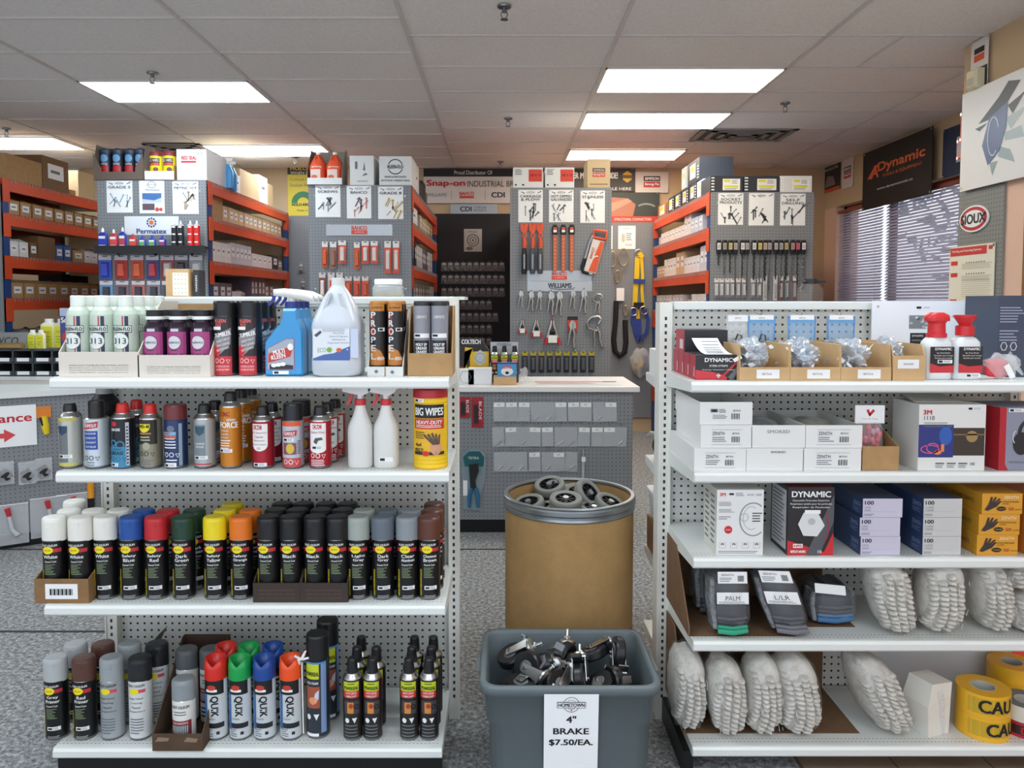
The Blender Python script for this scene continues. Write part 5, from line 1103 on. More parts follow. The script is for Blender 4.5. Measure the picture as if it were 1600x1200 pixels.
# cardboard divider trays on shelves 4 and 5
def sheet(label, pts, th, z0, z1, mat=CARDD): 
    pass
def cartonlow(name, label, x0, x1, z, h0, h1, y0=YF+.03, y1=YK-.02, left=True, right=False, back=True, mat=CARDD):
    t = T(name, label, 'carton', (x0, y0, z)); w_, d_ = x1-x0, y1-y0
    mb = MB(); mb.box(0, w_, 0, d_, 0, .0008, mat); mb.obj('carton_floor', t)
    if left: mb = MB(); mb.prism([(0, .001), (d_, .001), (d_, h1), (d_*.55, h1), (0, h0)], 0, .004, mat, 'x'); mb.obj('side_flap', t)
    if back: mb = MB(); mb.box(0.004, w_, d_-.004, d_, .001, h1, mat); mb.obj('back_flap', t)
    return t
kr = M('#77593e', .85, vary=(.1, 20))
cartonlow('open_carton', 'brown open carton lining the left end of the fourth right shelf', P(1092, 990, YF).x-.025, P(1250, 990, YF).x, z4r-.0004, .03, .235, mat=kr)
cartonlow('open_carton', 'brown carton lining the middle of the fourth right shelf', P(1252, 990, YF).x+.02, P(1345, 990, YF).x+.03, z4r-.0004, .01, .17, y0=YF+.10, mat=kr)
cartonlow('open_carton', 'brown open carton lining the left end of the lowest right shelf', P(1085, 1150, YF).x-.015, P(1262, 1150, YF).x, z5-.0004, .02, .29, y0=YF+.07, mat=kr)
cartonlow('open_carton', 'brown carton behind the leaning glove bag on the lowest shelf', P(1264, 1150, YF).x, P(1350, 1150, YF).x+.02, z5-.0004, .008, .29, y0=YF+.07, mat=kr)
# leaning sheet behind the tapes
mb = MB(); mb.box(0, .46, 0, .004, 0, .24, M('#d9dce0', .5)); mb.obj('display_board', None, (P(1352, 1000, 2.70).x, 2.715, z5), 'white board standing behind the tape rolls on the lowest shelf', 'board')
# square white foam pack
t = T('dust_mask_pack', 'white square wrapped pack standing beside the caution tape', 'pack', PX(1450, 2.47, z5), .35)
mb = MB(); mb.loft([[(-.058, -.05, .0), (.03, -.05, 0), (.03, .05, 0), (-.058, .05, 0)], [(-.062, -.05, .10), (.036, -.05, .125), (.036, .05, .125), (-.062, .05, .10)], [(-.04, -.045, .17), (.045, -.045, .165), (.045, .045, .165), (-.04, .045, .17)]], M('#e6e2d8', .4), smooth=False); mb.obj('pack_body', t)
mb = MB(); mb.add([(.0335, -.045, .02), (.0335, .045, .02), (.046, .045, .155), (.046, -.045, .155)], [(0, 1, 2, 3)], M('#d2c9b8', .5)); mb.add([(.0345, -.035, .05), (.0345, -.005, .05), (.046, -.005, .13), (.046, -.035, .13)], [(0, 1, 2, 3)], GREYINK)
mb.prism([(-.004, .0), (.012, .0), (.008, .12), (-.012, .16), (-.022, .14)], -.052, -.0505, FILM2, 'y'); mb.obj('printed_side', t)
# tapes
def tape(label, loc, R, h, outer, art=None, side=None, rz=0, group='rolls of barrier tape'):
    t = T('tape_roll', label, 'tape roll', loc, rz, group); mb = MB(); side = side or outer
    mb.lathe([(R, 0), (R, h)], outer, 40, cap=False, smooth=True)
    n = 40
    for z, sg in ((0, -1), (h, 1)):
        ra, rb = [(R*sin(2*pi*k/n), -R*cos(2*pi*k/n), z) for k in range(n)], [(.47*R*sin(2*pi*k/n), -.47*R*cos(2*pi*k/n), z) for k in range(n)]
        mb.add(ra+rb, [((k, (k+1) % n, n+(k+1) % n, n+k) if sg > 0 else (k, n+k, n+(k+1) % n, (k+1) % n)) for k in range(n)], side)
    if art: art(cyl(mb, R))
    mb.obj('tape_winding', t)
    mb = MB(); mb.lathe([(.47*R, 0), (.47*R, h)], M('#c9c6bc', .7), 30, cap=False); mb.lathe([(.43*R, h), (.43*R, 0)], M('#b9b5aa', .7), 30, cap=False)
    ra, rb = [(.47*R*sin(2*pi*k/30), -.47*R*cos(2*pi*k/30), h) for k in range(30)], [(.43*R*sin(2*pi*k/30), -.43*R*cos(2*pi*k/30), h) for k in range(30)]
    mb.add(ra+rb, [(k, (k+1) % 30, 30+(k+1) % 30, 30+k) for k in range(30)], M('#c9c6bc', .7)); mb.obj('core', t); return t
yel = M('#eeb32a', .35)
def caut(dx):
    def a(S):
        S.rect(-.085, .085, .014, .064, M('#c9a32a', .35), 1)
        S.text('CAU', dx, .040, .040, INK, 2, w=.105, bold=.04)
    return a
R = .079; pt = PX(1533, 2.452, z5)
tape('yellow caution tape roll, lower of the two stacked', pt, R, .074, yel, caut(.022)); tape('yellow caution tape roll, upper of the two stacked', pt+Vector((0, 0, .0745)), R, .074, yel, caut(.0), rz=-.02)
S_dang = lambda S: (S.rect(-.085, .085, .01, .04, M('#2a1c1e', .4), 1), S.text('DANGER', 0, .025, .022, RED, 2, w=.1, bold=.03))
pt = PX(1600, 2.455, z5)
tape('red danger tape roll at bottom of right edge stack', pt, .070, .05, M('#b3242e', .35), S_dang); tape('white tape roll on top of the red danger tape', pt+Vector((0, 0, .0505)), .070, .05, M('#d9d6ca', .4), side=M('#6d7276', .5))
tape('yellow tape roll at the back right corner of the lowest shelf', PX(1578, 2.628, z5), .075, .145, yel, None)
# traffic cone standing on the floor behind
t = T('traffic_cone', 'orange traffic cone standing on the floor behind the shelf end', 'traffic cone', (P(1572, 1040, 3.05).x, 3.05, 0.001))
mb = MB(); mb.lathe([(.125, .028), (.09, .15), (.065, .38), (.035, .62), (.022, .70), (.018, .705)], M('#e2452a', .5), 28); mb.obj('cone_body', t)
mb = MB(); mb.loft([rrect(.34, .34, .03, 0), rrect(.34, .34, .03, .02), rrect(.27, .27, .04, .03)], M('#d2401f', .5)); mb.obj('cone_base', t)

# ---- behind the gondolas
t = T('coffee_pot', 'glass coffee pot with black lid standing behind the white rail', 'coffee pot', (P(1266, 470, 3.02).x, 3.02, 1.512))
mb = MB(); gl_ = M('#a8a09c', .04, alpha=.08, coat=1, name='carafe_glass')
mb.lathe([(.034, 0), (.046, .006), (.052, .03), (.046, .055), (.032, .072), (.027, .078)], gl_, 28); mb.obj('glass_bowl', t)
mb = MB(); mb.lathe([(.029, .074), (.029, .084), (.026, .086)], BLACK, 24); mb.lathe([(.026, .084), (.024, .094), (.0001, .096)], BLACK, 24); mb.prism([(.01, .086), (.05, .088), (.058, .082), (.055, .076), (.028, .078)], -.008, .008, BLACK, 'y'); mb.obj('lid', t)
sh_ = MB(); sh_.box(-.3, .3, -.16, .16, 0, .012, SHELFW); sh_.obj('rear_shelf', gr, ((P(1266, 470, 3.02).x), 2.975, 1.4995))
t = T('hardware_jar', 'clear plastic jar with white lid standing on the gondola top', 'jar', (P(607, 463, 2.95).x, 2.95, 1.536))
mb = MB(); mb.loft([rrect(.10, .08, .02, 0), rrect(.118, .09, .025, .006), rrect(.118, .09, .025, .036), rrect(.095, .075, .03, .046)], M('#e6e8e8', .08, alpha=.35, coat=1)); mb.obj('jar_body', t)
mb = MB(); mb.loft([rrect(.10, .07, .015, .003), rrect(.105, .075, .02, .018)], M('#9a8c58', .5, vary=(.5, 60))); mb.obj('hardware', t, kind='stuff')
mb = MB(); mb.loft([rrect(.104, .085, .035, .046), rrect(.106, .087, .035, .064), rrect(.1, .082, .035, .067)], M('#eceae6', .4)); mb.obj('lid', t)
sh_ = MB(); sh_.box(-.55, .55, -.13, .13, 0, .012, SHELFW); sh_.obj('rear_shelf', gl, (P(500, 463, 2.9).x, 2.94, 1.5235))
t = T('sample_card_box', 'kraft box with white perforated card on the gondola top', 'box', (P(287, 460, 2.93).x, 2.93, 1.536))
mb = MB(); mb.box(-.05, .038, -.04, .04, 0, .104, CARDL); S = flat(mb, -.04); S.rect(-.024, .034, .004, .090, M('#e9e6d2', .5), 1)
for i in range(4):
    for j in range(5): S.oval(-.014+.013*i, .014+.017*j, .0016, .0016, GREYINK, 2, 8)
mb.obj('box_body', t)
mb = MB(); mb.box(-.011, .011, -.03, .03, 0, .1, M('#2c2c30', .5)); flat(mb, -.03).text('MARKERS', 0, .05, .007, WHITE, 1, w=.06, rot=pi/2); mb.obj('marker_box', None, (P(312, 460, 2.93).x, 2.93, 1.536), 'narrow dark box with vertical white print beside kraft box', 'box')
# rear side of right gondola: caster, white boxes
bb = ZZ(582, 3.17)
for k, (x0, w_, h_, l) in enumerate(((.62, .12, .10, 'white box on the rear top shelf seen past the gondola post'),)): 
    mb = MB(); mb.cbox(0, 0, 0, w_, .2, h_, WHITE); mb.obj('white_box', None, (.67, 3.08, bb+.001), l, 'box')
def caster(label, loc, rot, s=1.0, plate=True, proto=None):
    t = T('caster', label, 'caster wheel', loc, 0, None, rot)
    bk = M('#141416', .35); R = .05*s
    mb = MB(); mb.X = Matrix.Rotation(pi/2, 4, 'Y'); mb.lathe([(R*.5, -.013*s), (R*.92, -.015*s), (R, -.009*s), (R, .009*s), (R*.92, .015*s), (R*.5, .013*s), (R*.46, .008*s)], bk, 28); wo = mb.obj('wheel', t)
    mb = MB(); mb.X = Matrix.Rotation(pi/2, 4, 'Y'); mb.lathe([(R*.47, -.014*s), (R*.3, -.016*s), (R*.3, .016*s), (R*.47, .014*s)], M('#6d7074', .4, .5), 20); mb.lathe([(.006*s, -.028*s), (.006*s, .028*s)], DSTEEL, 8); mb.obj('hub', wo)
    mb = MB()
    for s_ in (-1, 1): mb.prism([(-.014*s, -.012*s), (.012*s, -.012*s), (.030*s, .058*s), (-.010*s, .058*s)], s_*.021*s-.0015, s_*.021*s+.0015, STEEL, 'x')
    mb.box(-.023*s, .023*s, -.012*s, .032*s, .056*s, .060*s, STEEL); mb.obj('fork', t)
    mb = MB(); mb.lathe([(.026*s, .060*s), (.03*s, .064*s), (.03*s, .070*s), (.022*s, .076*s), (.012*s, .077*s)], STEEL, 20, cy=.01*s); so = mb.obj('swivel_race', t)
    mb = MB(); mb.lathe([(.0065*s, .077*s), (.0065*s, .108*s)], STEEL, 10, cy=.01*s); mb.lathe([(.011*s, .080*s), (.011*s, .086*s)], STEEL, 6, cy=.01*s, smooth=False); mb.obj('threaded_stem', so)
    mb = MB(); mb.prism([(.03*s, .05*s), (.06*s, .055*s), (.075*s, .04*s), (.07*s, .036*s), (.056*s, .045*s), (.03*s, .042*s)], -.016*s, .016*s, DSTEEL, 'x'); mb.obj('brake_pedal', t)
    return t
caster('caster wheel with black tyre on the rear shelf past the gondola post', (.665, 3.12, ZZ(712, 3.17)+.052), (0, 0, 1.2), 1.0)
CP = Proto(caster('x', (0, 0, 0), (0, 0, 0), 1.0))
# low white carton and kraft trays behind
t = T('storage_tote', 'clear lidded tote on the brown carton behind the gondola post', 'storage box', (.69, 3.05, ZZ(852, 3.17)+.135))
mb = MB(); mb.loft([rrect(.15, .22, .02, 0), rrect(.17, .24, .02, .11)], M('#dfe3e6', .3)); mb.obj('tote_body', t)
mb = MB(); mb.loft([rrect(.18, .25, .02, .11), rrect(.18, .25, .02, .12)], M('#f0f2f4', .3)); mb.obj('tote_lid', t)
mb = MB(); mb.cbox(0, 0, 0, .17, .24, .132, CARDD); mb.obj('brown_carton', None, (.69, 3.05, ZZ(852, 3.17)+.002), 'brown carton under the clear tote behind the gondola post', 'carton')
shelf(gr, rx0, rx1, ZZ(852, 3.17), 3.19, YK+.055, holes=False, name='rear_shelf')
# ==================================================================== centre: tote, drum, counter
zt = .39; tY0, tY1 = 2.19, 2.60
t = T('plastic_tote', 'grey plastic tote full of casters with a paper price sign', 'tote', (P(893, 1075, tY0).x, (tY0+tY1)/2, 0.0))
gm = M('#626c6f', .45, vary=(.04, 5)); W0, W1 = .54, .46; D0 = tY1-tY0
def tote_secs(k):
    o = 0 if k else 1
    return None
mb = MB(); D1 = D0-.07
outer = [rrect(W1, D1, .05, .0), rrect(W1+.006, D1+.006, .05, .006), rrect(W0-.05, D0-.05, .05, .262), rrect(W0-.038, D0-.036, .05, .267), rrect(W0-.03, D0-.03, .05, .362), rrect(W0, D0, .05, .363), rrect(W0, D0, .05, .385), rrect(W0-.006, D0-.006, .05, .39), rrect(W0-.03, D0-.03, .045, .39), rrect(W0-.042, D0-.042, .045, .38), rrect(W0-.06, D0-.06, .045, .262), rrect(W1-.01, D1-.01, .045, .01)]
mb.loft(outer, gm); mb.obj('tote_body', t)
for s_ in (-1, 1): mb = MB(); mb.box(s_*(W0/2)-.012, s_*(W0/2)+.012, -.07, .07, .362, .375, gm); mb.obj('handle', t)
zs_ = .372; mb = MB(); pw_ = .160; ph_ = .36; yy = -D0/2+.003
mb.add([(-pw_/2, yy+.031, .02), (pw_/2, yy+.031, .02), (pw_/2, yy-.006, zs_), (-pw_/2, yy-.006, zs_), (-pw_/2, yy+.0315, .02), (pw_/2, yy+.0315, .02), (pw_/2, yy-.0055, zs_), (-pw_/2, yy-.0055, zs_)], [(0, 1, 2, 3), (7, 6, 5, 4), (0, 4, 5, 1), (2, 6, 7, 3), (0, 3, 7, 4), (1, 5, 6, 2)], PAPER)
S = Surf(mb, lambda u, v, l: (u, yy+.031-(v-.02)/(zs_-.02)*.037-l, v), .0008)
S.ring(0, zs_-.033, .024, .024, .0015, INK, 1, 30); S.ring(0, zs_-.033, .016, .017, .0012, GREYINK, 1, 6); S.rect(-.042, .042, zs_-.044, zs_-.024, INK, 2); S.rect(-.0405, .0405, zs_-.0425, zs_-.0255, PAPER, 3); S.text('HOMETOWN', 0, zs_-.033, .011, INK, 4, w=.076, bold=.03); S.text('Industrial Supply Ltd.', 0, zs_-.0405, .003, GREYINK, 4, w=.05)
S.rect(-.002, .002, zs_-.052, zs_-.048, RED, 2)
S.text('4"', 0, zs_-.080, .021, INK, 1, w=.028, bold=.03); S.text('BRAKE', 0, zs_-.118, .019, INK, 1, w=.104, bold=.045); S.text('$7.50/EA.', 0, zs_-.155, .021, INK, 1, w=.128, bold=.04)
mb.obj('price_sign', t, label='white paper sign reading brake and a price')
tx, ty = t.location.x, t.location.y
cas = [(-.17, .06, .335, (.5, 1.1, .4)), (-.12, -.02, .335, (1.9, .3, .9)), (-.03, -.11, .30, (1.2, .6, 2.2)), (.0, .03, .345, (1.7, .2, -.6)), (.09, .05, .35, (1.2, -1.2, 2.6)), (.17, .03, .36, (2.7, .15, .1)), (.05, -.09, .315, (.9, .2, 2.9)),
       (.12, -.10, .30, (2.2, 1.0, .3)), (-.17, -.10, .30, (.4, 1.5, 1.2)), (-.08, .12, .30, (1.1, 1.3, .3)), (.02, .12, .30, (.3, .4, 2.1)), (.17, -.09, .305, (2.0, .1, .4)),
       (-.10, -.05, .22, (.9, .2, .7)), (.02, -.02, .22, (1.6, 1.2, .2)), (.13, 0, .22, (.3, .2, 1.6)), (-.17, .0, .23, (.2, 1.4, .2))]
wh = ['left', 'centre', 'right']
for k, (dx, dy, z, r_) in enumerate(cas):
    lab = ['caster standing on edge at the back left corner of the tote', 'caster with bright threaded stem at left in the tote', 'caster lying low at front left of centre in the tote', 'caster with round silver swivel in the middle of the tote', 'caster lying on its side just right of the middle', 'upright caster with silver fork at right in the tote', 'caster with silver swivel facing forward at front centre',
           'caster under the upright one at front right', 'caster with brake pedal in the front left corner', 'dark caster at the back left of the tote', 'dark caster at the back centre of the tote', 'caster in the front right corner of the tote', 'buried caster beneath the left of the heap', 'buried caster beneath the middle of the heap', 'buried caster beneath the right of the heap', 'buried caster near the left wall of the tote'][k]
    if z < .32: dx, dy = dx*.85, dy*.62
    CP.at((tx+dx, ty+dy, z+.025), lab, group='loose casters in the grey tote', rot=r_)
# fibre drum with wheels
DY, DR, DH = 3.0, .252, .765
dx = P(889, 779, DY).x
t = T('fibre_drum', 'brown fibre drum with steel rim full of grey wheels', 'drum', (dx, DY, .0))
kb = noise_mat('kraft_drum', [(.3, '#9c7a4c'), (.5, '#ad8855'), (.7, '#b8935f')], 3, .75)
mb = MB(); mb.lathe([(DR, .02), (DR, DH-.045)], kb, 64, cap=False); mb.lathe([(DR-.008, DH-.01), (DR-.008, .03)], kb, 64, cap=False); mb.lathe([(.001, .024), (DR-.008, .03)], CARDD, 64, cap=False); mb.obj('drum_wall', t)
rm = M('#8f9496', .35, .8)
mb = MB(); mb.lathe([(DR+.002, DH-.055), (DR+.006, DH-.05), (DR+.003, DH-.042), (DR+.003, DH-.034), (DR+.008, DH-.028), (DR+.008, DH-.014), (DR+.004, DH-.008), (DR+.007, DH-.003), (DR+.003, DH), (DR-.010, DH), (DR-.013, DH-.006), (DR-.010, DH-.014)], rm, 72, cap=False); mb.obj('top_rim', t)
mb = MB(); mb.lathe([(DR+.004, 0), (DR+.005, .03), (DR, .034)], rm, 64); mb.obj('bottom_rim', t)
t = T('rubber_wheel', 'x', 'wheel', (0, 0, 0), 0, 'grey rubber wheels in the drum')
mb = MB(); rt = M('#85867f', .7, vary=(.06, 20)); WR = .064
mb.lathe([(WR*.66, -.014), (WR*.80, -.018), (WR*.95, -.016), (WR, -.008), (WR, .008), (WR*.95, .016), (WR*.80, .018), (WR*.66, .014)], rt, 36, cap=False); mb.obj('tyre', t)
mb = MB(); bk = M('#1b1c1e', .35); mb.lathe([(WR*.66, -.014), (WR*.60, -.014), (WR*.58, -.002), (WR*.22, -.002)], bk, 30, cap=False); mb.lathe([(WR*.22, .002), (WR*.58, .002), (WR*.60, .014), (WR*.66, .014)], bk, 30, cap=False)
for k in range(8):
    a = 2*pi*k/8
    for s_ in (-1, 1): mb.prism([(WR*.2*cos(a-.12), WR*.2*sin(a-.12)), (WR*.6*cos(a-.05), WR*.6*sin(a-.05)), (WR*.6*cos(a+.05), WR*.6*sin(a+.05)), (WR*.2*cos(a+.12), WR*.2*sin(a+.12))], s_*.002, s_*.011, bk, 'z') if s_ > 0 else mb.prism([(WR*.2*cos(a-.12), WR*.2*sin(a-.12)), (WR*.2*cos(a+.12), WR*.2*sin(a+.12)), (WR*.6*cos(a+.05), WR*.6*sin(a+.05)), (WR*.6*cos(a-.05), WR*.6*sin(a-.05))], -.011, -.002, bk, 'z')
mb.obj('rim', t)
mb = MB(); mb.lathe([(.004, -.019), (.0115, -.019), (.0125, -.014), (.0125, .014), (.0115, .019), (.004, .019)], M('#b9bcbc', .3, .8), 16); mb.obj('hub', t)
WP = Proto(t)
# from pixel spots of the visible wheels: (px, py, height above drum top, tilt x, tilt y, size)
vis = [(852, 757, -.015, .32, -.15, 'dark-hubbed wheel tilted toward the drum rim at left'), (884, 783, -.02, .22, 0, 'flat wheel at the front centre of the drum'), (919, 772, -.02, .5, .75, 'wheel leaning steeply right of the front centre one'), (893, 757, -.06, .45, .2, 'wheel half hidden at the back centre of the drum'),
       (953, 788, -.05, .25, .35, 'wheel at right near the drum wall'), (826, 788, -.05, .2, -.2, 'wheel low at the left edge of the drum'), (862, 772, -.05, .7, -.8, 'wheel on edge between left and centre wheels'), (928, 797, -.06, .1, .1, 'wheel at the front right of the drum'), (940, 768, -.06, .3, .3, 'pale tyre showing at the back right of the drum'), (905, 797, -.075, .1, .4, 'wheel peeking below the front centre one'), (845, 797, -.07, 0, -.3, 'wheel low at front left in the drum'), (920, 752, -.05, .35, .1, 'wheel behind the steeply leaning one in the drum'), (826, 768, -.07, .4, -.3, 'wheel against the back left wall of the drum')]
for px, py, dz, a, b, l in vis:
    zt_ = DH+dz; Yg = None
    # depth where the sight line meets that height
    q = P(px, py, 1); Yg = (zt_-CAMZ)/(q.z-CAMZ); p = P(px, py, Yg)
    v_ = Vector((p.x-dx, Yg-DY)); 
    if v_.length > DR-.085: v_ = v_.normalized()*(DR-.085)
    WP.at((dx+v_.x, DY+v_.y, zt_), l, rot=(a, b, 0))
for k in range(8):
    a = k*pi/4+.3; WP.at((dx+.165*cos(a), DY+.165*sin(a), DH-.125), 'wheel in the second layer of the drum, %s clockwise' % ORD[k], rot=(.3*cos(k), .3*sin(k*2), 0))
WP.at((dx, DY, DH-.10), 'wheel in the middle of the second layer of the drum', rot=(.1, .2, 0))
# middle counter
CYf, CH = 4.93, .966
cx0, cx1 = P(640, 604, CYf).x, P(1000, 604, CYf).x
t = T('display_counter', 'grey pegboard counter with white top behind the drum', 'counter', ((cx0+cx1)/2, CYf, 0)); hw = (cx1-cx0)/2; CD = .68
mb = MB(); mb.box(-hw+.02, hw-.04, .03, .05, .09, CH-.034, pegG); mb.box(-hw+.02, -hw+.04, .05, CD-.03, .09, CH-.034, pegS); mb.box(hw-.06, hw-.04, .05, CD-.03, .09, CH-.034, pegS); mb.obj('pegboard_front', t)
mb = MB(); mb.box(-hw, hw, 0, CD, CH-.034, CH, M('#e9e7e4', .35)); mb.obj('counter_top', t, bevel=.003)
mb = MB(); mb.box(-hw+.03, hw-.05, .05, CD-.05, 0, .09, BLACK); mb.obj('kick_plate', t)
Yp = CYf+.03
def onpeg(px, py, Y=None): p = P(px, py, Y or Yp); return Vector((p.x, p.y, p.z))
sc_ = lambda px, Y: px*Y/F
# little clear bags on hooks
bagf = M('#dfe3e6', .2, alpha=.42, coat=.5, bump=(.4, 60, .01)); partm = M('#c9ccd0', .3, .6)
t = T('parts_bag', 'x', 'parts bag', (0, 0, 0)); w_, h_ = .078, .128
mb = MB(); mb.prism([(-w_/2, -h_), (w_/2, -h_), (w_/2, 0), (-w_/2, 0)], -.010, -.006, bagf, 'y'); mb.prism([(-w_/2+.006, -h_+.004), (w_/2-.006, -h_+.004), (w_/2-.008, -h_+.02), (-w_/2+.008, -h_+.02)], -.016, -.010, bagf, 'y'); bf = mb.obj('bag_film', t)
mb = MB(); mb.box(-w_/2+.004, w_/2-.004, -.0115, -.0102, -.032, -.004, STICK); flat(mb, -.0115).lines(-.012, .012, -.022, -.012, 2, GREYINK, 1); mb.obj('tag', bf)
mb = MB(); mb.tube([(-.018, -.012, -h_+.012), (.016, -.012, -h_+.016)], .004, partm, 6); mb.obj('contents', t)
mb = MB(); mb.tube([(0, -.001, .02), (0, -.02, .018), (0, -.03, .028)], .002, STEEL, 6); mb.obj('hook', t)
BG = Proto(t)
t2 = T('parts_bag', 'x', 'parts bag', (0, 0, 0))
mb = MB(); mb.prism([(-w_/2, -h_), (w_/2, -h_), (w_/2, 0), (-w_/2, 0)], -.010, -.006, bagf, 'y'); mb.obj('bag_film', t2)
mb = MB(); mb.tube([(-.016, -.013, -h_+.012), (.016, -.013, -h_+.04)], .004, partm, 6); mb.obj('contents', t2)
mb = MB(); mb.tube([(0, -.001, .02), (0, -.02, .018), (0, -.03, .028)], .002, STEEL, 6); mb.obj('hook', t2)
BG2 = Proto(t2)
rows = [(628, [780, 799, 819, 838, 857, 876, 896, 915, 935, 954], 'top', {3, 4, 8}), (667, [778, 798, 817, 836, 855, 875, 893, 913, 933, 952, 970], 'middle', {0, 2, 5, 6, 10}), (706, [780, 797, 814, 835, 855, 873, 893], 'bottom', {0, 1, 2, 4, 6})]
for py, pxs, rn, no in rows:
    for k, px in enumerate(pxs):
        (BG2 if k in no else BG).at(onpeg(px, py), 'clear parts bag, %s from left in the %s row on the counter' % (ORD[k], rn), 0, 'clear parts bags on the counter front', rot=(0, random.uniform(-.04, .04), 0))
for k, (px, py, l, h_) in enumerate(((726, 620, 'left red carded blade pack hanging on the counter', 33), (746, 620, 'right red carded blade pack hanging on the counter', 48))):
    t = T('blade_pack', l, 'blister pack', onpeg(px, py), 0, 'red carded packs on the counter'); hh_ = sc_(h_, Yp); ww = sc_(18, Yp)/2
    mb = MB(); mb.box(-ww, ww, -.008, -.004, -hh_, 0, M('#a3222c', .45)); S = flat(mb, -.008); S.text('BLADE', ww*.5, -hh_*.45, .018, WHITE, 1, w=hh_*.6, rot=-pi/2); mb.obj('card', t)
    mb = MB(); mb.box(-ww*.6, ww*.1, -.022, -.008, -hh_*.85, -hh_*.25, M('#2a2a2e', .3)); mb.obj('tool', t)
t = T('pliers_pack', 'teal blister pack with large black and blue pliers', 'blister pack', onpeg(740, 702)); W_ = sc_(39, Yp)/2; H2 = sc_(98, Yp)
mb = MB(); pts = [(-W_, -.05), (-W_*.6, 0), (W_*.7, 0), (W_, -.05), (W_*.95, -H2*.45), (W_*.6, -H2*.75), (W_*.5, -H2), (-W_*.8, -H2*.97), (-W_*.95, -H2*.5)]
mb.prism(pts[::-1], -.01, -.006, M('#9fb4ba', .15, alpha=.5, coat=.5), 'y'); mb.prism([(-W_*.85, -.05), (-W_*.7, -.11), (W_*.8, -.11), (W_*.85, -.05), (W_*.5, -.012), (-W_*.4, -.012)], -.012, -.010, M('#1f5c62', .4), 'y'); S = flat(mb, -.012); S.text('TETRA', 0, -.055, .016, WHITE, 1, w=.07); mb.box(-W_*.85, -W_*.5, -.011, -.010, -H2*.75, -H2*.5, STICK); mb.obj('card', t)
mb = MB(); mb.prism([(-.03, -.10), (.03, -.09), (.035, -.14), (.01, -.2), (.02, -.26), (-.02, -.26), (-.025, -.17)], -.024, -.012, M('#202226', .4), 'y'); mb.obj('jaws', t)
for s_ in (-1, 1):
    mb = MB(); mb.tube([(s_*.012, -.02, -.25), (s_*.028, -.02, -.30), (s_*.026, -.02, -H2*.93)], [.012, .014, .010], M('#2c6c94', .4), 8); mb.obj('handle', t)
t = T('strip_light', 'thin clear tube pack hanging at the end of the counter rows', 'blister pack', onpeg(911, 712)); mb = MB(); mb.tube([(0, -.012, 0), (0, -.012, -.16)], .010, M('#d9dcde', .2, alpha=.6), 8); mb.tube([(0, 0, .04), (0, -.014, .03), (0, -.012, 0)], .002, STEEL, 6); mb.obj('tube', t)
mb = MB(); mb.box(-.012, .014, -.026, -.024, -.035, -.005, STICK); mb.obj('tag', t)
# things on the counter (rest at CH, depth from the front edge)
def oncnt(px, Y): return PX(px, Y, CH+.0006)
for k, (px, w_, Y, l, hpx) in enumerate(((728, 32, 5.07, 'white box with hexagon drawing at the left end of counter', 32), (753, 38, 5.07, 'plain white box on the counter left of the kraft bin', 34))):
    t = T('white_box', l, 'box', oncnt(px-3, Y), 0); ww, hh_ = sc_(w_, Y)*.97, sc_(hpx-9, Y)
    mb = MB(); mb.cbox(0, .06, 0, ww, .12, hh_, M('#e6e7e8', .5)); S = flat(mb, -.0)
    if k == 0: S.ring(.01, hh_*.5, .04, .045, .003, GREYINK, 1, 6)
    mb.obj('box_body', t)
t = T('display_carton', 'kraft bin on the counter holding a blue boxed item', 'carton', oncnt(789, 5.03)); mb = MB(); ww = sc_(36, 5.03); mb.cbox(0, .06, 0, ww, .12, sc_(13, 5.03), CARDL); mb.obj('bin_body', t)
mb = MB(); mb.box(-ww*.36, ww*.48, .02, .06, 0, sc_(22, 5.03), M('#4a96c8', .4)); S = flat(mb, .02); S.rect(-ww*.36, ww*.48, sc_(20, 5), sc_(22, 5), M('#1f3c70', .4), 1); S.oval(.01, sc_(8, 5), .04, .028, STICK, 1); S.oval(.01, sc_(6, 5), .012, .010, INK, 2); S.text('GLOVES', .008, sc_(15, 5), .02, M('#d8506a', .4), 1, w=.06, bold=.03); mb.obj('blue_box', None, oncnt(790, 5.03)+Vector((0, 0, sc_(13, 5.03))), 'light blue boxed item standing on the kraft bin', 'box')
t = T('spray_display', 'grey display carton standing behind the kraft bin', 'carton', oncnt(788, 5.24)); ww = sc_(44, 5.24)
mb = MB(); mb.box(-ww/2, ww/2, .05, .056, 0, sc_(62, 5.24), M('#c4c6c8', .5)); S = flat(mb, .05); S.text('POWERSEAL', 0, sc_(58, 5.24), .02, INK, 1, w=.1); mb.obj('back_panel', t)
mb = MB(); mb.box(-ww/2, ww/2, -.05, -.045, 0, sc_(14, 5.24), M('#3a3a3e', .5)); mb.box(-ww/2, -ww/2+.004, -.045, .05, 0, sc_(30, 5.24), M('#b0b2b4', .5)); mb.obj('front_panel', t)
for k, px in enumerate((773, 788, 804)): ps.at(oncnt(px, 5.24)+Vector((0, 0, .0)), 'yellow label spray can, %s of three in the counter display' % ORD[k], 0, 'spray cans in the counter display').scale = (.95, .95, .95)
t = T('clamp_box', 'black box with yellow clamp and red stripe at counter back', 'box', oncnt(733, 5.30)); ww = sc_(62, 5.30)
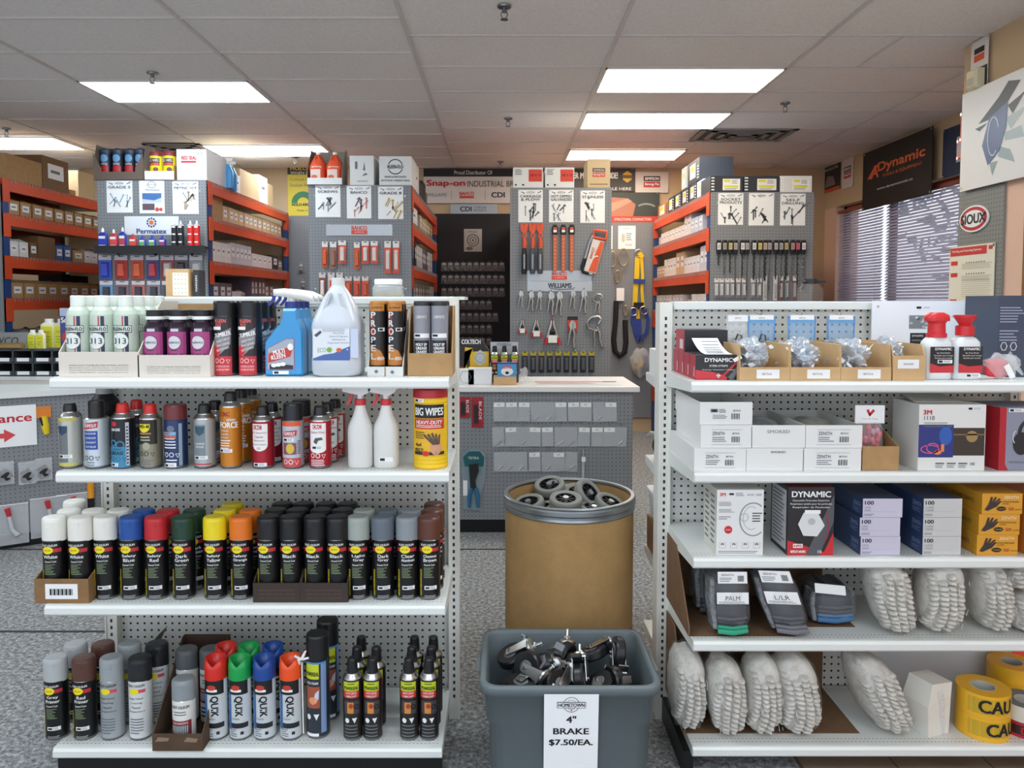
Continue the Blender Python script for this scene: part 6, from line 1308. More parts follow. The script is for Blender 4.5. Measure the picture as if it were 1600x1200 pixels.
mb = MB(); hh_ = sc_(66, 5.3); mb.prism([(-ww/2, 0), (ww/2, 0), (ww/2, hh_*.72), (ww*.28, hh_), (-ww/2, hh_)], 0, .16, M('#2b2422', .5), 'y'); S = flat(mb, 0); S.text('COLTECH', ww*.05, hh_*.93, .03, WHITE, 1, w=.13, bold=.04); S.rect(-ww/2, ww/2, hh_*.12, hh_*.34, M('#a83a30', .45), 1); S.rect(ww*.02, ww/2, hh_*.30, hh_*.7, M('#e8b81c', .4), 1); S.rect(-.0, ww/2, hh_*.2, hh_*.27, M('#e8c21c', .4), 2)
S.poly([(-ww*.1, hh_*.8), (ww*.1, hh_*.78), (ww*.08, hh_*.66), (-.03, hh_*.7), (-.01, hh_*.2), (-.04, hh_*.2)], M('#ecc61e', .4), 3); S.poly([(ww*.28+.045*cos(a*pi/3+.5), hh_*.55+.055*sin(a*pi/3+.5)) for a in range(6)], M('#c9cbc6', .4), 4); S.ring(ww*.28, hh_*.55, .034, .034, .003, GREYINK, 5); S.rect(-ww/2, -ww*.3, hh_*.38, hh_*.5, STICK, 2); mb.obj('box_body', t)
mb = MB(); mb.box(-.28, .28, -.12, .12, 0, .003, M('#e9e9ea', .3)); S = flatz(mb, .003); S.rect(-.28, .18, .05, .10, M('#d87a80', .5)); S.rect(.18, .27, .05, .10, M('#3a3a44', .5)); S.lines(-.26, .2, -.09, .03, 5, M('#d8a8ac', .5), 1); mb.obj('counter_mat', None, (P(902, 590, 5.15).x, 5.14, CH+.0005), 'white printed mat with red stripe lying on the counter', 'counter mat')
mb = MB(); mb.ball((0, 0, .055), (.03, .02, .055), FILM2, 10, 8, lambda p: 1+.2*sin(6*p.z+5*p.x)); mb.obj('plastic_wrap', None, oncnt(818, 5.12), 'crumpled clear wrap beside the display carton on counter', 'plastic bag')
# ==================================================================== pallet racks with pegboard ends
YT, YR = 6.40, 8.80
orange = M('#d9512c', .5, vary=(.08, 4)); wire = M('#a9a49e', .4, .6); bluep = M('#24457c', .5)
RK = {}
def rack(key, label, xa, xb, tops, face, ztop, peg=True, ins=0):
    """xa..xb across, tops = heights of beam tops, face = +1 when the aisle seen is on the +X side"""
    t = T('pallet_rack', label, 'storage rack', ((xa+xb)/2, YT, 0)); hp = (xb-xa)/2; hw = hp-ins; L = YR-YT
    for sx in (-1, 1):
        for y in (.05, L-.05):
            mb = MB(); mb.box(sx*hw-.04 if sx > 0 else -hw, sx*hw if sx > 0 else -hw+.04, y-.04, y+.04, 0, ztop-.03, bluep)
            mb.obj('upright', t)
    for z in tops:
        for sx in (-1, 1):
            mb = MB(); x0 = sx*hw-(.006 if sx < 0 else -.001); x1 = x0+sx*.0
            xs = sorted((sx*(hw+.006), sx*(hw-.035)))
            mb.box(xs[0], xs[1], .09, L-.09, z-.095, z, orange); mb.box(xs[0]-.001, xs[1]+.001, .01, .10, z-.19, z+.005, orange); mb.box(xs[0]-.001, xs[1]+.001, L-.10, L-.01, z-.19, z+.005, orange)
            mb.obj('beam', t)
        mb = MB(); mb.box(-hw+.036, hw-.036, .09, L-.09, z-.012, z-.004, wire)
        n = 46
        for i in range(n): y = .12+i*(L-.24)/(n-1); mb.box(-hw-.008, hw+.008, y-.003, y+.003, z+.001, z+.007, wire); mb.box(face*(hw+.008)-.003, face*(hw+.008)+.003, y-.003, y+.003, z-.025, z+.007, wire)
        mb.obj('wire_deck', t)
    if peg:
        mb = MB(); mb.box(-hp, hp, -.03, -.012, .02, ztop, pegG); mb.obj('end_panel', t)
        mb = MB()
        for sx in (-1, 1):
            for z in (ztop-.09, ztop-.85, .9): mb.lathe([(.008, 0), (.006, .003)], STEEL, 10, cx=sx*(hw-.05), cy=z)
        for i, v in enumerate(mb.v): mb.v[i] = (v[0], -.031-v[2], v[1])
        for q in range(len(mb.f)): mb.f[q] = mb.f[q][::-1]
        mb.obj('screws', t)
    RK[key] = dict(x=(xa if face < 0 else xb), f=face, tops=tops, hw=hw, cx=(xa+xb)/2, ztop=ztop); return t
def xr(px, py): return P(px, py, YT).x
def zl(*pys): 
    l = [ZZ(p, YT+.1) for p in pys]; z = l[-1]-.42
    while z > .2: l.append(z); z -= .42
    return l
rack('A', 'orange and blue pallet rack at the far left edge', P(3, 330, YT).x-.88, P(3, 330, YT).x, zl(281, 335, 401, 467), 1, ZZ(281, YT))
rack('B', 'pallet rack with pegboard end of bolt posters and small coloured bottles', xr(154, 290), xr(324, 290), zl(286, 341, 409, 474), 1, ZZ(282, YT))
rack('C', 'pallet rack with pegboard end holding orange blade packs', xr(483, 295), xr(643, 295), zl(296, 350, 416, 480), 1, ZZ(290, YT))
rack('D', 'pallet rack with pegboard end holding pliers, files and hacksaw', xr(797, 300), xr(955, 300), zl(300, 356, 422, 486), -1, ZZ(294, YT), ins=.14)
rack('E', 'pallet rack with pegboard end of drill bits, nearest the window', xr(1110, 305), xr(1270, 305), zl(303, 358, 424, 490), -1, ZZ(301, YT))
# ---- stock standing along the visible faces
NAMEK = {'A': 'far left rack', 'B': 'rack right of the bolt posters', 'C': 'rack beside the orange blade packs', 'E': 'rack left of the drill bits'}
LEV = ['top shelf', 'second shelf', 'third shelf', 'fourth shelf', 'fifth shelf', 'sixth shelf']
stock_cache = {}
def stock(kind, w_, d_, h_, mat, f, stm):
    """kind 'bin' = open front-labelled bin with contents, 'box' = closed carton"""
    key = (kind, round(w_, 3), round(h_, 3), mat.name, f, stm)
    if key in stock_cache: return stock_cache[key].data.copy() and stock_cache[key]
    mb = MB(); th = .004; sx = f
    if kind == 'bin':
        mb.box(-d_/2, d_/2, -w_/2, w_/2, 0, th, mat)
        xf = sx*d_/2; xs = sorted((xf, xf-sx*th)); mb.box(xs[0], xs[1], -w_/2, w_/2, th, h_*.8, mat); xs = sorted((-xf, -xf+sx*th)); mb.box(xs[0], xs[1], -w_/2, w_/2, th, h_, mat)
        for s_ in (-1, 1): mb.prism([(xf, th), (-xf, th), (-xf, h_), (xf*.5, h_), (xf, h_*.8)], s_*w_/2-s_*th if s_ > 0 else -w_/2, s_*w_/2 if s_ > 0 else -w_/2+th, mat, 'y')
        mb.ball((0, 0, h_*.5), (d_*.42, w_*.42, h_*.42), M('#8d8a86', .5, vary=(.4, 40)), 8, 5, lambda p: 1+.15*sin(9*p.x+7*p.y))
    elif kind == 'bag':
        mb.ball((0, 0, h_*.5), (d_*.42, w_*.55, h_*.5), mat, 12, 8, lambda p: 1+.18*sin(7*p.x+5*p.z)+.1*sin(13*p.y))
    else:
        mb.box(-d_/2, d_/2, -w_/2, w_/2, 0, h_, mat); mb.box(-d_/2, d_/2, -.012, .012, h_, h_+.0006, CARDW)
    if stm and kind != 'bag':
        xf = sx*(d_/2+.001); s_ = stm
        a, b, c, e = -w_*.3, w_*.3, h_*(.25 if kind == 'bin' else .35), h_*(.62 if kind == 'bin' else .8)
        v = [(xf, a, c), (xf, b, c), (xf, b, e), (xf, a, e)]; mb.add(v if sx > 0 else v[::-1], [(0, 1, 2, 3)], STICK)
        xf += sx*.001; v = [(xf, a+w_*.1, c+(e-c)*.4), (xf, b-w_*.15, c+(e-c)*.4), (xf, b-w_*.15, c+(e-c)*.6), (xf, a+w_*.1, c+(e-c)*.6)]; mb.add(v if sx > 0 else v[::-1], [(0, 1, 2, 3)], GREYINK)
    o = mb.obj({'bin': 'parts_bin', 'box': 'parts_box', 'bag': 'parts_bag'}[kind]); stock_cache[key] = o; o['new'] = 1
    return o
cn = {'#b08a5c': 'kraft', '#e4e4e0': 'white', '#2c2a2c': 'black', '#6f6570': 'grey', '#c9cdd2': 'pale', '#3a5f9a': 'blue', '#cdb288': 'tan', '#8a8480': 'taupe', '#7a5a3a': 'brown'}
def row(key, lev, specs, y=None, y1=None, gap=.008, jit=.01, dep=.32, name=None):
    R = RK[key]; f = R['f']; y = YT+.12 if y is None else y; rnd = random.Random(hash((key, lev)) % 1000 if 0 else ord(key)*7+lev); z = R['tops'][lev]+.008; idx = 0; st = {}
    for (kind, n, w_, h_, col, stm) in specs:
        for i in range(n):
            if y+w_ > (y1 or YR-.12): return
            hj = h_; mat = CARD if col == '#b08a5c' else M(col, .6)
            o = stock(kind, w_, dep, hj, mat, f, stm)
            if 'new' in o: del o['new']; c = o
            else: c = o.copy(); COL.objects.link(c)
            c.location = (R['x']-f*(dep/2+.02+rnd.uniform(0, jit)), y+w_/2, z)
            what = {'bin': 'open parts bin', 'box': 'parts box', 'bag': 'bag of parts'}[kind]; cc = cn.get(col, 'small')
            c['label'] = '%s %s, %s from near end, %s, %s' % (cc, what, ORD[idx], LEV[lev], NAMEK[key]); c['category'] = {'bin': 'bin', 'box': 'box', 'bag': 'parts bag'}[kind]; c['group'] = 'stock on the %s, %s' % (LEV[lev], NAMEK[key])
            idx += 1; y += w_+gap
K, W_, B_, G_, Pl, Bl, Tn, Tp, Br = '#b08a5c', '#e4e4e0', '#2c2a2c', '#6f6570', '#c9cdd2', '#3a5f9a', '#cdb288', '#8a8480', '#7a5a3a'
row('A', 1, [('bin', 13, .16, .15, K, 1)]); row('A', 2, [('bin', 2, .13, .16, W_, 1), ('bin', 1, .12, .17, Br, 1), ('box', 1, .26, .2, Br, 0), ('bin', 2, .13, .17, Bl, 1), ('bin', 1, .2, .14, K, 1), ('bin', 2, .13, .14, W_, 1), ('bin', 3, .13, .15, Br, 1)])
row('A', 3, [('bin', 8, .17, .16, K, 1), ('bin', 5, .15, .15, Br, 1)]); row('A', 4, [('bag', 5, .2, .15, Tp, 0), ('bin', 6, .16, .15, G_, 1)])
row('A', 0, [('box', 1, .5, .22, K, 0), ('box', 1, .42, .30, Br, 1), ('box', 1, .1, .05, K, 0)]); row('A', 0, [('box', 1, .28, .26, Tn, 0)], y=7.62)
row('B', 1, [('box', 2, .14, .20, K, 0), ('bin', 13, .13, .17, Tn, 1)]); row('B', 2, [('box', 4, .11, .17, W_, 1), ('box', 5, .11, .19, Pl, 1), ('box', 4, .16, .13, W_, 1), ('box', 1, .2, .15, B_, 1), ('box', 2, .15, .11, Tp, 1)])
row('B', 3, [('box', 3, .16, .17, G_, 1), ('box', 2, .1, .10, W_, 0), ('bag', 1, .3, .12, Pl, 0), ('box', 4, .1, .25, G_, 1), ('box', 2, .15, .2, G_, 1), ('box', 2, .14, .16, Tp, 0)])
row('B', 0, [('box', 1, .12, .14, Br, 0), ('box', 1, .16, .17, W_, 1), ('box', 1, .55, .25, Tn, 0), ('box', 1, .28, .28, W_, 1), ('box', 1, .2, .24, Tn, 0)], y=6.98)
row('C', 0, [('box', 1, .42, .28, W_, 1), ('box', 1, .3, .18, B_, 0), ('box', 1, .3, .22, B_, 0), ('box', 1, .2, .16, G_, 0)], y=6.76)
row('C', 1, [('box', 1, .5, .16, W_, 1), ('box', 1, .2, .1, Tp, 0), ('box', 5, .14, .15, Tn, 1), ('box', 3, .16, .16, K, 1)]); row('C', 2, [('box', 3, .13, .22, B_, 1), ('box', 5, .10, .20, Pl, 1), ('box', 6, .09, .2, G_, 1), ('box', 4, .1, .21, Pl, 1)]); row('C', 3, [('box', 14, .11, .2, Tp, 1), ('box', 4, .11, .2, Pl, 1)])
row('E', 1, [('bag', 1, .2, .2, Bl, 0), ('box', 3, .13, .14, Pl, 1), ('box', 2, .12, .2, W_, 1), ('box', 8, .13, .12, W_, 1), ('box', 4, .1, .09, Pl, 1)], y1=YR-.12)
row('E', 2, [('box', 2, .14, .22, Pl, 1), ('box', 5, .11, .15, W_, 1), ('box', 2, .16, .22, Tn, 1), ('box', 4, .13, .18, W_, 1), ('box', 5, .12, .12, Tn, 1)])
row('E', 3, [('box', 3, .18, .16, W_, 1), ('box', 2, .16, .11, Tn, 1), ('box', 8, .15, .16, Pl, 1)]); row('E', 4, [('box', 6, .2, .16, Pl, 1), ('box', 6, .16, .16, W_, 1)]); row('E', 5, [('box', 5, .25, .2, Br, 0), ('box', 5, .2, .2, Tp, 1)])
# dark bulk goods standing deeper inside the racks
for key, lev, y_, w_, h_, col, l in (('A', 1, 7.2, 1.0, .24, '#b8552e', 'long orange box lying behind the kraft bins, far left rack'), ('A', 3, 8.2, .5, .24, '#2b2b30', 'dark case at the back of the fourth shelf, far left rack'), ('B', 3, 7.2, 1.2, .26, '#54504c', 'grey case behind the stock on the fourth shelf, rack right of posters'), ('B', 2, 7.0, .9, .26, '#8d8a84', 'grey box behind the white boxes, rack right of posters'), ('E', 1, 6.75, .3, .2, '#3a3c40', 'black handled case at the near end, rack left of drill bits')):
    R = RK[key]; mb = MB(); mb.box(-.12, .12, -w_/2, w_/2, 0, h_, M(col, .6)); mb.box(-.03, .03, -.06, .06, h_, h_+.015, M(col, .6)); mb.obj('storage_case', None, (R['x']-R['f']*(.50), y_+w_/2-.3, R['tops'][lev]+.008), l, 'case')
# ==================================================================== pegboard ends: posters, signs, tools
YP = YT-.032
def on(px, py, Y=YP): return P(px, py, Y)
def sz(px, Y=YP): return px*Y/F
def board(name, label, cat, px0, px1, py0, py1, art, Y=YP, mat=PAPER, th=.002, group=None, rz=0, frame=None):
    p = on((px0+px1)/2, (py0+py1)/2, Y); w_, h_ = sz(px1-px0, Y), sz(py1-py0, Y)
    t = T(name, label, cat, p, rz, group); mb = MB(); mb.box(-w_/2, w_/2, -th, 0, -h_/2, h_/2, mat)
    S = flat(mb, -th, .0012); art(S, w_, h_); mb.obj('printed_sheet', t)
    mb = MB(); rm_ = STEEL
    for s_ in (-1, 1): mb.add([(s_*w_*.46-.004, -th-.0006, h_*.47-.004), (s_*w_*.46+.004, -th-.0006, h_*.47-.004), (s_*w_*.46+.004, -th-.0006, h_*.47+.004), (s_*w_*.46-.004, -th-.0006, h_*.47+.004)], [(0, 1, 2, 3)], rm_)
    mb.obj('pins', t); return t
def bolt(S, u, v, L, t_, rot, col):
    c, s_ = cos(rot), sin(rot)
    def q(a, b): return (u+a*c-b*s_, v+a*s_+b*c)
    S.poly([q(-L/2, -t_/2), q(L/2, -t_/2), q(L/2, t_/2), q(-L/2, t_/2)], col, 2); S.poly([q(L/2, -t_), q(L/2+t_*1.2, -t_*.8), q(L/2+t_*1.2, t_*.8), q(L/2, t_)], col, 2)
def poster(title, seed, cols, title2=None, extra=None):
    def a(S, w_, h_):
        rnd = random.Random(seed); S.ring(0, h_*.42, w_*.16, h_*.035, .002, GREYINK, 1, 16); S.text('HOMETOWN', 0, h_*.42, h_*.03, GREYINK, 2, w=w_*.34)
        for s_ in (-1, 1): bolt(S, s_*w_*.34, h_*.42, w_*.12, w_*.03, .4*s_, GREYINK)
        S.text(title, 0, h_*.30, h_*.078, M('#363b40', .6), 2, w=w_*min(.86, .115*len(title)+.1), bold=.02)
        if title2: S.text(title2, 0, h_*.20, h_*.078, M('#363b40', .6), 2, w=w_*min(.86, .115*len(title2)+.1), bold=.02)
        for i in range(9):
            bolt(S, rnd.uniform(-.34, .34)*w_, rnd.uniform(-.4, .02)*h_, w_*rnd.uniform(.16, .4), w_*rnd.uniform(.025, .06), rnd.choice([pi/2, 1.1, .8, 2.1, pi/2]), M(rnd.choice(cols), .5))
        if extra: extra(S, w_, h_)
    return a
gy = ['#8d949a', '#5b6268', '#a9afb3']
G_P = 'posters across the top of the pegboard ends'
for (nm, a, b, y0_, y1_, tl, t2, cols, seed) in (('bolt poster reading grades, first from the left', 167, 207, 283, 332, 'GRADE 5', None, ['#8fa9b2', '#9aa3a8', '#7f9cab'], 1), ('metric bolt poster, third on the bottle board', 270, 310, 284, 334, 'METRIC 10.9', None, ['#b39a78', '#8a8078', '#a89880'], 2),
        ('screws poster, first on the blade pack board', 493, 532, 290, 339, 'SCREWS', None, gy, 3), ('saw and tool poster with red drawings, middle of blade pack board', 542, 580, 291, 341, 'BAHCO', None, ['#c46a60', '#d08878', '#5b6268'], 4), ('grade eight poster with gold bolts, third on blade pack board', 591, 630, 292, 342, 'GRADE 8', None, ['#c2a460', '#b89a5a', '#8f8878'], 5),
        ('carriage and plow bolt poster, first on the pliers board', 810, 848, 297, 347, 'CARRIAGE', '& PLOW', ['#5b6268', '#6a7076'], 6), ('hot dipped galvanized poster, middle of the pliers board', 858, 896, 297, 347, 'HOT DIPPED', 'GALVANIZED', gy, 7), ('stainless poster, third on the pliers board', 907, 945, 298, 348, 'STAINLESS', None, gy, 8),
        ('socket products poster, first on the drill bit board', 1122, 1161, 302, 351, 'SOCKET', 'PRODUCTS', ['#4a4f55', '#5b6268'], 9), ('poster of large black cap screws, middle of drill bit board', 1170, 1209, 302, 352, '', None, ['#3e4348', '#4a4f55'], 10), ('self drilling poster, third on the drill bit board', 1219, 1258, 303, 352, 'SELF', 'DRILLING', ['#5f7f84', '#5b6268', '#7a8086'], 11)):
    board('poster', nm, 'poster', a, b, y0_, y1_, poster(tl or ' ', seed, cols, t2), group=G_P)
def perm(S, w_, h_):
    S.ring(0, h_*.38, w_*.16, w_*.14, .004, GREYINK, 1, 24); S.text('HOMETOWN', 0, h_*.38, h_*.04, GREYINK, 2, w=w_*.4); S.text('Permatex', .01, h_*.22, h_*.06, M('#3a4a8a', .5), 2, w=w_*.56); S.rect(-w_*.38, w_*.38, -h_*.16, h_*.12, M('#4a76b4', .4), 1); S.poly([(-w_*.38, -h_*.16), (w_*.38, -h_*.16), (w_*.38, -h_*.02), (w_*.1, -h_*.1), (-w_*.38, -h_*.06)], M('#c9d6e6', .4), 2)
    S.rect(-w_*.38, w_*.1, -h_*.4, -h_*.2, M('#6a5560', .4), 1); S.oval(w_*.2, -h_*.38, w_*.08, w_*.08, M('#d0564a', .4), 2); S.oval(w_*.35, -h_*.38, w_*.07, w_*.07, M('#d0564a', .4), 2)
board('poster', 'poster with blue and red pictures, middle of the bottle board', 'poster', 218, 257, 283, 333, perm, group=G_P)
def psign(S, w_, h_):
    S.oval(.0, h_*.16, h_*.12, h_*.12, M('#e07a3c', .5), 2)
    for i in range(10): a = i*pi/5; S.poly([(h_*.17*cos(a), h_*.16+h_*.17*sin(a)), (h_*.27*cos(a+.1), h_*.16+h_*.27*sin(a+.1)), (h_*.27*cos(a+.5), h_*.16+h_*.27*sin(a+.5)), (h_*.19*cos(a+.5), h_*.16+h_*.19*sin(a+.5))], M('#2f4382', .5), 1)
    S.text('Permatex', 0, -h_*.30, h_*.26, M('#2f4382', .5), 2, w=w_*.55, bold=.05)
board('brand_sign', 'white sign with orange and blue swirl above small bottles', 'sign', 195, 279, 338, 367, psign, mat=M('#e6eaee', .4))
metal = M('#b3b7bb', .3, .4)
def bah(S, w_, h_): S.rect(-w_*.12, w_*.12, -h_*.38, -h_*.02, M('#e2492e', .4), 2); S.text('BAHCO', 0, h_*.2, h_*.34, M('#e2492e', .4), 2, w=w_*.23, bold=.05); S.text('by SNAP-ON', 0, -h_*.2, h_*.12, WHITE, 3, w=w_*.14)
board('brand_sign', 'long silver strip sign with small red logo, blade pack board', 'sign', 510, 613, 351, 368, bah, mat=metal)
board('brand_sign', 'upper silver strip sign with red logo below the hacksaw', 'sign', 824, 924, 423, 439, bah, mat=metal)
board('brand_sign', 'lower silver strip sign with dark curved lettering, above locking pliers', 'sign', 824, 925, 439.5, 455, lambda S, w_, h_: (S.text('WILLIAMS', 0, h_*.08, h_*.48, M('#2a3038', .5), 2, w=w_*.36, bold=.03), S.ring(.02, -h_*.1, w_*.2, h_*.25, .006, M('#2a3038', .5), 2, a0=pi, a1=2*pi)), mat=metal)
# black tray shelf with small bottles
p0_ = on(158, 390, YP); zs0 = ZZ(386, YP-.06); tw = sz(170)
t = T('tray_shelf', 'black tray shelf carrying small coloured bottles', 'shelf', (on(239, 386, YP-.06).x, YP-.06, zs0))
mb = MB(); mb.box(-tw/2, tw/2, -.06, .055, -.01, 0, BLACK); mb.box(-tw/2, tw/2, -.066, -.06, -.055, .008, BLACK); mb.obj('shelf_board', t)
for s_ in (-.3, 0, .3): mb = MB(); mb.prism([(-.04, -.012), (.055, -.012), (.055, -.08)], s_-.003, s_+.003, BLACK, 'x'); mb.obj('bracket', t)
def sbottle(kind, px, hpx, wpx, c1, c2, lab):
    Yc = YP-.075; t = T('adhesive_bottle' if kind < 2 else 'sealant_tube', lab, 'bottle' if kind < 2 else 'tube', (on(px, 380, Yc).x, Yc, zs0+.001), 0, 'small coloured bottles and tubes on the tray shelf'); h_, w_ = sz(hpx), sz(wpx)
    b1 = M(c1, .4); mb = MB()
    if kind < 2:
        mb.loft([rrect(w_, .03, .01, 0), rrect(w_, .03, .01, h_*.62), rrect(w_*.5, .022, .008, h_*.74), rrect(w_*.3, .016, .006, h_*.78)], b1); S = flat(mb, -.0155, .001); S.rect(-w_*.36, w_*.36, h_*.08, h_*.5, M(c2, .5), 1); S.rect(-w_*.36, w_*.36, h_*.42, h_*.56, STICK, 2); S.rect(-w_*.36, w_*.36, h_*.02, h_*.09, STICK, 2)
        mb.obj('bottle_body', t); mb = MB(); mb.lathe([(w_*.17, h_*.76), (w_*.15, h_*.9), (w_*.06, h_)], WHITE if kind == 0 else b1, 10); mb.obj('nozzle', t)
    else:
        mb.lathe([(w_/2, 0), (w_/2, h_*.8), (w_*.2, h_*.86)], b1, 14); S = cyl(mb, w_/2, lift=.001); S.rect(-w_*.3, w_*.3, h_*.15, h_*.2, STICK, 1); S.rect(-w_*.3, w_*.3, h_*.45, h_*.5, STICK, 1); S.rect(-w_*.3, w_*.3, h_*.72, h_*.78, STICK, 1); mb.lathe([(w_*.52, 0), (w_*.52, h_*.04)], STICK, 14); mb.lathe([(w_*.505, h_*.80), (w_*.505, h_*.84)], STICK, 14)
        mb.obj('tube_body', t); mb = MB(); mb.lathe([(w_*.2, h_*.86), (w_*.08, h_)], WHITE, 10); mb.obj('nozzle', t)
    return t
for px, hp_, wp, c1, c2, k, l in ((161, 29, 14, '#23309c', '#2a3cb4', 0, 'dark blue bottle at the left end of tray shelf'), (178, 27, 12, '#c8303a', '#d84a50', 0, 'red bottle second on the tray shelf'), (192, 30, 11, '#2a36a0', '#c83a48', 0, 'blue bottle with red label and tall white nozzle'), (208, 20, 11, '#c8303a', '#e05040', 1, 'short red bottle, fourth on the tray shelf'),
        (223, 18, 10, '#2c3ea0', '#6cb468', 1, 'left of the two short blue bottles with green labels'), (238, 18, 11, '#2c3ea0', '#6cb468', 1, 'right of the two short blue bottles with green labels'), (254, 18, 10, '#2c2c90', '#9c3c7c', 1, 'short blue bottle with purple label'), (273, 40, 9, '#26282c', '#000000', 2, 'left black sealant tube on the tray shelf'), (283, 40, 9, '#26282c', '#000000', 2, 'right black sealant tube on the tray shelf'), (298, 40, 9, '#d8302c', '#000000', 2, 'left red sealant tube on the tray shelf'), (308, 40, 9, '#d8302c', '#000000', 2, 'right red sealant tube on the tray shelf')):
    sbottle(k, px, hp_, wp, c1, c2, l)
# blister packs below the tray shelf
def pack(name, label, px, py0, wpx, hpx, cm, tool, cat='blister pack', group=None, top=None, Y=YP, tilt=0, txt=None, rotv=False):
    p = on(px, py0, Y); w_, h_ = sz(wpx, Y), sz(hpx, Y); t = T(name, label, cat, p, 0, group, (0, tilt, 0))
    mb = MB(); mb.box(-w_/2, w_/2, -.012, -.008, -h_, 0, M(cm, .45)); S = flat(mb, -.012, .001)
    if top: S.rect(-w_/2, w_/2, -h_*.2, 0, M(top, .5), 1); S.rect(-w_*.2, w_*.2, -h_*.06, -h_*.03, INK, 2)
    if txt: S.text(txt, 0, -h_*.55, w_*.45, WHITE, 2, w=h_*.55, rot=-pi/2)
    mb.obj('card', t)
    mb = MB(); mb.loft([[(x, -.012, z) for x, z in ((-w_*.3, -h_*.9), (w_*.3, -h_*.9), (w_*.3, -h_*.3), (-w_*.3, -h_*.3))], [(x, -.03, z) for x, z in ((-w_*.24, -h_*.86), (w_*.24, -h_*.86), (w_*.2, -h_*.36), (-w_*.2, -h_*.36))]], M(tool, .35), smooth=False); mb.obj('blister', t)
    mb = MB(); mb.tube([(0, 0, .004), (0, -.03, .0), (0, -.045, .012)], .0025, STEEL, 6); mb.obj('hook', t); return t
gp = 'carded adhesives under the tray shelf'
for k, (px, c1, tl) in enumerate(((165, '#2a56b0', '#3a4ac8'), (190, '#a82c34', '#e05a40'), (215, '#b84a34', '#e8683c'), (239, '#2e4888', '#c83c44'), (262, '#98303a', '#c8c0c4'), (284, '#5a4a50', '#3a3640'), (307, '#8c9094', '#d0d0d4'))):
    pack('carded_adhesive', 'carded adhesive pack, %s from left in the upper row under the tray' % ORD[k], px, 399, 20, 37, c1, tl, group=gp, top='#c9c4cc')
    if k < 5: pack('carded_adhesive', 'carded adhesive pack, %s from left in the lower row under the tray' % ORD[k], px+2, 439, 20, 30, ['#6a9cc8', '#8c6a74', '#c06a60', '#8c8088', '#50606c'][k], '#3c3c44', group=gp, top='#dcd6d8')
# top-of-rack goods
def onrack(px, Y, key): z = RK[key]['ztop']+.001; return PX(px, Y, z)
def tbox(name, label, px0, px1, hpx, key, mat, art=None, d_=.3, Y=6.38, cat='box', faces=None, group=None, dz=0):
    w_, h_ = sz(px1-px0, Y), sz(hpx, Y); p = onrack((px0+px1)/2, Y, key); t = T(name, label, cat, (p.x, Y, p.z+dz), 0, group)
    mb = MB(); mb.box(-w_/2, w_/2, 0, d_, 0, h_, mat, faces)
    if art: art(flat(mb, 0, .001), w_, h_)
    mb.obj('box_body', t); mb = MB(); mb.box(-w_/2+.004, w_/2-.004, d_*.45, d_*.55, h_, h_+.001, CARDW); mb.obj('tape_strip', t); return t
wb = M('#e3e4e2', .55)
tbox('carton', 'white carton with red print on top of the bottle board', 277, 323, 47, 'B', wb, lambda S, w_, h_: (S.text('RED SEAL', -.02, h_*.72, h_*.12, RED, 1, w=w_*.5, bold=.05), S.rect(-w_*.35, w_*.15, h_*.56, h_*.62, RED, 1), S.text('11', w_*.28, h_*.86, h_*.12, GREYINK, 1), S.ring(0, h_*.35, w_*.14, h_*.1, .003, M('#d8a0a0', .5), 1)), d_=.5)
sw = MB(); t = T('display_carton', 'white tray of two yellow wipes tubs on top of the rack', 'carton', onrack(254, 6.42, 'B')); ww = sz(45, 6.42); mb = MB(); mb.box(-ww/2, ww/2, -.06, -.056, 0, sz(13, 6.4), wb); mb.box(-ww/2, ww/2, -.056, .12, 0, .004, wb); mb.box(-ww/2, -ww/2+.004, -.056, .12, 0, sz(16, 6.4), CARD); mb.box(ww/2-.004, ww/2, -.056, .12, 0, sz(22, 6.4), CARD); mb.obj('tray', t)
for k, px in enumerate((245, 266)):
    t = T('wipes_tub', '%s yellow wipes tub with red lid in the white tray' % ('left', 'right')[k], 'wipes tub', onrack(px, 6.43, 'B')+Vector((0, 0, .004))); r = sz(9.6, 6.4); h_ = sz(43, 6.4)
    mb = MB(); mb.lathe([(r, 0), (r, h_*.85)], YEL, 20); S = cyl(mb, r, lift=.001); S.rect(-r*.9, r*.9, h_*.6, h_*.76, M('#2a2422', .5), 1); S.text('BIG WIPES', 0, h_*.68, h_*.1, WHITE, 2, w=r*1.6); S.rect(-r*.9, r*.9, h_*.5, h_*.6, M('#c8502e', .5), 1); S.oval(r*.3, h_*.36, r*.4, h_*.08, M('#6a4a3a', .5), 1); mb.obj('tub_body', t); mb = MB(); mb.lathe([(r*1.02, h_*.85), (r*1.02, h_*.93), (r*.9, h_)], M('#8c2c34', .5), 20); mb.obj('lid', t)
t = T('display_carton', 'brown open carton of dark wipes tubs on the rack top', 'carton', onrack(191, 6.42, 'B')); ww = sz(76, 6.42); bd = M('#6a5a50', .7); hh_ = sz(55, 6.4)
mb = MB(); mb.box(-ww/2, ww/2, -.06, -.056, 0, sz(12, 6.4), bd); mb.box(-ww/2, ww/2, -.056, .16, 0, .004, bd); mb.box(-ww/2, ww/2, .156, .16, 0, hh_, bd)
for s_ in (-1, 1): mb.prism([(-.056, 0), (.156, 0), (.156, hh_), (.0, hh_), (-.056, hh_*.5)], s_*ww/2-.002, s_*ww/2+.002, bd, 'x'); mb.prism([(s_*ww*.5, .0), (s_*ww*.5, hh_*.75), (s_*ww*.34, hh_*.3), (s_*ww*.34, 0)] if s_ < 0 else [(s_*ww*.34, 0), (s_*ww*.34, hh_*.3), (s_*ww*.5, hh_*.75), (s_*ww*.5, 0)], -.062, -.0585, bd, 'y')
mb.obj('tray', t)
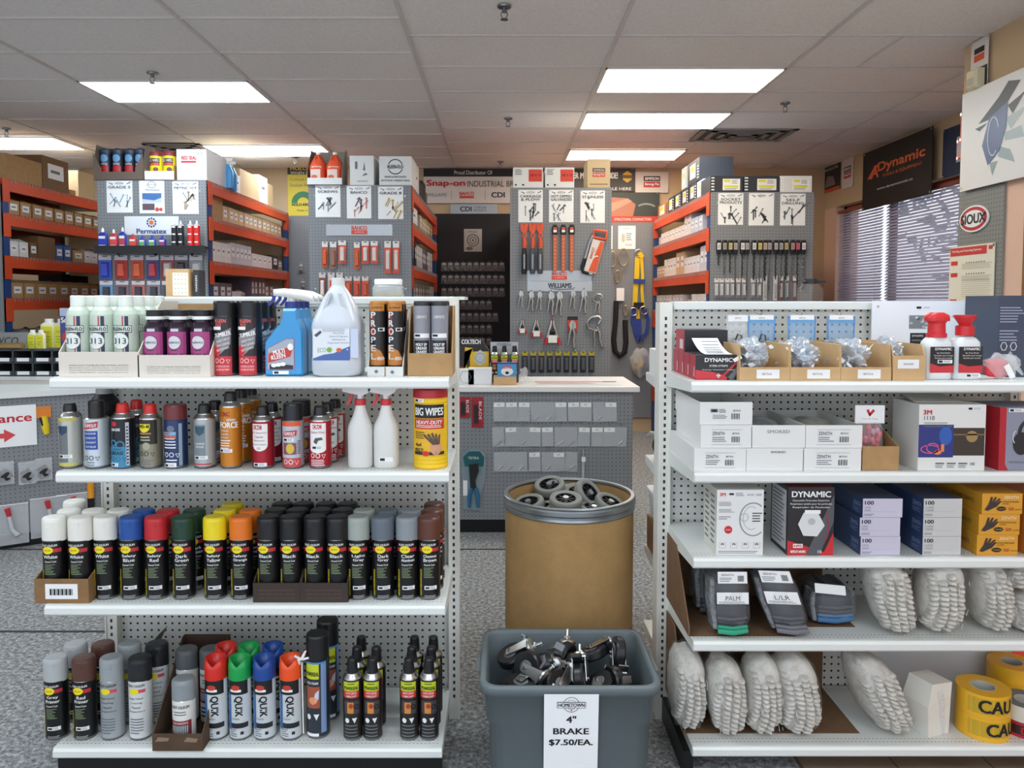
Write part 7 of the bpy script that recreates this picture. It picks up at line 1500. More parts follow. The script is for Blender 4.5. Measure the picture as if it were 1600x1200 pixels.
for k, px in enumerate((166, 185, 204, 220)):
    t = T('wipes_tub', 'dark tub with blue and red label, %s from left in the brown carton' % ORD[k], 'wipes tub', onrack(px, 6.46, 'B')+Vector((0, .01, .005)), 0, 'dark tubs in the brown carton on the rack'); r = sz(8.6, 6.4); h_ = sz(50, 6.4)
    mb = MB(); mb.lathe([(r*.8, 0), (r, h_*.85)], M('#23283a', .4), 18); S = cyl(mb, r*.97, lift=.002); S.rect(-r*.8, r*.8, h_*.2, h_*.45, M('#c0303a', .5), 1); S.oval(0, h_*.68, r*.7, h_*.12, M('#6aa0d0', .5), 1); S.text('WIPES', 0, h_*.5, h_*.07, WHITE, 2, w=r*1.2); mb.obj('tub_body', t); mb = MB(); mb.lathe([(r*1.03, h_*.85), (r*1.0, h_*.94), (r*.6, h_)], M('#3a4658', .5), 18); mb.obj('lid', t)
for k, (px, Y) in enumerate(((356, 6.85), (362, 7.0))):
    t = T('spray_bottle', 'blue spray bottle, %s of two behind the white carton' % ORD[k], 'spray bottle', onrack(px, Y, 'B')); mb = MB(); mb.loft([rrect(.09, .06, .02, 0), rrect(.1, .06, .02, .14), rrect(.04, .04, .015, .21)], M('#4a9cd8', .4)); mb.obj('bottle_body', t); mb = MB(); mb.prism([(-.05, .24), (.04, .235), (.04, .26), (-.04, .265)], -.01, .01, WHITE, 'y'); mb.lathe([(.014, .2), (.014, .24)], WHITE, 8); mb.obj('sprayer_head', t)
# rack C top
t = T('display_carton', 'open carton holding two orange jugs on the rack top', 'carton', onrack(511, 6.43, 'C')); ww = sz(53, 6.42); hh_ = sz(57, 6.4); bd = M('#8a7f74', .7)
mb = MB(); mb.box(-ww/2, ww/2, -.09, -.086, 0, sz(10, 6.4), wb); mb.box(-ww/2, ww/2, -.086, .14, 0, .004, bd); mb.box(-ww/2, ww/2, .136, .14, 0, hh_, bd)
for s_ in (-1, 1): mb.prism([(-.086, 0), (.136, 0), (.136, hh_), (.06, hh_), (-.086, hh_*.35)], s_*ww/2-.002, s_*ww/2+.002, bd, 'x')
mb.obj('tray', t)
om_ = M('#e4532c', .4)
def ojart(S): S.rect(-.05, .03, .04, .12, M('#e8d0c4', .5), 1); S.oval(-.02, .06, .025, .015, M('#d86a50', .5), 2); S.rect(-.04, .04, .135, .143, M('#f0d8cc', .5), 1)
for k, px in enumerate((498, 524)):
    o = jug('%s orange hand cleaner jug in the open carton on the rack' % ('left', 'right')[k], onrack(px, 6.42, 'C')+Vector((0, 0, .005)), om_, WHITE, s=.87, art=ojart, name='hand_cleaner_jug')
tbox('carton', 'white carton with black brush drawings above the saw poster', 547, 584, 45, 'C', wb, lambda S, w_, h_: (S.lines(-w_*.2, w_*.3, h_*.1, h_*.16, 2, GREYINK, 1), S.tex if 0 else None, S.rect(-.055, -.035, h_*.55, h_*.8, GREYINK, 1), S.poly([(-.0, h_*.3), (.05, h_*.36), (.03, h_*.42)], GREYINK, 1), S.poly([(.01, h_*.5), (.02, h_*.8), (.03, h_*.5)], GREYINK, 1)), d_=.35)
tbox('carton', 'white carton with round dark emblem on rack top', 593, 643, 44, 'C', wb, lambda S, w_, h_: (S.ring(0, h_*.64, h_*.27, h_*.27, h_*.035, M('#3a4048', .5), 1, a0=.35, a1=pi-.35), S.ring(0, h_*.64, h_*.27, h_*.27, h_*.035, M('#3a4048', .5), 1, a0=pi+.35, a1=2*pi-.35), S.text('KLEEN-FLO', 0, h_*.64, h_*.12, M('#3a4048', .5), 2, w=w_*.48, bold=.04), S.text('BRAKE & PARTS KLEEN', 0, h_*.29, h_*.06, GREYINK, 2, w=w_*.66, bold=.03), S.text('NETTOYEUR A FREINS ET PIECES', 0, h_*.16, h_*.06, GREYINK, 2, w=w_*.88, bold=.03)), d_=.35)
# rack D top
def redlab(S, w_, h_): S.rect(w_*.02, w_*.47, h_*.3, h_*.9, M('#d8402e', .5), 1); S.text('3/8 X 10', w_*.25, h_*.62, h_*.12, M('#7a2420', .5), 2, w=w_*.36, bold=.03); S.lines(-w_*.44, -w_*.14, h_*.62, h_*.92, 4, INK, 1, .4); S.rect(-w_*.44, -w_*.38, h_*.1, h_*.18, INK, 1); S.rect(-w_*.2, -w_*.13, h_*.1, h_*.18, INK, 1)
tbox('carton', 'left white box with red label above the pliers', 802, 848, 31, 'D', wb, redlab); tbox('carton', 'right white box with red label above the files', 852, 897, 31, 'D', wb, redlab)
tbox('carton', 'tan carton with black and red label above the hacksaw', 918, 953, 44, 'D', M('#cdb48c', .7), lambda S, w_, h_: (S.rect(-w_*.28, w_*.28, h_*.55, h_*.68, M('#3a2c26', .5), 1), S.rect(-w_*.28, w_*.28, h_*.37, h_*.53, M('#c8564a', .5), 1), S.text('SIMPSON', 0, h_*.61, h_*.07, STICK, 2, w=w_*.46), S.text('Strong-Tie', 0, h_*.45, h_*.08, STICK, 2, w=w_*.46), S.rect(-w_*.4, w_*.4, h_*.1, h_*.14, M('#8a6a48', .5), 1)))
# rack E top
def yl(S, w_, h_): S.rect(-w_*.12, w_*.42, h_*.12, h_*.82, STICK, 1); S.rect(-w_*.08, w_*.12, h_*.62, h_*.76, M('#e2dc3a', .5), 2); S.rect(-w_*.08, w_*.36, h_*.3, h_*.42, M('#e2dc3a', .5), 2); S.lines(w_*.16, w_*.36, h_*.5, h_*.76, 3, GREYINK, 2); S.lines(-w_*.06, w_*.36, h_*.14, h_*.27, 2, GREYINK, 2)
gx = M('#33363c', .5)
def spir(label, a, b, mat): 
    t = tbox('tool_case', label, a, b, 25, 'E', mat, yl, cat='case', group='labelled cases above the drill bits'); mb = MB(); w_ = sz(b-a, 6.38)
    for i in range(5): mb.box(-w_*.47, -w_*.38, -.004, .0, .015+i*.024, .025+i*.024, STICK)
    mb.obj('binding', t)
spir('left black case with yellow striped label above the drill bits', 1110, 1160, gx); spir('middle black case with yellow striped label above the drill bits', 1162, 1217, gx); spir('white case with yellow striped label above the drill bits', 1219, 1268, wb)
NAMEK['E'] = 'rack left of the drill bits'
R = RK['E']
for k, (y_, z_, w_, h_, m_) in enumerate(((6.70, 0, .22, .15, wb), (6.95, 0, .26, .16, gx), (7.25, 0, .26, .16, gx), (7.55, 0, .26, .16, gx), (7.85, 0, .26, .16, gx), (8.15, 0, .5, .15, M('#b07a58', .6)), (6.85, .165, .42, .2, gx), (7.32, .165, .2, .2, wb))):
    t = T('tool_case', ['white case, first', 'black case, second', 'black case, third', 'black case, fourth', 'black case, fifth', 'reddish brown box, last', 'large black case stacked', 'white case stacked'][k]+' along the top of the rack left of drill bits', 'case', (R['x']+.17, y_+w_/2, R['tops'][0]+.01+z_), 0, 'cases along the top of the right rack')
    mb = MB(); mb.box(-.15, .15, -w_/2, w_/2, 0, h_, m_); v = [(-.152, w_*.3, h_*.2), (-.152, -w_*.2, h_*.2), (-.152, -w_*.2, h_*.85), (-.152, w_*.3, h_*.85)]; mb.add(v, [(0, 1, 2, 3)], STICK); mb.add([(-.1535, w_*.2, h_*.5), (-.1535, -w_*.1, h_*.5), (-.1535, -w_*.1, h_*.75), (-.1535, w_*.2, h_*.75)], [(0, 1, 2, 3)], M('#e2dc3a', .5)); mb.obj('case_body', t)
    mb = MB()
    for i in range(5): mb.box(-.156, -.15, -w_*.46, -w_*.36, .02+i*.025, .03+i*.025, STICK if k != 5 else CARDD)
    mb.obj('binding', t)
# ---- tools on the pegboards
def hookp(t, L=.05): mb = MB(); mb.tube([(0, .0, .004), (0, -L*.7, .0), (0, -L, .012)], .003, STEEL, 6); return mb.obj('hook', t)
# blade packs on board C
gb = 'orange carded blades on the pegboard'
for k, (px, y0_, w_, h_, cm) in enumerate(((508, 378, 9, 40, 0), (521, 378, 10, 42, 1), (535, 376, 12, 36, 2), (558, 379, 9, 41, 0), (571, 377, 11, 35, 2), (585, 377, 11, 35, 2), (606, 377, 10, 50, 2), (619, 377, 10, 50, 2))):
    pack('blade_pack', 'orange saw blade pack, %s from left in the upper row' % ORD[k], px, y0_, w_, h_, ['#c8542c', '#8a7468', '#e0502c'][cm], ['#d8602c', '#a06a50', '#d8d0cc'][cm], group=gb, top='#e8e4e2', txt='BAHCO' if cm == 2 else None)
for k, (px, y0_, w_, h_) in enumerate(((504, 426, 10, 40), (518, 426, 10, 40), (531, 426, 10, 40), (545, 432, 10, 34), (558, 432, 10, 34), (571, 432, 10, 34))):
    pack('blade_pack', 'orange saw blade pack, %s from left in the lower row' % ORD[k], px, y0_, w_, h_, ['#8a4438', '#d8d0cc', '#cfcac6', '#b04a34', '#d8502c', '#d8502c'][k], ['#e8e0dc', '#e0482c', '#c9c4c0', '#d8602c', '#c8502c', '#c8502c'][k], group=gb, top='#d8d0cc')
# sheathed snips / long handled tools
gr_ = M('#44484e', .4); orh = M('#e0562a', .45)
for k, px in enumerate((819, 832, 844)):
    t = T('loppers', 'grey-sheathed pruning saw with orange handle, %s of three' % ORD[k], 'hand saw', on(px, 352), 0, 'orange-handled sheathed saws')
    mb = MB(); mb.box(-.03, .03, -.02, -.014, -.035, .012, orh); mb.prism([(-.03, -.035), (.03, -.035), (.0, -.08)], -.02, -.014, orh, 'y'); mb.obj('header_tag', t)
    mb = MB(); mb.torus((0, -.03, -.09), .018, .007, orh, 16, 8, 'y', .8); mb.tube([(0, -.03, -.11), (.004, -.03, -.15), (0, -.03, -.19)], [.014, .018, .016], orh, 8); mb.tube([(.006, -.034, -.12), (.009, -.034, -.18)], .008, BLACK, 6); mb.obj('handle', t)
    mb = MB(); mb.loft([rrect(.032, .03, .01, -.19, 0, -.03), rrect(.045, .034, .012, -.25, 0, -.03), rrect(.045, .034, .012, -.38, 0, -.03), rrect(.034, .026, .01, -.40, 0, -.03)][::-1], gr_ if k else BLACK); S = flat(mb, -.048); S.rect(-.006, .006, -.36, -.24, M('#9aa0a6', .4), 1); mb.obj('sheath', t); hookp(t)
for k, px in enumerate((867, 880, 893)):
    t = T('file_pack', 'long orange-sleeved file, %s of three' % ORD[k], 'file', on(px, 353), 0, 'orange files on the pegboard')
    mb = MB(); mb.loft([rrect(.04, .014, .006, -.075, 0, -.02), rrect(.05, .018, .008, -.05, 0, -.02), rrect(.046, .016, .008, -.01, 0, -.02), rrect(.03, .014, .006, .008, 0, -.02)], BLACK); S = flat(mb, -.030); S.rect(-.014, .014, -.055, -.035, STICK, 1); S.rect(-.014, .014, -.032, -.014, orh, 1); mb.obj('header', t)
    mb = MB(); mb.box(-.0145, .0145, -.026, -.014, -.375, -.075, M('#c9623e', .5)); S = flat(mb, -.026, .001)
    for i in range(9): S.rect(-.006, .006, -.36+i*.03, -.345+i*.03, M('#e08a60', .5), 1)
    mb.obj('blade', t); hookp(t)
# hacksaw, tilted
t = T('hacksaw', 'orange-handled hacksaw in orange card, tilted on the pegboard', 'hacksaw', on(929, 393), 0, None, (0, .27, 0))
mb = MB(); pts = [(-.05, .13), (-.045, .18), (.055, .185), (.062, .17), (.06, .10), (-.04, .10)]; mb.tube([(-.045, -.03, .11), (-.05, -.03, .165), (.05, -.03, .18), (.06, -.03, .115), (-.03, -.03, .105)], .013, orh, 8, closed=True); mb.obj('handle', t)
mb = MB(); mb.tube([(-.05, -.03, .12), (-.062, -.03, .05), (-.062, -.03, -.15), (-.05, -.03, -.185), (.03, -.03, -.19)], [.011]*5, M('#a9adb0', .35, .7), 8); mb.tube([(-.065, -.03, -.08), (-.064, -.03, -.16), (-.05, -.03, -.187), (.0, -.03, -.19)], .014, BLACK, 8); mb.obj('frame', t)
mb = MB(); mb.box(-.045, .055, -.034, -.026, -.175, .095, M('#e0d8d2', .5)); S = flat(mb, -.034, .001); S.poly([(-.01, -.17), (.053, -.17), (.053, .09), (.02, .09)], orh, 1); S.text('BAHCO', -.02, -.02, .02, M('#d0482c', .5), 2, w=.09, rot=pi/2, bold=.03); S.ring(.03, -.09, .04, .06, .008, WHITE, 3, a0=1.4, a1=3.4); mb.obj('card', t); hookp(t)
# locking pliers
chrome = M('#b9b7b3', .3, .85)
def locking(label, px, py, hpx, C=False, group='locking pliers in a row', rot=0):
    h_ = sz(hpx); t = T('locking_pliers', label, 'locking pliers', on(px, py), 0, group, (0, rot, 0)); k = h_/.14; y = -.025
    mb = MB()
    if C:
        pts = [(-.03, 0), (-.055, -.02), (-.05, -.055), (-.02, -.068)]; mb.tube([(.0*k, y, -.06*k), (-.035*k, y, -.04*k), (-.035*k, y, -.01*k), (-.012*k, y, .008*k), (.02*k, y, .004*k), (.03*k, y, -.012*k)], .007*k, chrome, 8); mb.tube([(.03*k, y, -.012*k), (.014*k, y, -.03*k)], .005*k, chrome, 8)
    else:
        mb.prism([(-.012*k, -.045*k), (.0, -.05*k), (.004*k, -.002*k), (-.004*k, .0), (-.016*k, -.02*k)], y-.006, y+.006, chrome, 'y'); mb.prism([(.002*k, -.045*k), (.018*k, -.04*k), (.016*k, -.016*k), (.006*k, -.001*k)], y-.006, y+.006, chrome, 'y')
    mb.obj('jaws', t)
    mb = MB(); mb.tube([(.004*k, y, -.04*k), (.012*k, y, -.07*k), (.006*k, y, -.10*k), (.010*k, y, -.135*k)], [.008*k, .008*k, .006*k, .006*k], chrome, 8); mb.obj('upper_handle', t)
    mb = MB(); mb.tube([(-.006*k, y, -.045*k), (-.014*k, y, -.075*k), (-.016*k, y, -.10*k), (-.024*k, y, -.128*k)], [.007*k, .006*k, .005*k, .004*k], chrome, 8); mb.lathe([(.005*k, -.145*k), (.005*k, -.133*k)], DSTEEL, 8, cx=.010*k, cy=y); mb.obj('lower_handle', t); hookp(t, .03); return t
for k, (px, py, h_) in enumerate(((814, 454, 27), (830, 455, 32), (843, 455, 30), (861, 455, 38), (874, 455, 39), (895, 453, 31), (912, 452, 38))): locking('chrome locking pliers, %s from left under the silver signs' % ORD[k], px, py, h_)
locking('small c-jaw locking clamp at the right end of pliers row', 934, 461, 30, True); locking('large c-jaw locking clamp below the small one', 928, 497, 48, True, rot=-.2)
t = locking('locking pliers hanging on a red and black card', 894, 500, 44); mb = MB(); mb.box(-.04, .045, -.012, -.008, -.09, .03, M('#c8402c', .5)); flat(mb, -.012).rect(-.04, .045, .0, .03, BLACK, 1); mb.obj('card', t)
for k, (px, hpx) in enumerate(((816, 22), (838, 28), (863, 39))):
    t = T('spring_clamp', '%s spring clamp with red tips' % ('small', 'medium', 'large')[k], 'spring clamp', on(px, 500-k*0), 0, 'red-tipped spring clamps'); s_ = sz(hpx)/.2; y = -.03
    for sg in (-1, 1):
        mb = MB(); mb.tube([(sg*.008*s_, y, .0), (sg*.012*s_, y, -.04*s_), (sg*.03*s_, y, -.1*s_), (sg*.045*s_, y, -.15*s_)], [.007*s_, .012*s_, .014*s_, .012*s_], chrome, 8); mb.obj('jaw', t)
        mb = MB(); mb.tube([(sg*.043*s_, y, -.14*s_), (sg*.056*s_, y, -.195*s_)], .014*s_, M('#c82a34', .4), 8); mb.obj('grip', t)
    mb = MB(); mb.tube([(-.006*s_, y, .005*s_), (.006*s_, y, .005*s_)], .012*s_, M('#c82a34', .4), 8); mb.obj('tip', t)
    mb = MB(); mb.box(-.035*s_, .035*s_, y-.02, y-.014, -.18*s_, -.12*s_, STICK); mb.tube([(-.02*s_, y, -.09*s_), (.02*s_, y, -.09*s_)], .02*s_, DARK, 8); mb.obj('tag', t); hookp(t)
for k in range(9): pack('knife_pack', 'black and yellow bit pack, %s from left above the counter' % ORD[k], 820+13*k, 549, 9, 33, '#2a2a2e', '#55585c', group='black and yellow packs above the counter', top='#b8a832')
# drill bits board E
for k, px in enumerate((1122, 1131, 1140, 1148, 1159, 1166, 1177, 1186, 1194, 1201, 1211, 1219, 1227, 1237, 1245, 1254)):
    L = [22, 36, 34, 60, 40, 62, 44, 60, 46, 60, 44, 62, 44, 48, 52, 58][k]; big = k in (6, 8, 12, 15)
    t = T('drill_bit', 'hanging drill bit, %s from left on the long row' % ORD[k], 'drill bit', on(px, 377), 0, 'drill bits in a row'); hd = ['#dcdcdc', '#a89c8c', '#c8b878', '#b0a8a8', '#dcdcdc', '#b0a8a0', '#dcdcdc', '#d8c060', '#b8a898', '#b0a0a0', '#b8b0b0', '#a8a8ac', '#c0a868', '#b89098', '#d05868', '#dcdcdc'][k]
    mb = MB(); mb.loft([rrect(.028, .016, .006, -.11, 0, -.02), rrect(.040, .02, .008, -.08, 0, -.02), rrect(.042, .02, .008, -.01, 0, -.02), rrect(.03, .016, .006, .008, 0, -.02)], BLACK); S = flat(mb, -.031, .001); S.rect(-.015, .015, -.07, -.015, M(hd, .5), 1); S.lines(-.01, .01, -.06, -.03, 3, GREYINK, 2); mb.obj('header', t)
    mb = MB(); Lm = sz(L)+.08; r_ = .0085 if big else .0055; n = int(Lm/.012); pts = [(.003*cos(i*1.2), -.02+.003*sin(i*1.2), -.10-(Lm-.10)*i/n) for i in range(n+1)]; mb.tube(pts, [r_*(1.0 if i % 3 else .7) for i in range(n+1)], M('#77787a', .3, .8) if k % 2 else M('#3c3d40', .35, .7), 7); mb.obj('bit', t); hookp(t)
for k, px in enumerate((1119, 1127, 1136, 1144, 1153, 1162, 1176, 1186)): pack('bit_pack', 'small bit pack with red stripe, %s from left in the lower row' % ORD[k], px, 435, 7.2, 30, '#8d9094', '#c9cacc', group='small bit packs under the drill bits', top='#e8dfe0')
for k, px in enumerate((1195, 1211, 1220, 1229, 1241)): pack('bit_pack', 'tall slim bit pack, %s from left at the right of the lower row' % ORD[k], px, 431, 6, 38, ['#d6d6d4', '#dcdcda', '#8c5058', '#77797c', '#8a6068'][k], '#a9abad', group='tall slim bit packs under the drill bits', top='#e0e0de')
# ==================================================================== back wall
YW = YB-.012
def wall_board(*a, **k): return board(*a, Y=YW, **k)
# pegboards on the back wall
def wallpeg(label, px0, px1, py0, py1, mat, Y=YB-.02):
    a, b = P(px0, py0, Y), P(px1, py1, Y); mb = MB(); mb.box(a.x, b.x, Y-.008, Y, b.z, a.z, mat); o = mb.obj('wall_pegboard', None, None, label, 'pegboard'); return o
pegD = pegmat('black_wallboard', '#1d1b1c', '#0c0c0c')
wallpeg('grey wall pegboard behind the left aisle under the yellow sign', 440, 492, 337, 640, pegG)
wallpeg('black wall board covered in small hanging parts bags', 676, 812, 334, 640, pegD)
wallpeg('grey wall pegboard carrying the yellow harness', 940, 1030, 347, 652, pegG)
def snap(S, w_, h_):
    S.rect(-w_/2, w_/2, h_*.27, h_/2, M('#1c1a1b', .5), 1); S.text('Proud Distributor Of', -w_*.12, h_*.385, h_*.12, WHITE, 2, w=w_*.29); S.text('Snap-on', -w_*.33, h_*.06, h_*.22, M('#c8232c', .5), 2, w=w_*.29, bold=.05); S.text('INDUSTRIAL BRANDS', w_*.08, h_*.06, h_*.17, M('#2a2a2c', .5), 2, w=w_*.49)
    S.text('WILLIAMS', -w_*.40, -h_*.26, h_*.10, GREYINK, 2, w=w_*.15); S.rect(-w_*.29, -w_*.288, -h_*.4, -h_*.14, RED, 2); S.text('BAHCO', -w_*.17, -h_*.22, h_*.10, M('#d84a34', .5), 2, w=w_*.11, bold=.05); S.rect(-w_*.225, -w_*.115, -h_*.36, -h_*.29, M('#d84a34', .5), 2); S.rect(-w_*.03, -w_*.028, -h_*.4, -h_*.14, RED, 2); S.text('CDI', w_*.07, -h_*.26, h_*.15, M('#22304e', .5), 2, w=w_*.10, bold=.05)
YW_ = YW-.012
board('banner', 'white and black distributor banner high on the back wall', 'banner', 663, 865, 264, 317, snap, Y=YW_, mat=M('#e0d8d0', .5))
board('brand_sign', 'narrow silver sign with dark lettering above the black board', 'sign', 704, 777, 319, 334, lambda S, w_, h_: (S.text('CDI', -w_*.17, 0, h_*.5, M('#22304e', .5), 1, w=w_*.24, bold=.05), S.text('TORQUE', w_*.13, h_*.14, h_*.26, INK, 1, w=w_*.26), S.text('PRODUCTS', w_*.13, -h_*.16, h_*.22, INK, 1, w=w_*.26)), Y=YW_, mat=metal)
board('poster', 'grey poster with coiled ring picture on the black board', 'poster', 725, 753, 358, 393, lambda S, w_, h_: (S.ring(0, 0, w_*.34, w_*.34, w_*.05, M('#5a5654', .6), 1), S.ring(0, 0, w_*.2, w_*.2, w_*.04, M('#5a5654', .6), 1), S.oval(0, 0, w_*.06, w_*.06, M('#5a5654', .6), 1), S.text('RINGS', 0, h_*.38, h_*.08, M('#5a5654', .6), 1, w=w_*.5), S.oval(-.04, -h_*.36, .04, .02, M('#6a6664', .6), 1)), Y=YW-.02, mat=M('#b8b0a8', .6))
def never(S, w_, h_): S.text('NEVER MISS A', -w_*.2, h_*.2, h_*.26, WHITE, 1, w=w_*.4, bold=.04); S.text('CODE!', w_*.2, h_*.2, h_*.26, WHITE, 1, w=w_*.16, bold=.04); S.poly([(w_*.4+h_*.22*cos(a*pi/3+pi/6), h_*.15+h_*.26*sin(a*pi/3+pi/6)) for a in range(6)], M('#d8b03a', .5), 1); S.rect(w_*.34, w_*.46, h_*.08, h_*.22, M('#6a5420', .5), 2); S.text('AVAILABLE HERE', w_*.2, -h_*.38, h_*.12, WHITE, 1, w=w_*.5)
board('banner', 'dark banner with yellow hexagon on the back wall', 'banner', 868, 992, 264, 299, never, Y=YW_, mat=M('#3a3634', .5))
def simp(S, w_, h_): S.rect(-w_*.25, w_*.25, h_*.06, h_*.3, M('#2a2422', .5), 1); S.rect(-w_*.25, w_*.25, -h_*.24, h_*.03, M('#c03a40', .5), 1); S.text('SIMPSON', 0, h_*.18, h_*.13, WHITE, 2, w=w_*.42, bold=.04); S.text('Strong-Tie', 0, -h_*.1, h_*.14, WHITE, 2, w=w_*.42, bold=.03)
board('banner', 'white square banner with black and red logo on back wall', 'banner', 993, 1044, 269, 301, simp, Y=YW_, mat=M('#d8cec8', .5))
def pic(S, w_, h_):
    S.rect(-w_/2, w_/2, -h_/2, -h_*.3, M('#d2402a', .45), 1); S.text('STRUCTURAL CONNECTORS', 0, -h_*.4, h_*.08, WHITE, 2, w=w_*.7); S.poly([(-w_*.5, -h_*.3), (w_*.0, -h_*.3), (w_*.05, h_*.1), (-w_*.1, h_*.3), (-w_*.5, h_*.35)], M('#b87860', .5), 1); S.poly([(-w_*.5, h_*.1), (-w_*.1, h_*.3), (-w_*.02, h_*.2), (-w_*.45, -h_*.2)], M('#c89880', .5), 2); S.ring(w_*.25, -.02, w_*.2, h_*.2, .02, M('#8a9690', .5), 2, a0=.5, a1=2.5)
board('banner', 'dark framing picture banner with orange-red strip above the harness', 'banner', 948, 1030, 301, 347, pic, Y=YW_-.004, mat=M('#3c403e', .5))
def holo(S, w_, h_): S.rect(-w_/2, w_/2, h_*.30, h_/2, M('#3a352c', .5), 1); S.text('HOLO-KROME', 0, h_*.42, h_*.08, M('#e8c83a', .5), 2, w=w_*.86, bold=.05); S.text('WHEN IT MATTERS', 0, h_*.33, h_*.05, WHITE, 2, w=w_*.86); S.text('Critical Applications', -w_*.02, h_*.2, h_*.06, M('#6a6a4a', .5), 2, w=w_*.86); S.text('Socket Head Screws', -w_*.02, h_*.1, h_*.06, M('#6a6a4a', .5), 2, w=w_*.86); S.ring(-w_*.16, -h_*.24, w_*.26, h_*.22, w_*.13, M('#2f7a4a', .5), 2, a0=0, a1=pi); S.text('HOLO-KROME', -w_*.16, -h_*.27, h_*.05, INK, 3, w=w_*.5, bold=.04); S.text('Made in USA', -w_*.1, -h_*.38, h_*.04, INK, 2, w=w_*.4)
board('banner', 'yellow banner with green arch on the back wall at left', 'banner', 450, 520, 257, 338, holo, Y=YW_, mat=M('#dcc83a', .5))
board('price_notice', 'left white notice sheet partly behind the pliers board', 'notice', 934, 957, 353, 389, lambda S, w_, h_: (S.lines(-w_*.35, w_*.35, -h_*.2, h_*.3, 5, GREYINK, 1), S.rect(-w_*.3, w_*.3, -h_*.36, -h_*.3, RED, 1)), Y=YW-.02)
board('price_notice', 'right white notice sheet above the yellow harness', 'notice', 966, 993, 353, 389, lambda S, w_, h_: (S.text('HOMETOWN', 0, h_*.38, h_*.07, GREYINK, 1, w=w_*.4), S.rect(-w_*.3, -w_*.12, -h_*.2, h_*.15, M('#c9c0a8', .5), 1), S.lines(-w_*.05, w_*.35, -h_*.15, h_*.2, 4, GREYINK, 1), S.text('ON SALE', .02, -h_*.32, h_*.08, RED, 1, w=w_*.4)), Y=YW-.02)
board('brand_sign', 'pale round-logo sign high on the back wall at far left', 'sign', 85, 125, 262, 291, lambda S, w_, h_: (S.oval(w_*.18, -h_*.15, w_*.16, h_*.15, STICK, 1), S.text('NORTON', w_*.18, -h_*.15, h_*.12, INK, 2, w=w_*.24)), Y=YW_, mat=M('#c9cdd0', .5))
# small bags on the black board: six rows
bagd = M('#a8a6a2', .3, alpha=.5)
t = T('parts_bag', 'x', 'parts bag', (0, 0, 0), 0); mb = MB(); mb.prism([(-.035, -.10), (.035, -.10), (.03, 0), (-.03, 0)], -.02, -.014, bagd, 'y'); mb.ball((0, -.02, -.075), (.022, .01, .02), M('#8c8a86', .4, .5), 8, 5); mb.box(-.02, .02, -.0215, -.02, -.03, -.008, M('#c9c7c2', .6)); mb.obj('bag_film', t); hookp(t, .06); HB = Proto(t)
for r_, (py, n, a) in enumerate(((410, 10, 694), (430, 10, 694), (450, 10, 694), (470, 8, 694), (489, 9, 694), (508, 8, 694), (528, 8, 694))):
    for k in range(n): HB.at(P(a+10*k, py, YB-.03), 'small parts bag, %s from left, %s row on the black wall board' % (ORD[k], ORD[r_]), 0, 'small parts bags on the black wall board')
for k, (px, py) in enumerate(((471, 412), (474, 438))): HB.at(P(px, py, YB-.03), '%s clear parts bag on grey board under the yellow banner' % ('upper', 'lower')[k], 0, 'parts bags under the yellow banner')
# harness
YH = YB-.06; yw = M('#e8c31c', .6); bw = M('#2a4292', .6)
def wp(px, py, dy=0): p = P(px, py, YH-dy); return (p.x, p.y, p.z)
def strap(mb, pts, w_, mat):
    pts = [Vector(p) for p in pts]; secs = []
    for i, p in enumerate(pts):
        a = pts[max(0, i-1)]; b = pts[min(len(pts)-1, i+1)]; d = (b-a).normalized(); n_ = Vector((d.z, 0, -d.x)).normalized()*w_/2
        secs.append([p-n_+Vector((0, .003, 0)), p+n_+Vector((0, .003, 0)), p+n_-Vector((0, .003, 0)), p-n_-Vector((0, .003, 0))])
    mb.loft(secs, mat, smooth=False)
t = T('safety_harness', 'yellow and blue safety harness hanging on the wall pegboard', 'harness', (0, 0, 0))
mb = MB(); strap(mb, [wp(996, 400), wp(995, 430), wp(993, 452), wp(992, 478)], .055, yw); strap(mb, [wp(1002, 400), wp(1004, 430), wp(1003, 455), wp(1005, 478)], .035, yw); strap(mb, [wp(998, 399, .01), wp(1000, 396, .01), wp(1004, 402, .01)], .05, yw); strap(mb, [wp(996, 478, .01), wp(997, 500, .01)], .04, yw); mb.obj('yellow_webbing', t)
mb = MB(); strap(mb, [wp(990, 439, .02), wp(1008, 440, .02)], .05, bw); mb.obj('chest_strap', t)
mb = MB(); strap(mb, [wp(991, 480, .01), wp(989, 500, .01), wp(994, 520, .01), wp(998, 532, .01)], .05, bw); strap(mb, [wp(1008, 484, .01), wp(1013, 500, .01), wp(1010, 520, .01), wp(1000, 532, .01)], .04, bw); strap(mb, [wp(997, 498, .02), wp(998, 524, .02)], .07, bw); mb.obj('blue_webbing', t)
mb = MB(); mb.torus(wp(998, 396), .045, .008, STEEL, 16, 6, 'y'); mb.obj('top_ring', t)
mb = MB(); mb.torus(wp(990, 487, .03), .045, .008, STEEL, 16, 6, 'y'); mb.obj('side_ring', t); mb = MB(); mb.torus(wp(1006, 485, .03), .045, .008, STEEL, 16, 6, 'y'); mb.obj('side_ring', t)
mb = MB(); strap(mb, [wp(990, 478, .02), wp(1006, 478, .02)], .08, BLACK); mb.obj('back_pad', t)
t = T('lanyard', 'black shock lanyard looped below steel carabiners', 'lanyard', (0, 0, 0))
mb = MB(); mb.tube([wp(963, 470), wp(962, 500), wp(959, 530), wp(961, 548), wp(968, 556), wp(976, 550), wp(978, 535), wp(977, 510), wp(977, 500)], .03, M('#1c1b1d', .8), 10); mb.obj('webbing', t)
mb = MB(); mb.box(wp(963, 450)[0], wp(975, 450)[0], YH-.02, YH, wp(0, 470)[2], wp(0, 450)[2], STICK); mb.obj('tag', t)
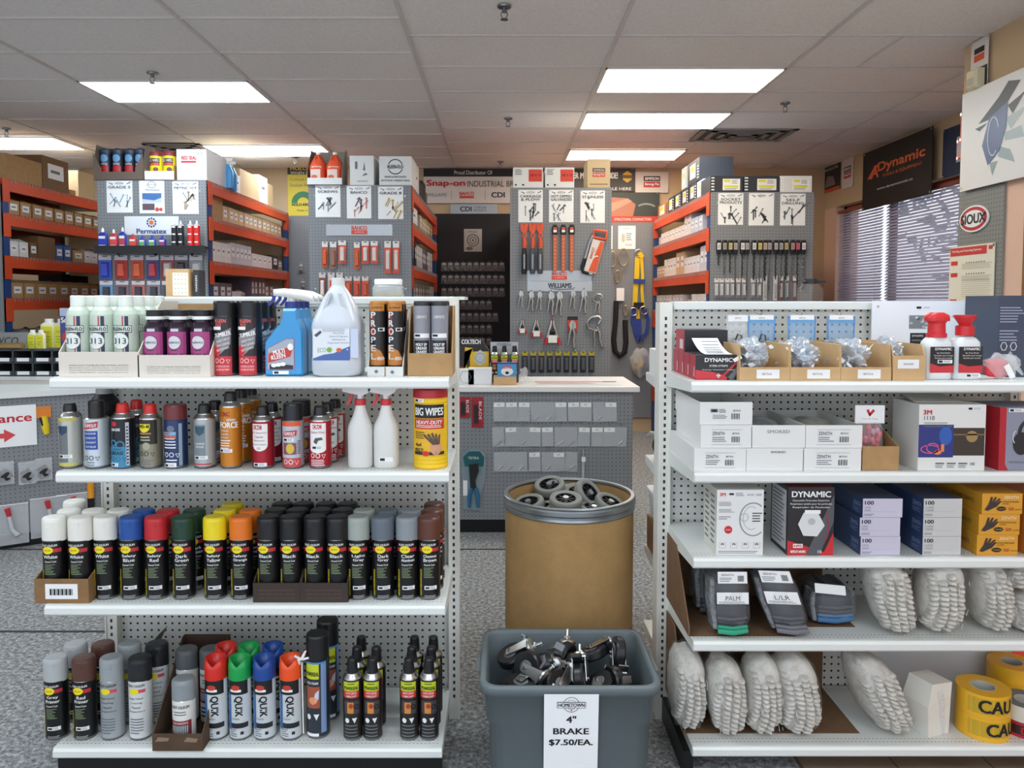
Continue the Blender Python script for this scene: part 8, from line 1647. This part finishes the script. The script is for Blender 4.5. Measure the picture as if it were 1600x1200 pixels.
for k, (px, py, rx, ry) in enumerate(((974, 402, .055, .10), (965, 432, .03, .07), (977, 485, .025, .055))):
    mb = MB(); q = wp(px, py, .02); mb.tube([(q[0]+rx*cos(a*pi/8), q[1], q[2]+ry*sin(a*pi/8)) for a in range(16)], .009, M('#b8a878', .35, .8), 6, closed=True); mb.obj('carabiner', t)
t = T('carabiner', 'steel snap hook partly behind the pliers board edge', 'carabiner', (0, 0, 0)); mb = MB(); q = wp(957, 405, .02); mb.tube([(q[0]+.035*cos(a*pi/8), q[1], q[2]+.09*sin(a*pi/8)) for a in range(16)], .009, M('#b8a878', .35, .8), 6, closed=True); mb.obj('hook_body', t)
t = T('harness_bag', 'clear bag with folded yellow and blue harness', 'plastic bag', P(1000, 566, YH-.06)); mb = MB(); mb.ball((0, 0, 0), (.12, .06, .17), FILM2, 14, 10, lambda p: 1+.1*sin(7*p.x+5*p.z)); mb.obj('bag_film', t)
mb = MB(); rnd = random.Random(4)
for i in range(9): a = [Vector((rnd.uniform(-.08, .08), rnd.uniform(-.04, .01), rnd.uniform(-.12, .10))) for _ in range(3)]; strap(mb, [(v.x, v.y, v.z) for v in a], .04, yw if i % 2 else bw)
mb.obj('webbing', t)
# ==================================================================== right wall: banners and signs
def wallboard(name, label, cat, X, y0, y1, z0, z1, art, mat, group=None, th=.004, tiltz=0):
    """on a wall facing -X; reads left (far) to right (near)"""
    t = T(name, label, cat, (X, (y0+y1)/2, (z0+z1)/2), 0, group); w_, h_ = y1-y0, z1-z0
    mb = MB(); mb.box(-th, 0, -w_/2, w_/2, -h_/2, h_/2, mat); S = Surf(mb, lambda u, v, l: (-th-l, -u, v), .0012); art(S, w_, h_); mb.obj('printed_sheet', t)
    mb = MB()
    for a in (-1, 1):
        for b in (-1, 1): mb.add([(-th-.001, a*w_*.48-.008, b*h_*.47-.008), (-th-.001, a*w_*.48-.008, b*h_*.47+.008), (-th-.001, a*w_*.48+.008, b*h_*.47+.008), (-th-.001, a*w_*.48+.008, b*h_*.47-.008)], [(0, 1, 2, 3)], STEEL)
    mb.obj('grommets', t); return t
XW = WX-.006
def yat(px, X=XW):  # depth where the wall plane is seen at column px (near the horizon row)
    return X*F/(px-CX)
def zat(py, Y): return ZZ(py, Y)
def dynb(S, w_, h_):
    S.poly([(-w_*.42, h_*.02), (-w_*.36, h_*.02), (-w_*.24, h_*.22), (-w_*.3, h_*.22)], M('#e8683c', .5), 1); S.text('A', -w_*.3, h_*.11, h_*.2, M('#e8683c', .5), 2, w=w_*.12, bold=.04); S.text('Dynamic', w_*.08, h_*.15, h_*.19, M('#e8683c', .5), 1, w=w_*.66, bold=.04); S.text('TOOLS & EQUIPMENT', w_*.1, h_*.0, h_*.055, M('#e8683c', .5), 1, w=w_*.56); S.text('www.dynamictools.ca', w_*.0, -h_*.2, h_*.05, WHITE, 1, w=w_*.52)
Xb = XW-.03
ya, yb = yat(1452, Xb), yat(1344, Xb)
wallboard('banner', 'black banner with orange lettering hanging over the window', 'banner', Xb-.03, ya*.995, yb*.993, zat(318, (ya+yb)/2), zat(222, (ya+yb)/2)-.0, dynb, M('#191719', .5))
wallboard('banner', 'navy banner with white rounded square logo near the wall corner', 'banner', XW, yat(1530), yat(1466), zat(274, yat(1485)), zat(196, yat(1485)), lambda S, w_, h_: (S.ring(.06, 0, w_*.36, h_*.36, .03, M('#b8c4d8', .5), 1, 4, pi/4, 2*pi+pi/4), S.text('C', .1, .0, h_*.4, STICK, 2, bold=.05)), M('#20304e', .5))
y0_, y1_ = yat(1308), yat(1276)
wallboard('banner', 'small black photo banner with orange strip far along the right wall', 'banner', XW, y0_, y1_, zat(300, (y0_+y1_)/2), zat(258, (y0_+y1_)/2), lambda S, w_, h_: (S.rect(-w_/2, w_/2, -h_/2, -h_*.38, M('#d8502c', .5), 1), S.text('ANCHOR SOLUTIONS', 0, h_*.34, h_*.1, WHITE, 1, w=w_*.8), S.poly([(-w_*.2, -h_*.3), (-w_*.1, h_*.1), (.1, h_*.05), (w_*.3, -h_*.3)], M('#8a7c74', .5), 1)), M('#262226', .5))
y0_, y1_ = yat(1328), yat(1311)
wallboard('banner', 'small white banner with black and red logo far along the right wall', 'banner', XW, y0_, y1_, zat(294, (y0_+y1_)/2), zat(246, (y0_+y1_)/2), lambda S, w_, h_: simp(S, w_*1.3, h_*.7), M('#dcd2cc', .5))
XN = 2.78-.002
def yn(px): return XN*F/(px-CX)
pegN = pegmat('grey_wall_pegboard', '#83847f', '#3c3e42', r=.0034, swap=True)
mb = MB(); mb.box(XN-.012, XN, 4.27, 4.69, 0.2, 2.72, pegN); mb.obj('wall_pegboard', None, None, 'grey pegboard strip on the projecting right wall', 'pegboard')
XQ = XN-.014
def shark(S, w_, h_):
    f0 = S.fn; k_ = w_; S.fn = lambda u, v, l: f0((u-.04*k_)*.88, v*.95, l)
    dk = M('#2a3038', .35, .3)
    S.poly([(-w_*.30, h_*.14), (-w_*.05, h_*.34), (w_*.06, h_*.46), (w_*.2, h_*.42), (w_*.06, h_*.26), (-w_*.06, h_*.15)], dk, 1); S.poly([(-w_*.16, -h_*.32), (-w_*.24, -h_*.1), (-w_*.16, h_*.16), (w_*.06, h_*.26), (w_*.05, h_*.02), (-w_*.02, -h_*.2)], M('#3f5684', .35), 2)
    S.ring(-w_*.10, -h_*.04, w_*.07, h_*.2, .008, M('#b8c8dc', .3), 3, a0=.4, a1=5.4)
    S.poly([(w_*.06, h_*.22), (w_*.26, h_*.3), (w_*.12, h_*.12)], dk, 1); S.poly([(w_*.04, h_*.1), (w_*.3, h_*.16), (w_*.1, -h_*.02)], M('#b0c0c4', .4), 1); S.poly([(w_*.02, -h_*.04), (w_*.22, -h_*.02), (w_*.26, -h_*.14), (w_*.04, -h_*.12)], M('#a8bcc0', .4), 1)
    S.poly([(-w_*.02, -h_*.16), (w_*.1, -h_*.22), (w_*.16, -h_*.36), (-w_*.04, -h_*.26)], M('#98acb0', .4), 1); S.poly([(-w_*.14, -h_*.3), (-w_*.04, -h_*.3), (-w_*.1, -h_*.44)], M('#8ca0a4', .4), 1); S.poly([(-w_*.34, h_*.1), (-w_*.18, h_*.12), (-w_*.28, h_*.06)], dk, 1)
yq0, yq1 = yn(1655), yn(1503); ym_ = (yn(1503)+yn(1600))/2
wallboard('hanging_poster', 'large white vinyl poster with torn dark blue graphic at upper right', 'poster', XQ-.02, yq0, yq1, zat(308, yq1)+.03, zat(148, yq1)+.0, shark, M('#e2e2e0', .4))
def sioux(S, w_, h_): S.oval(0, 0, w_*.5, h_*.5, STICK, 1, 30); S.oval(0, 0, w_*.46, h_*.44, M('#b82a34', .5), 2, 30); S.oval(0, 0, w_*.37, h_*.32, STICK, 3, 30); S.text('SIOUX', 0, 0, h_*.36, INK, 4, w=w_*.84, bold=.05)
t = T('round_sign', 'red and white oval sign on the grey pegboard at right', 'sign', (XQ, (yn(1500)+yn(1545))/2, (zat(362, 4.5)+zat(320, 4.5))/2)); mb = MB(); wv, hv = yn(1500)-yn(1545), zat(320, 4.5)-zat(362, 4.5)
n = 30; ring = [(.0, wv/2*cos(2*pi*i/n), hv/2*sin(2*pi*i/n)) for i in range(n)]; mb.loft([[(-.006, p[1], p[2]) for p in ring], ring], STICK); S = Surf(mb, lambda u, v, l: (-.007-l, -u, v), .0012); sioux(S, wv, hv); mb.obj('printed_disc', t)
def chart(S, w_, h_):
    S.rect(-w_*.48, w_*.34, h_*.37, h_*.48, M('#cf3f34', .5), 1); S.text('Marking and Fastening Systems', -w_*.1, h_*.43, h_*.035, WHITE, 2, w=w_*.66, bold=.02); S.rect(w_*.38, w_*.46, h_*.42, h_*.47, M('#b84038', .5), 1)
    for v in (.28, .12, -.24): S.rect(-w_*.46, -w_*.3, h_*(v-.035), h_*(v+.02), M('#cf3f34', .5), 1); S.lines(-w_*.2, w_*.46, h_*(v-.1), h_*(v-.02), 4, M('#b8b2a0', .5), 1, .1)
    for v in (.27, .12, -.25):
        for i in range(8): S.rect(-w_*.1+i*w_*.055, -w_*.08+i*w_*.055, h_*(v-.008), h_*(v+.008), INK, 1)
    S.lines(-w_*.2, w_*.46, -h_*.2, h_*.05, 9, M('#cfc9b4', .5), 1, .1)
wallboard('wall_chart', 'cream chart with red heading on the right pegboard', 'poster', XQ-.002, yn(1556), yn(1486), zat(500, 4.6), zat(384, 4.6), chart, M('#e6e0cc', .6))
z1_ = zat(62, 4.53)
wallboard('banner', 'narrow white, black and orange strip sign at the top of the corner', 'banner', XQ, yn(1535), yn(1509), zat(150, 4.53), z1_, lambda S, w_, h_: (S.rect(-w_/2, w_/2, -h_/2, h_*.0, M('#2a2628', .5), 1), S.rect(-w_/2, w_/2, -h_/2, -h_*.38, M('#e0562c', .5), 2), S.rect(-w_*.3, w_*.3, h_*.26, h_*.36, INK, 1), S.rect(-w_*.3, w_*.3, h_*.12, h_*.24, M('#e0562c', .5), 1), S.text('ANCHOR', 0, -h_*.1, h_*.05, WHITE, 2, w=w_*.6)), M('#e4dcd4', .5))
wallboard('banner', 'upper orange-edged picture card behind the white vinyl poster', 'banner', XQ, yn(1508), yn(1496), zat(215, 4.6), zat(172, 4.6), lambda S, w_, h_: S.rect(-w_*.4, w_*.4, -h_*.3, h_*.3, M('#8a8480', .5), 1), M('#e0562c', .5))
wallboard('banner', 'lower orange-edged picture card behind the white vinyl poster', 'banner', XQ, yn(1504), yn(1492), zat(245, 4.65), zat(217, 4.65), lambda S, w_, h_: S.rect(-w_*.4, w_*.4, -h_*.3, h_*.3, M('#8a8480', .5), 1), M('#e0562c', .5))
t = T('motion_sensor', 'cream motion sensor box in the upper right corner', 'sensor', (XQ-.006, yn(1524), (zat(108, 4.5)+zat(138, 4.5))/2)); mb = MB(); mb.loft([[(-x, y, z) for y, z in ((-.045, -.055), (.045, -.055), (.045, .055), (-.045, .055))] for x in (.0, )]+[[(-.04, y, z) for y, z in ((-.045, -.055), (.045, -.055), (.045, .055), (-.045, .055))], [(-.055, y, z) for y, z in ((-.036, -.045), (.036, -.045), (.036, .045), (-.036, .045))]], M('#ddd2ae', .5), smooth=False); mb.obj('case', t)
mb = MB(); mb.add([(-.0565, .03, -.04), (-.0565, -.03, -.04), (-.0565, -.03, .005), (-.0565, .03, .005)], [(0, 1, 2, 3)], M('#b8b4a4', .3)); mb.obj('lens', t)
# ==================================================================== left: clearance counter
A_, B__ = Vector((-3.95, 3.97)), Vector((-2.55, 4.90)); C_, D_ = Vector((-2.55, 6.05)), Vector((-3.95, 6.05)); dv = (B__-A_).normalized(); nv = Vector((dv.y, -dv.x)); ang = math.atan2(dv.y, dv.x); LC = (B__-A_).length
t = T('display_counter', 'grey pegboard clearance counter with white top at left edge', 'counter', (A_.x, A_.y, 0))
def rel(v, z): return (v.x-A_.x, v.y-A_.y, z)
mb = MB(); top = [A_, B__, C_, D_]; mb.prism([(v.x-A_.x, v.y-A_.y) for v in top], CH-.034, CH, M('#e4e6e4', .35), 'z'); mb.obj('counter_top', t)
mb = MB(); mb.box(0, LC-.03, .03, .05, .09, CH-.034, pegG); mb.obj('pegboard_front', t, rot=(0, 0, ang))
mb = MB(); mb.box(B__.x-A_.x-.045, B__.x-A_.x-.03, B__.y-A_.y+.05, C_.y-A_.y, .09, CH-.034, pegS); mb.obj('side_panel', t)
mb = MB(); mb.box(0.02, LC-.06, .06, .08, 0, .09, BLACK); mb.obj('kick_plate', t, rot=(0, 0, ang))
def onface(px, py, off=.0):
    """point on the counter front seen at that pixel"""
    q = P(px, py, 1); n = Vector((nv.x, nv.y)); a = A_+Vector((-dv.y, dv.x))*(.03-off)
    k = (a.x*n.x+a.y*n.y)/(q.x*n.x+q.y*n.y); return Vector((q.x*k, k, CAMZ+(q.z-CAMZ)*k))
p1 = onface(55, 637); p2 = onface(-60, 640); hz = onface(55, 630).z-onface(55, 693).z
w_ = .62; t = T('clearance_sign', 'white clearance sign with red text and arrow on the left counter', 'sign', onface(57, 663, .004), ang)
mb = MB(); mb.box(-w_, 0, -.003, 0, -hz/2, hz/2, PAPER); S = flat(mb, -.003, .001); S.text('Clearance', -.215, hz*.2, hz*.2, RED, 1, w=.38, bold=.03); S.poly([(-.34, -hz*.16), (-.17, -hz*.16), (-.17, -hz*.06), (-.11, -hz*.22), (-.17, -hz*.38), (-.17, -hz*.28), (-.34, -hz*.28)], M('#d8484c', .5), 1); mb.obj('printed_sheet', t)
t = T('utility_knife', 'yellow folding knife on an orange card on the left counter', 'knife', onface(68, 640, .006), ang); mb = MB(); mb.box(-.04, .04, -.005, 0, -.05, .02, M('#e0822c', .5)); mb.obj('card', t); mb = MB(); mb.tube([(0, -.02, -.04), (.005, -.02, -.10), (.012, -.02, -.15)], [.018, .022, .016], M('#e8cc1c', .4), 10); mb.tube([(-.02, -.03, -.045), (-.005, -.03, -.10)], .008, BLACK, 6); mb.obj('knife_body', t)
for k, (px, py) in enumerate(((8, 728), (42, 728), (68, 722))):
    t = T('parts_bag', 'clear bag of black fittings, %s of three on the left counter' % ORD[k], 'parts bag', onface(px, py, .006), ang, 'bags of black fittings on the left counter'); mb = MB(); mb.prism([(-.045, -.11), (.045, -.11), (.045, .03), (-.045, .03)], -.022, -.016, FILM2, 'y'); mb.obj('bag_film', t)
    mb = MB(); mb.ball((0, -.012, -.06), (.04, .012, .045), M('#1e1e22', .5), 12, 8, lambda p: 1+.15*sin(9*p.x+8*p.z)); mb.obj('fittings', t)
for k, (px, py, c_) in enumerate(((14, 800, 'red-headed fitting in a clear bag, left end of the lower row'), (76, 788, 'long red fitting in a wide clear bag, lower row'), (116, 782, 'small red fitting bag behind the white-capped cans'))):
    t = T('parts_bag', c_, 'parts bag', onface(px, py, .006), ang, None); mb = MB(); mb.prism([(-.10, -.20), (.10, -.20), (.10, .05), (-.10, .05)], -.016, -.010, FILM2, 'y'); mb.prism([(-.10, .045), (.10, .045), (.10, .05), (-.10, .05)], -.018, -.016, STICK, 'y'); mb.obj('bag_film', t)
    mb = MB(); mb.tube([(-.01, -.03, .03), (.0, -.03, -.02)], [.016, .012], M('#c8303c', .4), 8); mb.tube([(.0, -.03, -.02), (.012, -.03, -.10), (.04, -.03, -.14)], [.012, .012, .016], M('#c9ccd0', .25), 8); mb.obj('fitting', t)
t = T('utility_knife', 'orange-handled cutter hanging behind the gondola post at left', 'knife', onface(141, 760, .006), ang); mb = MB(); mb.tube([(0, -.02, .04), (0, -.02, -.07)], .02, M('#e89a1c', .4), 8); mb.obj('handle', t); mb = MB(); mb.box(-.02, .02, -.02, -.01, -.2, -.07, BLACK); mb.obj('blade_cover', t)
t = T('counter_mat', 'white printed mat with red stripe on the left counter', 'counter mat', P(60, 597, 5.2)); t.location.z = CH+.0008; mb = MB(); mb.box(-.55, .32, -.18, .16, 0, .003, M('#dfe2df', .3)); S = flatz(mb, .003); S.rect(-.5, .3, .08, .12, M('#d8868a', .5)); S.lines(-.5, .3, -.15, .06, 6, M('#b9c9b9', .5), 1, .1); mb.obj('mat', t)
# black bin organiser on the counter
YO = 5.62; z0_ = CH+.0008; xo1 = P(112, 570, YO).x; t = T('parts_organizer', 'dark grey parts organizer with labelled bins on the left counter', 'organizer', (xo1, YO, z0_)); wO = 1.15; hO = ZZ(546, YO)-CH; og = M('#3c4348', .5)
mb = MB(); mb.box(-wO, 0, .24, .25, 0, hO, og); mb.box(-wO, 0, 0, .24, 0, .006, og); mb.box(-wO, 0, 0, .24, hO-.012, hO, og); mb.box(-wO, 0, 0, .24, hO*.48, hO*.52, og)
for i in range(9): x = -wO+i*wO/8; mb.box(x-.006, x+.006, 0, .24, 0, hO, og)
mb.obj('cabinet', t)
for r_ in range(2):
    for i in range(8): mb = MB(); x = -wO+(i+.5)*wO/8; zb = .006+r_*hO*.5; mb.box(x-wO/16+.01, x+wO/16-.01, .004, .01, zb, zb+hO*.16, og); flat(mb, .004, .001).rect(x-.045, x+.045, zb+.004, zb+hO*.15, STICK, 1); mb.box(x-wO/16+.01, x+wO/16-.01, .01, .2, zb, zb+.004, DARK); mb.obj('bin', t)
zo = z0_+hO+.001
def ojar(px, w_, h_, l, Y=YO+.1):
    t = T('lubricant_jug', l, 'bottle', PX(px, Y, zo), 0, 'yellow labelled white bottles on the organizer'); W2 = sz(w_, Y); H2_ = sz(h_, Y); mb = MB(); mb.loft([rrect(W2, W2*.7, .02, 0), rrect(W2, W2*.7, .02, H2_*.8), rrect(W2*.6, W2*.5, .02, H2_*.88)], M('#e8e4c8', .4)); S = flat(mb, -W2*.35-.001, .001); S.rect(-W2*.42, W2*.42, H2_*.02, H2_*.74, M('#e2e02a', .5), 1); S.text("Thread'n", 0, H2_*.56, H2_*.09, M('#c86a2a', .5), 2, w=W2*.5); S.lines(-W2*.3, W2*.3, H2_*.15, H2_*.42, 3, M('#a8a43a', .5), 2); mb.obj('bottle_body', t); mb = MB(); mb.lathe([(W2*.28, H2_*.86), (W2*.28, H2_)], WHITE, 14); mb.obj('cap', t)
ojar(52, 13, 29, 'short white and yellow bottle, left of the organizer group'); ojar(65, 13, 29, 'second short white and yellow bottle on the organizer', YO+.09); ojar(78, 22, 45, 'tall white and yellow bottle in the middle of the organizer', YO+.2); ojar(97, 18, 45, 'tall white and yellow bottle at the right of the organizer', YO+.2)
t = T('towel_pack', 'purple and orange towel pack beside the yellow bottles', 'pack', PX(112, YO+.2, zo)); mb = MB(); mb.box(-.06, .07, -.04, .06, 0, .30, M('#4a4a8c', .5)); S = flat(mb, -.04, .001); S.rect(-.06, .07, .24, .30, M('#b8c4dc', .5), 1); S.text('Scott', .0, .21, .04, WHITE, 2, w=.1, bold=.04); S.rect(.02, .07, .1, .19, M('#e8902c', .5), 1); S.oval(-.01, .08, .04, .04, M('#c83c44', .5), 1); mb.obj('wrapper', t)
t = T('nameplate', 'grey metal plate with engraved lettering on the organizer', 'sign', PX(8, YO+.06, zo)); mb = MB(); mb.prism([(-.02, 0), (.10, 0), (.06, .12), (.02, .12)], -.2, .16, M('#9a9d9c', .35, .5), 'x'); S = Surf(mb, lambda u, v, l: (u, -.02+v*.33-l, v), .001); S.text('HEWCO', -.03, .06, .05, INK, 1, w=.26); mb.obj('plate', t); mb = MB(); mb.tube([(-.25, -.05, .025), (.16, -.05, .025)], .022, M('#a88a5a', .4, .6), 10); mb.obj('brass_bar', t)
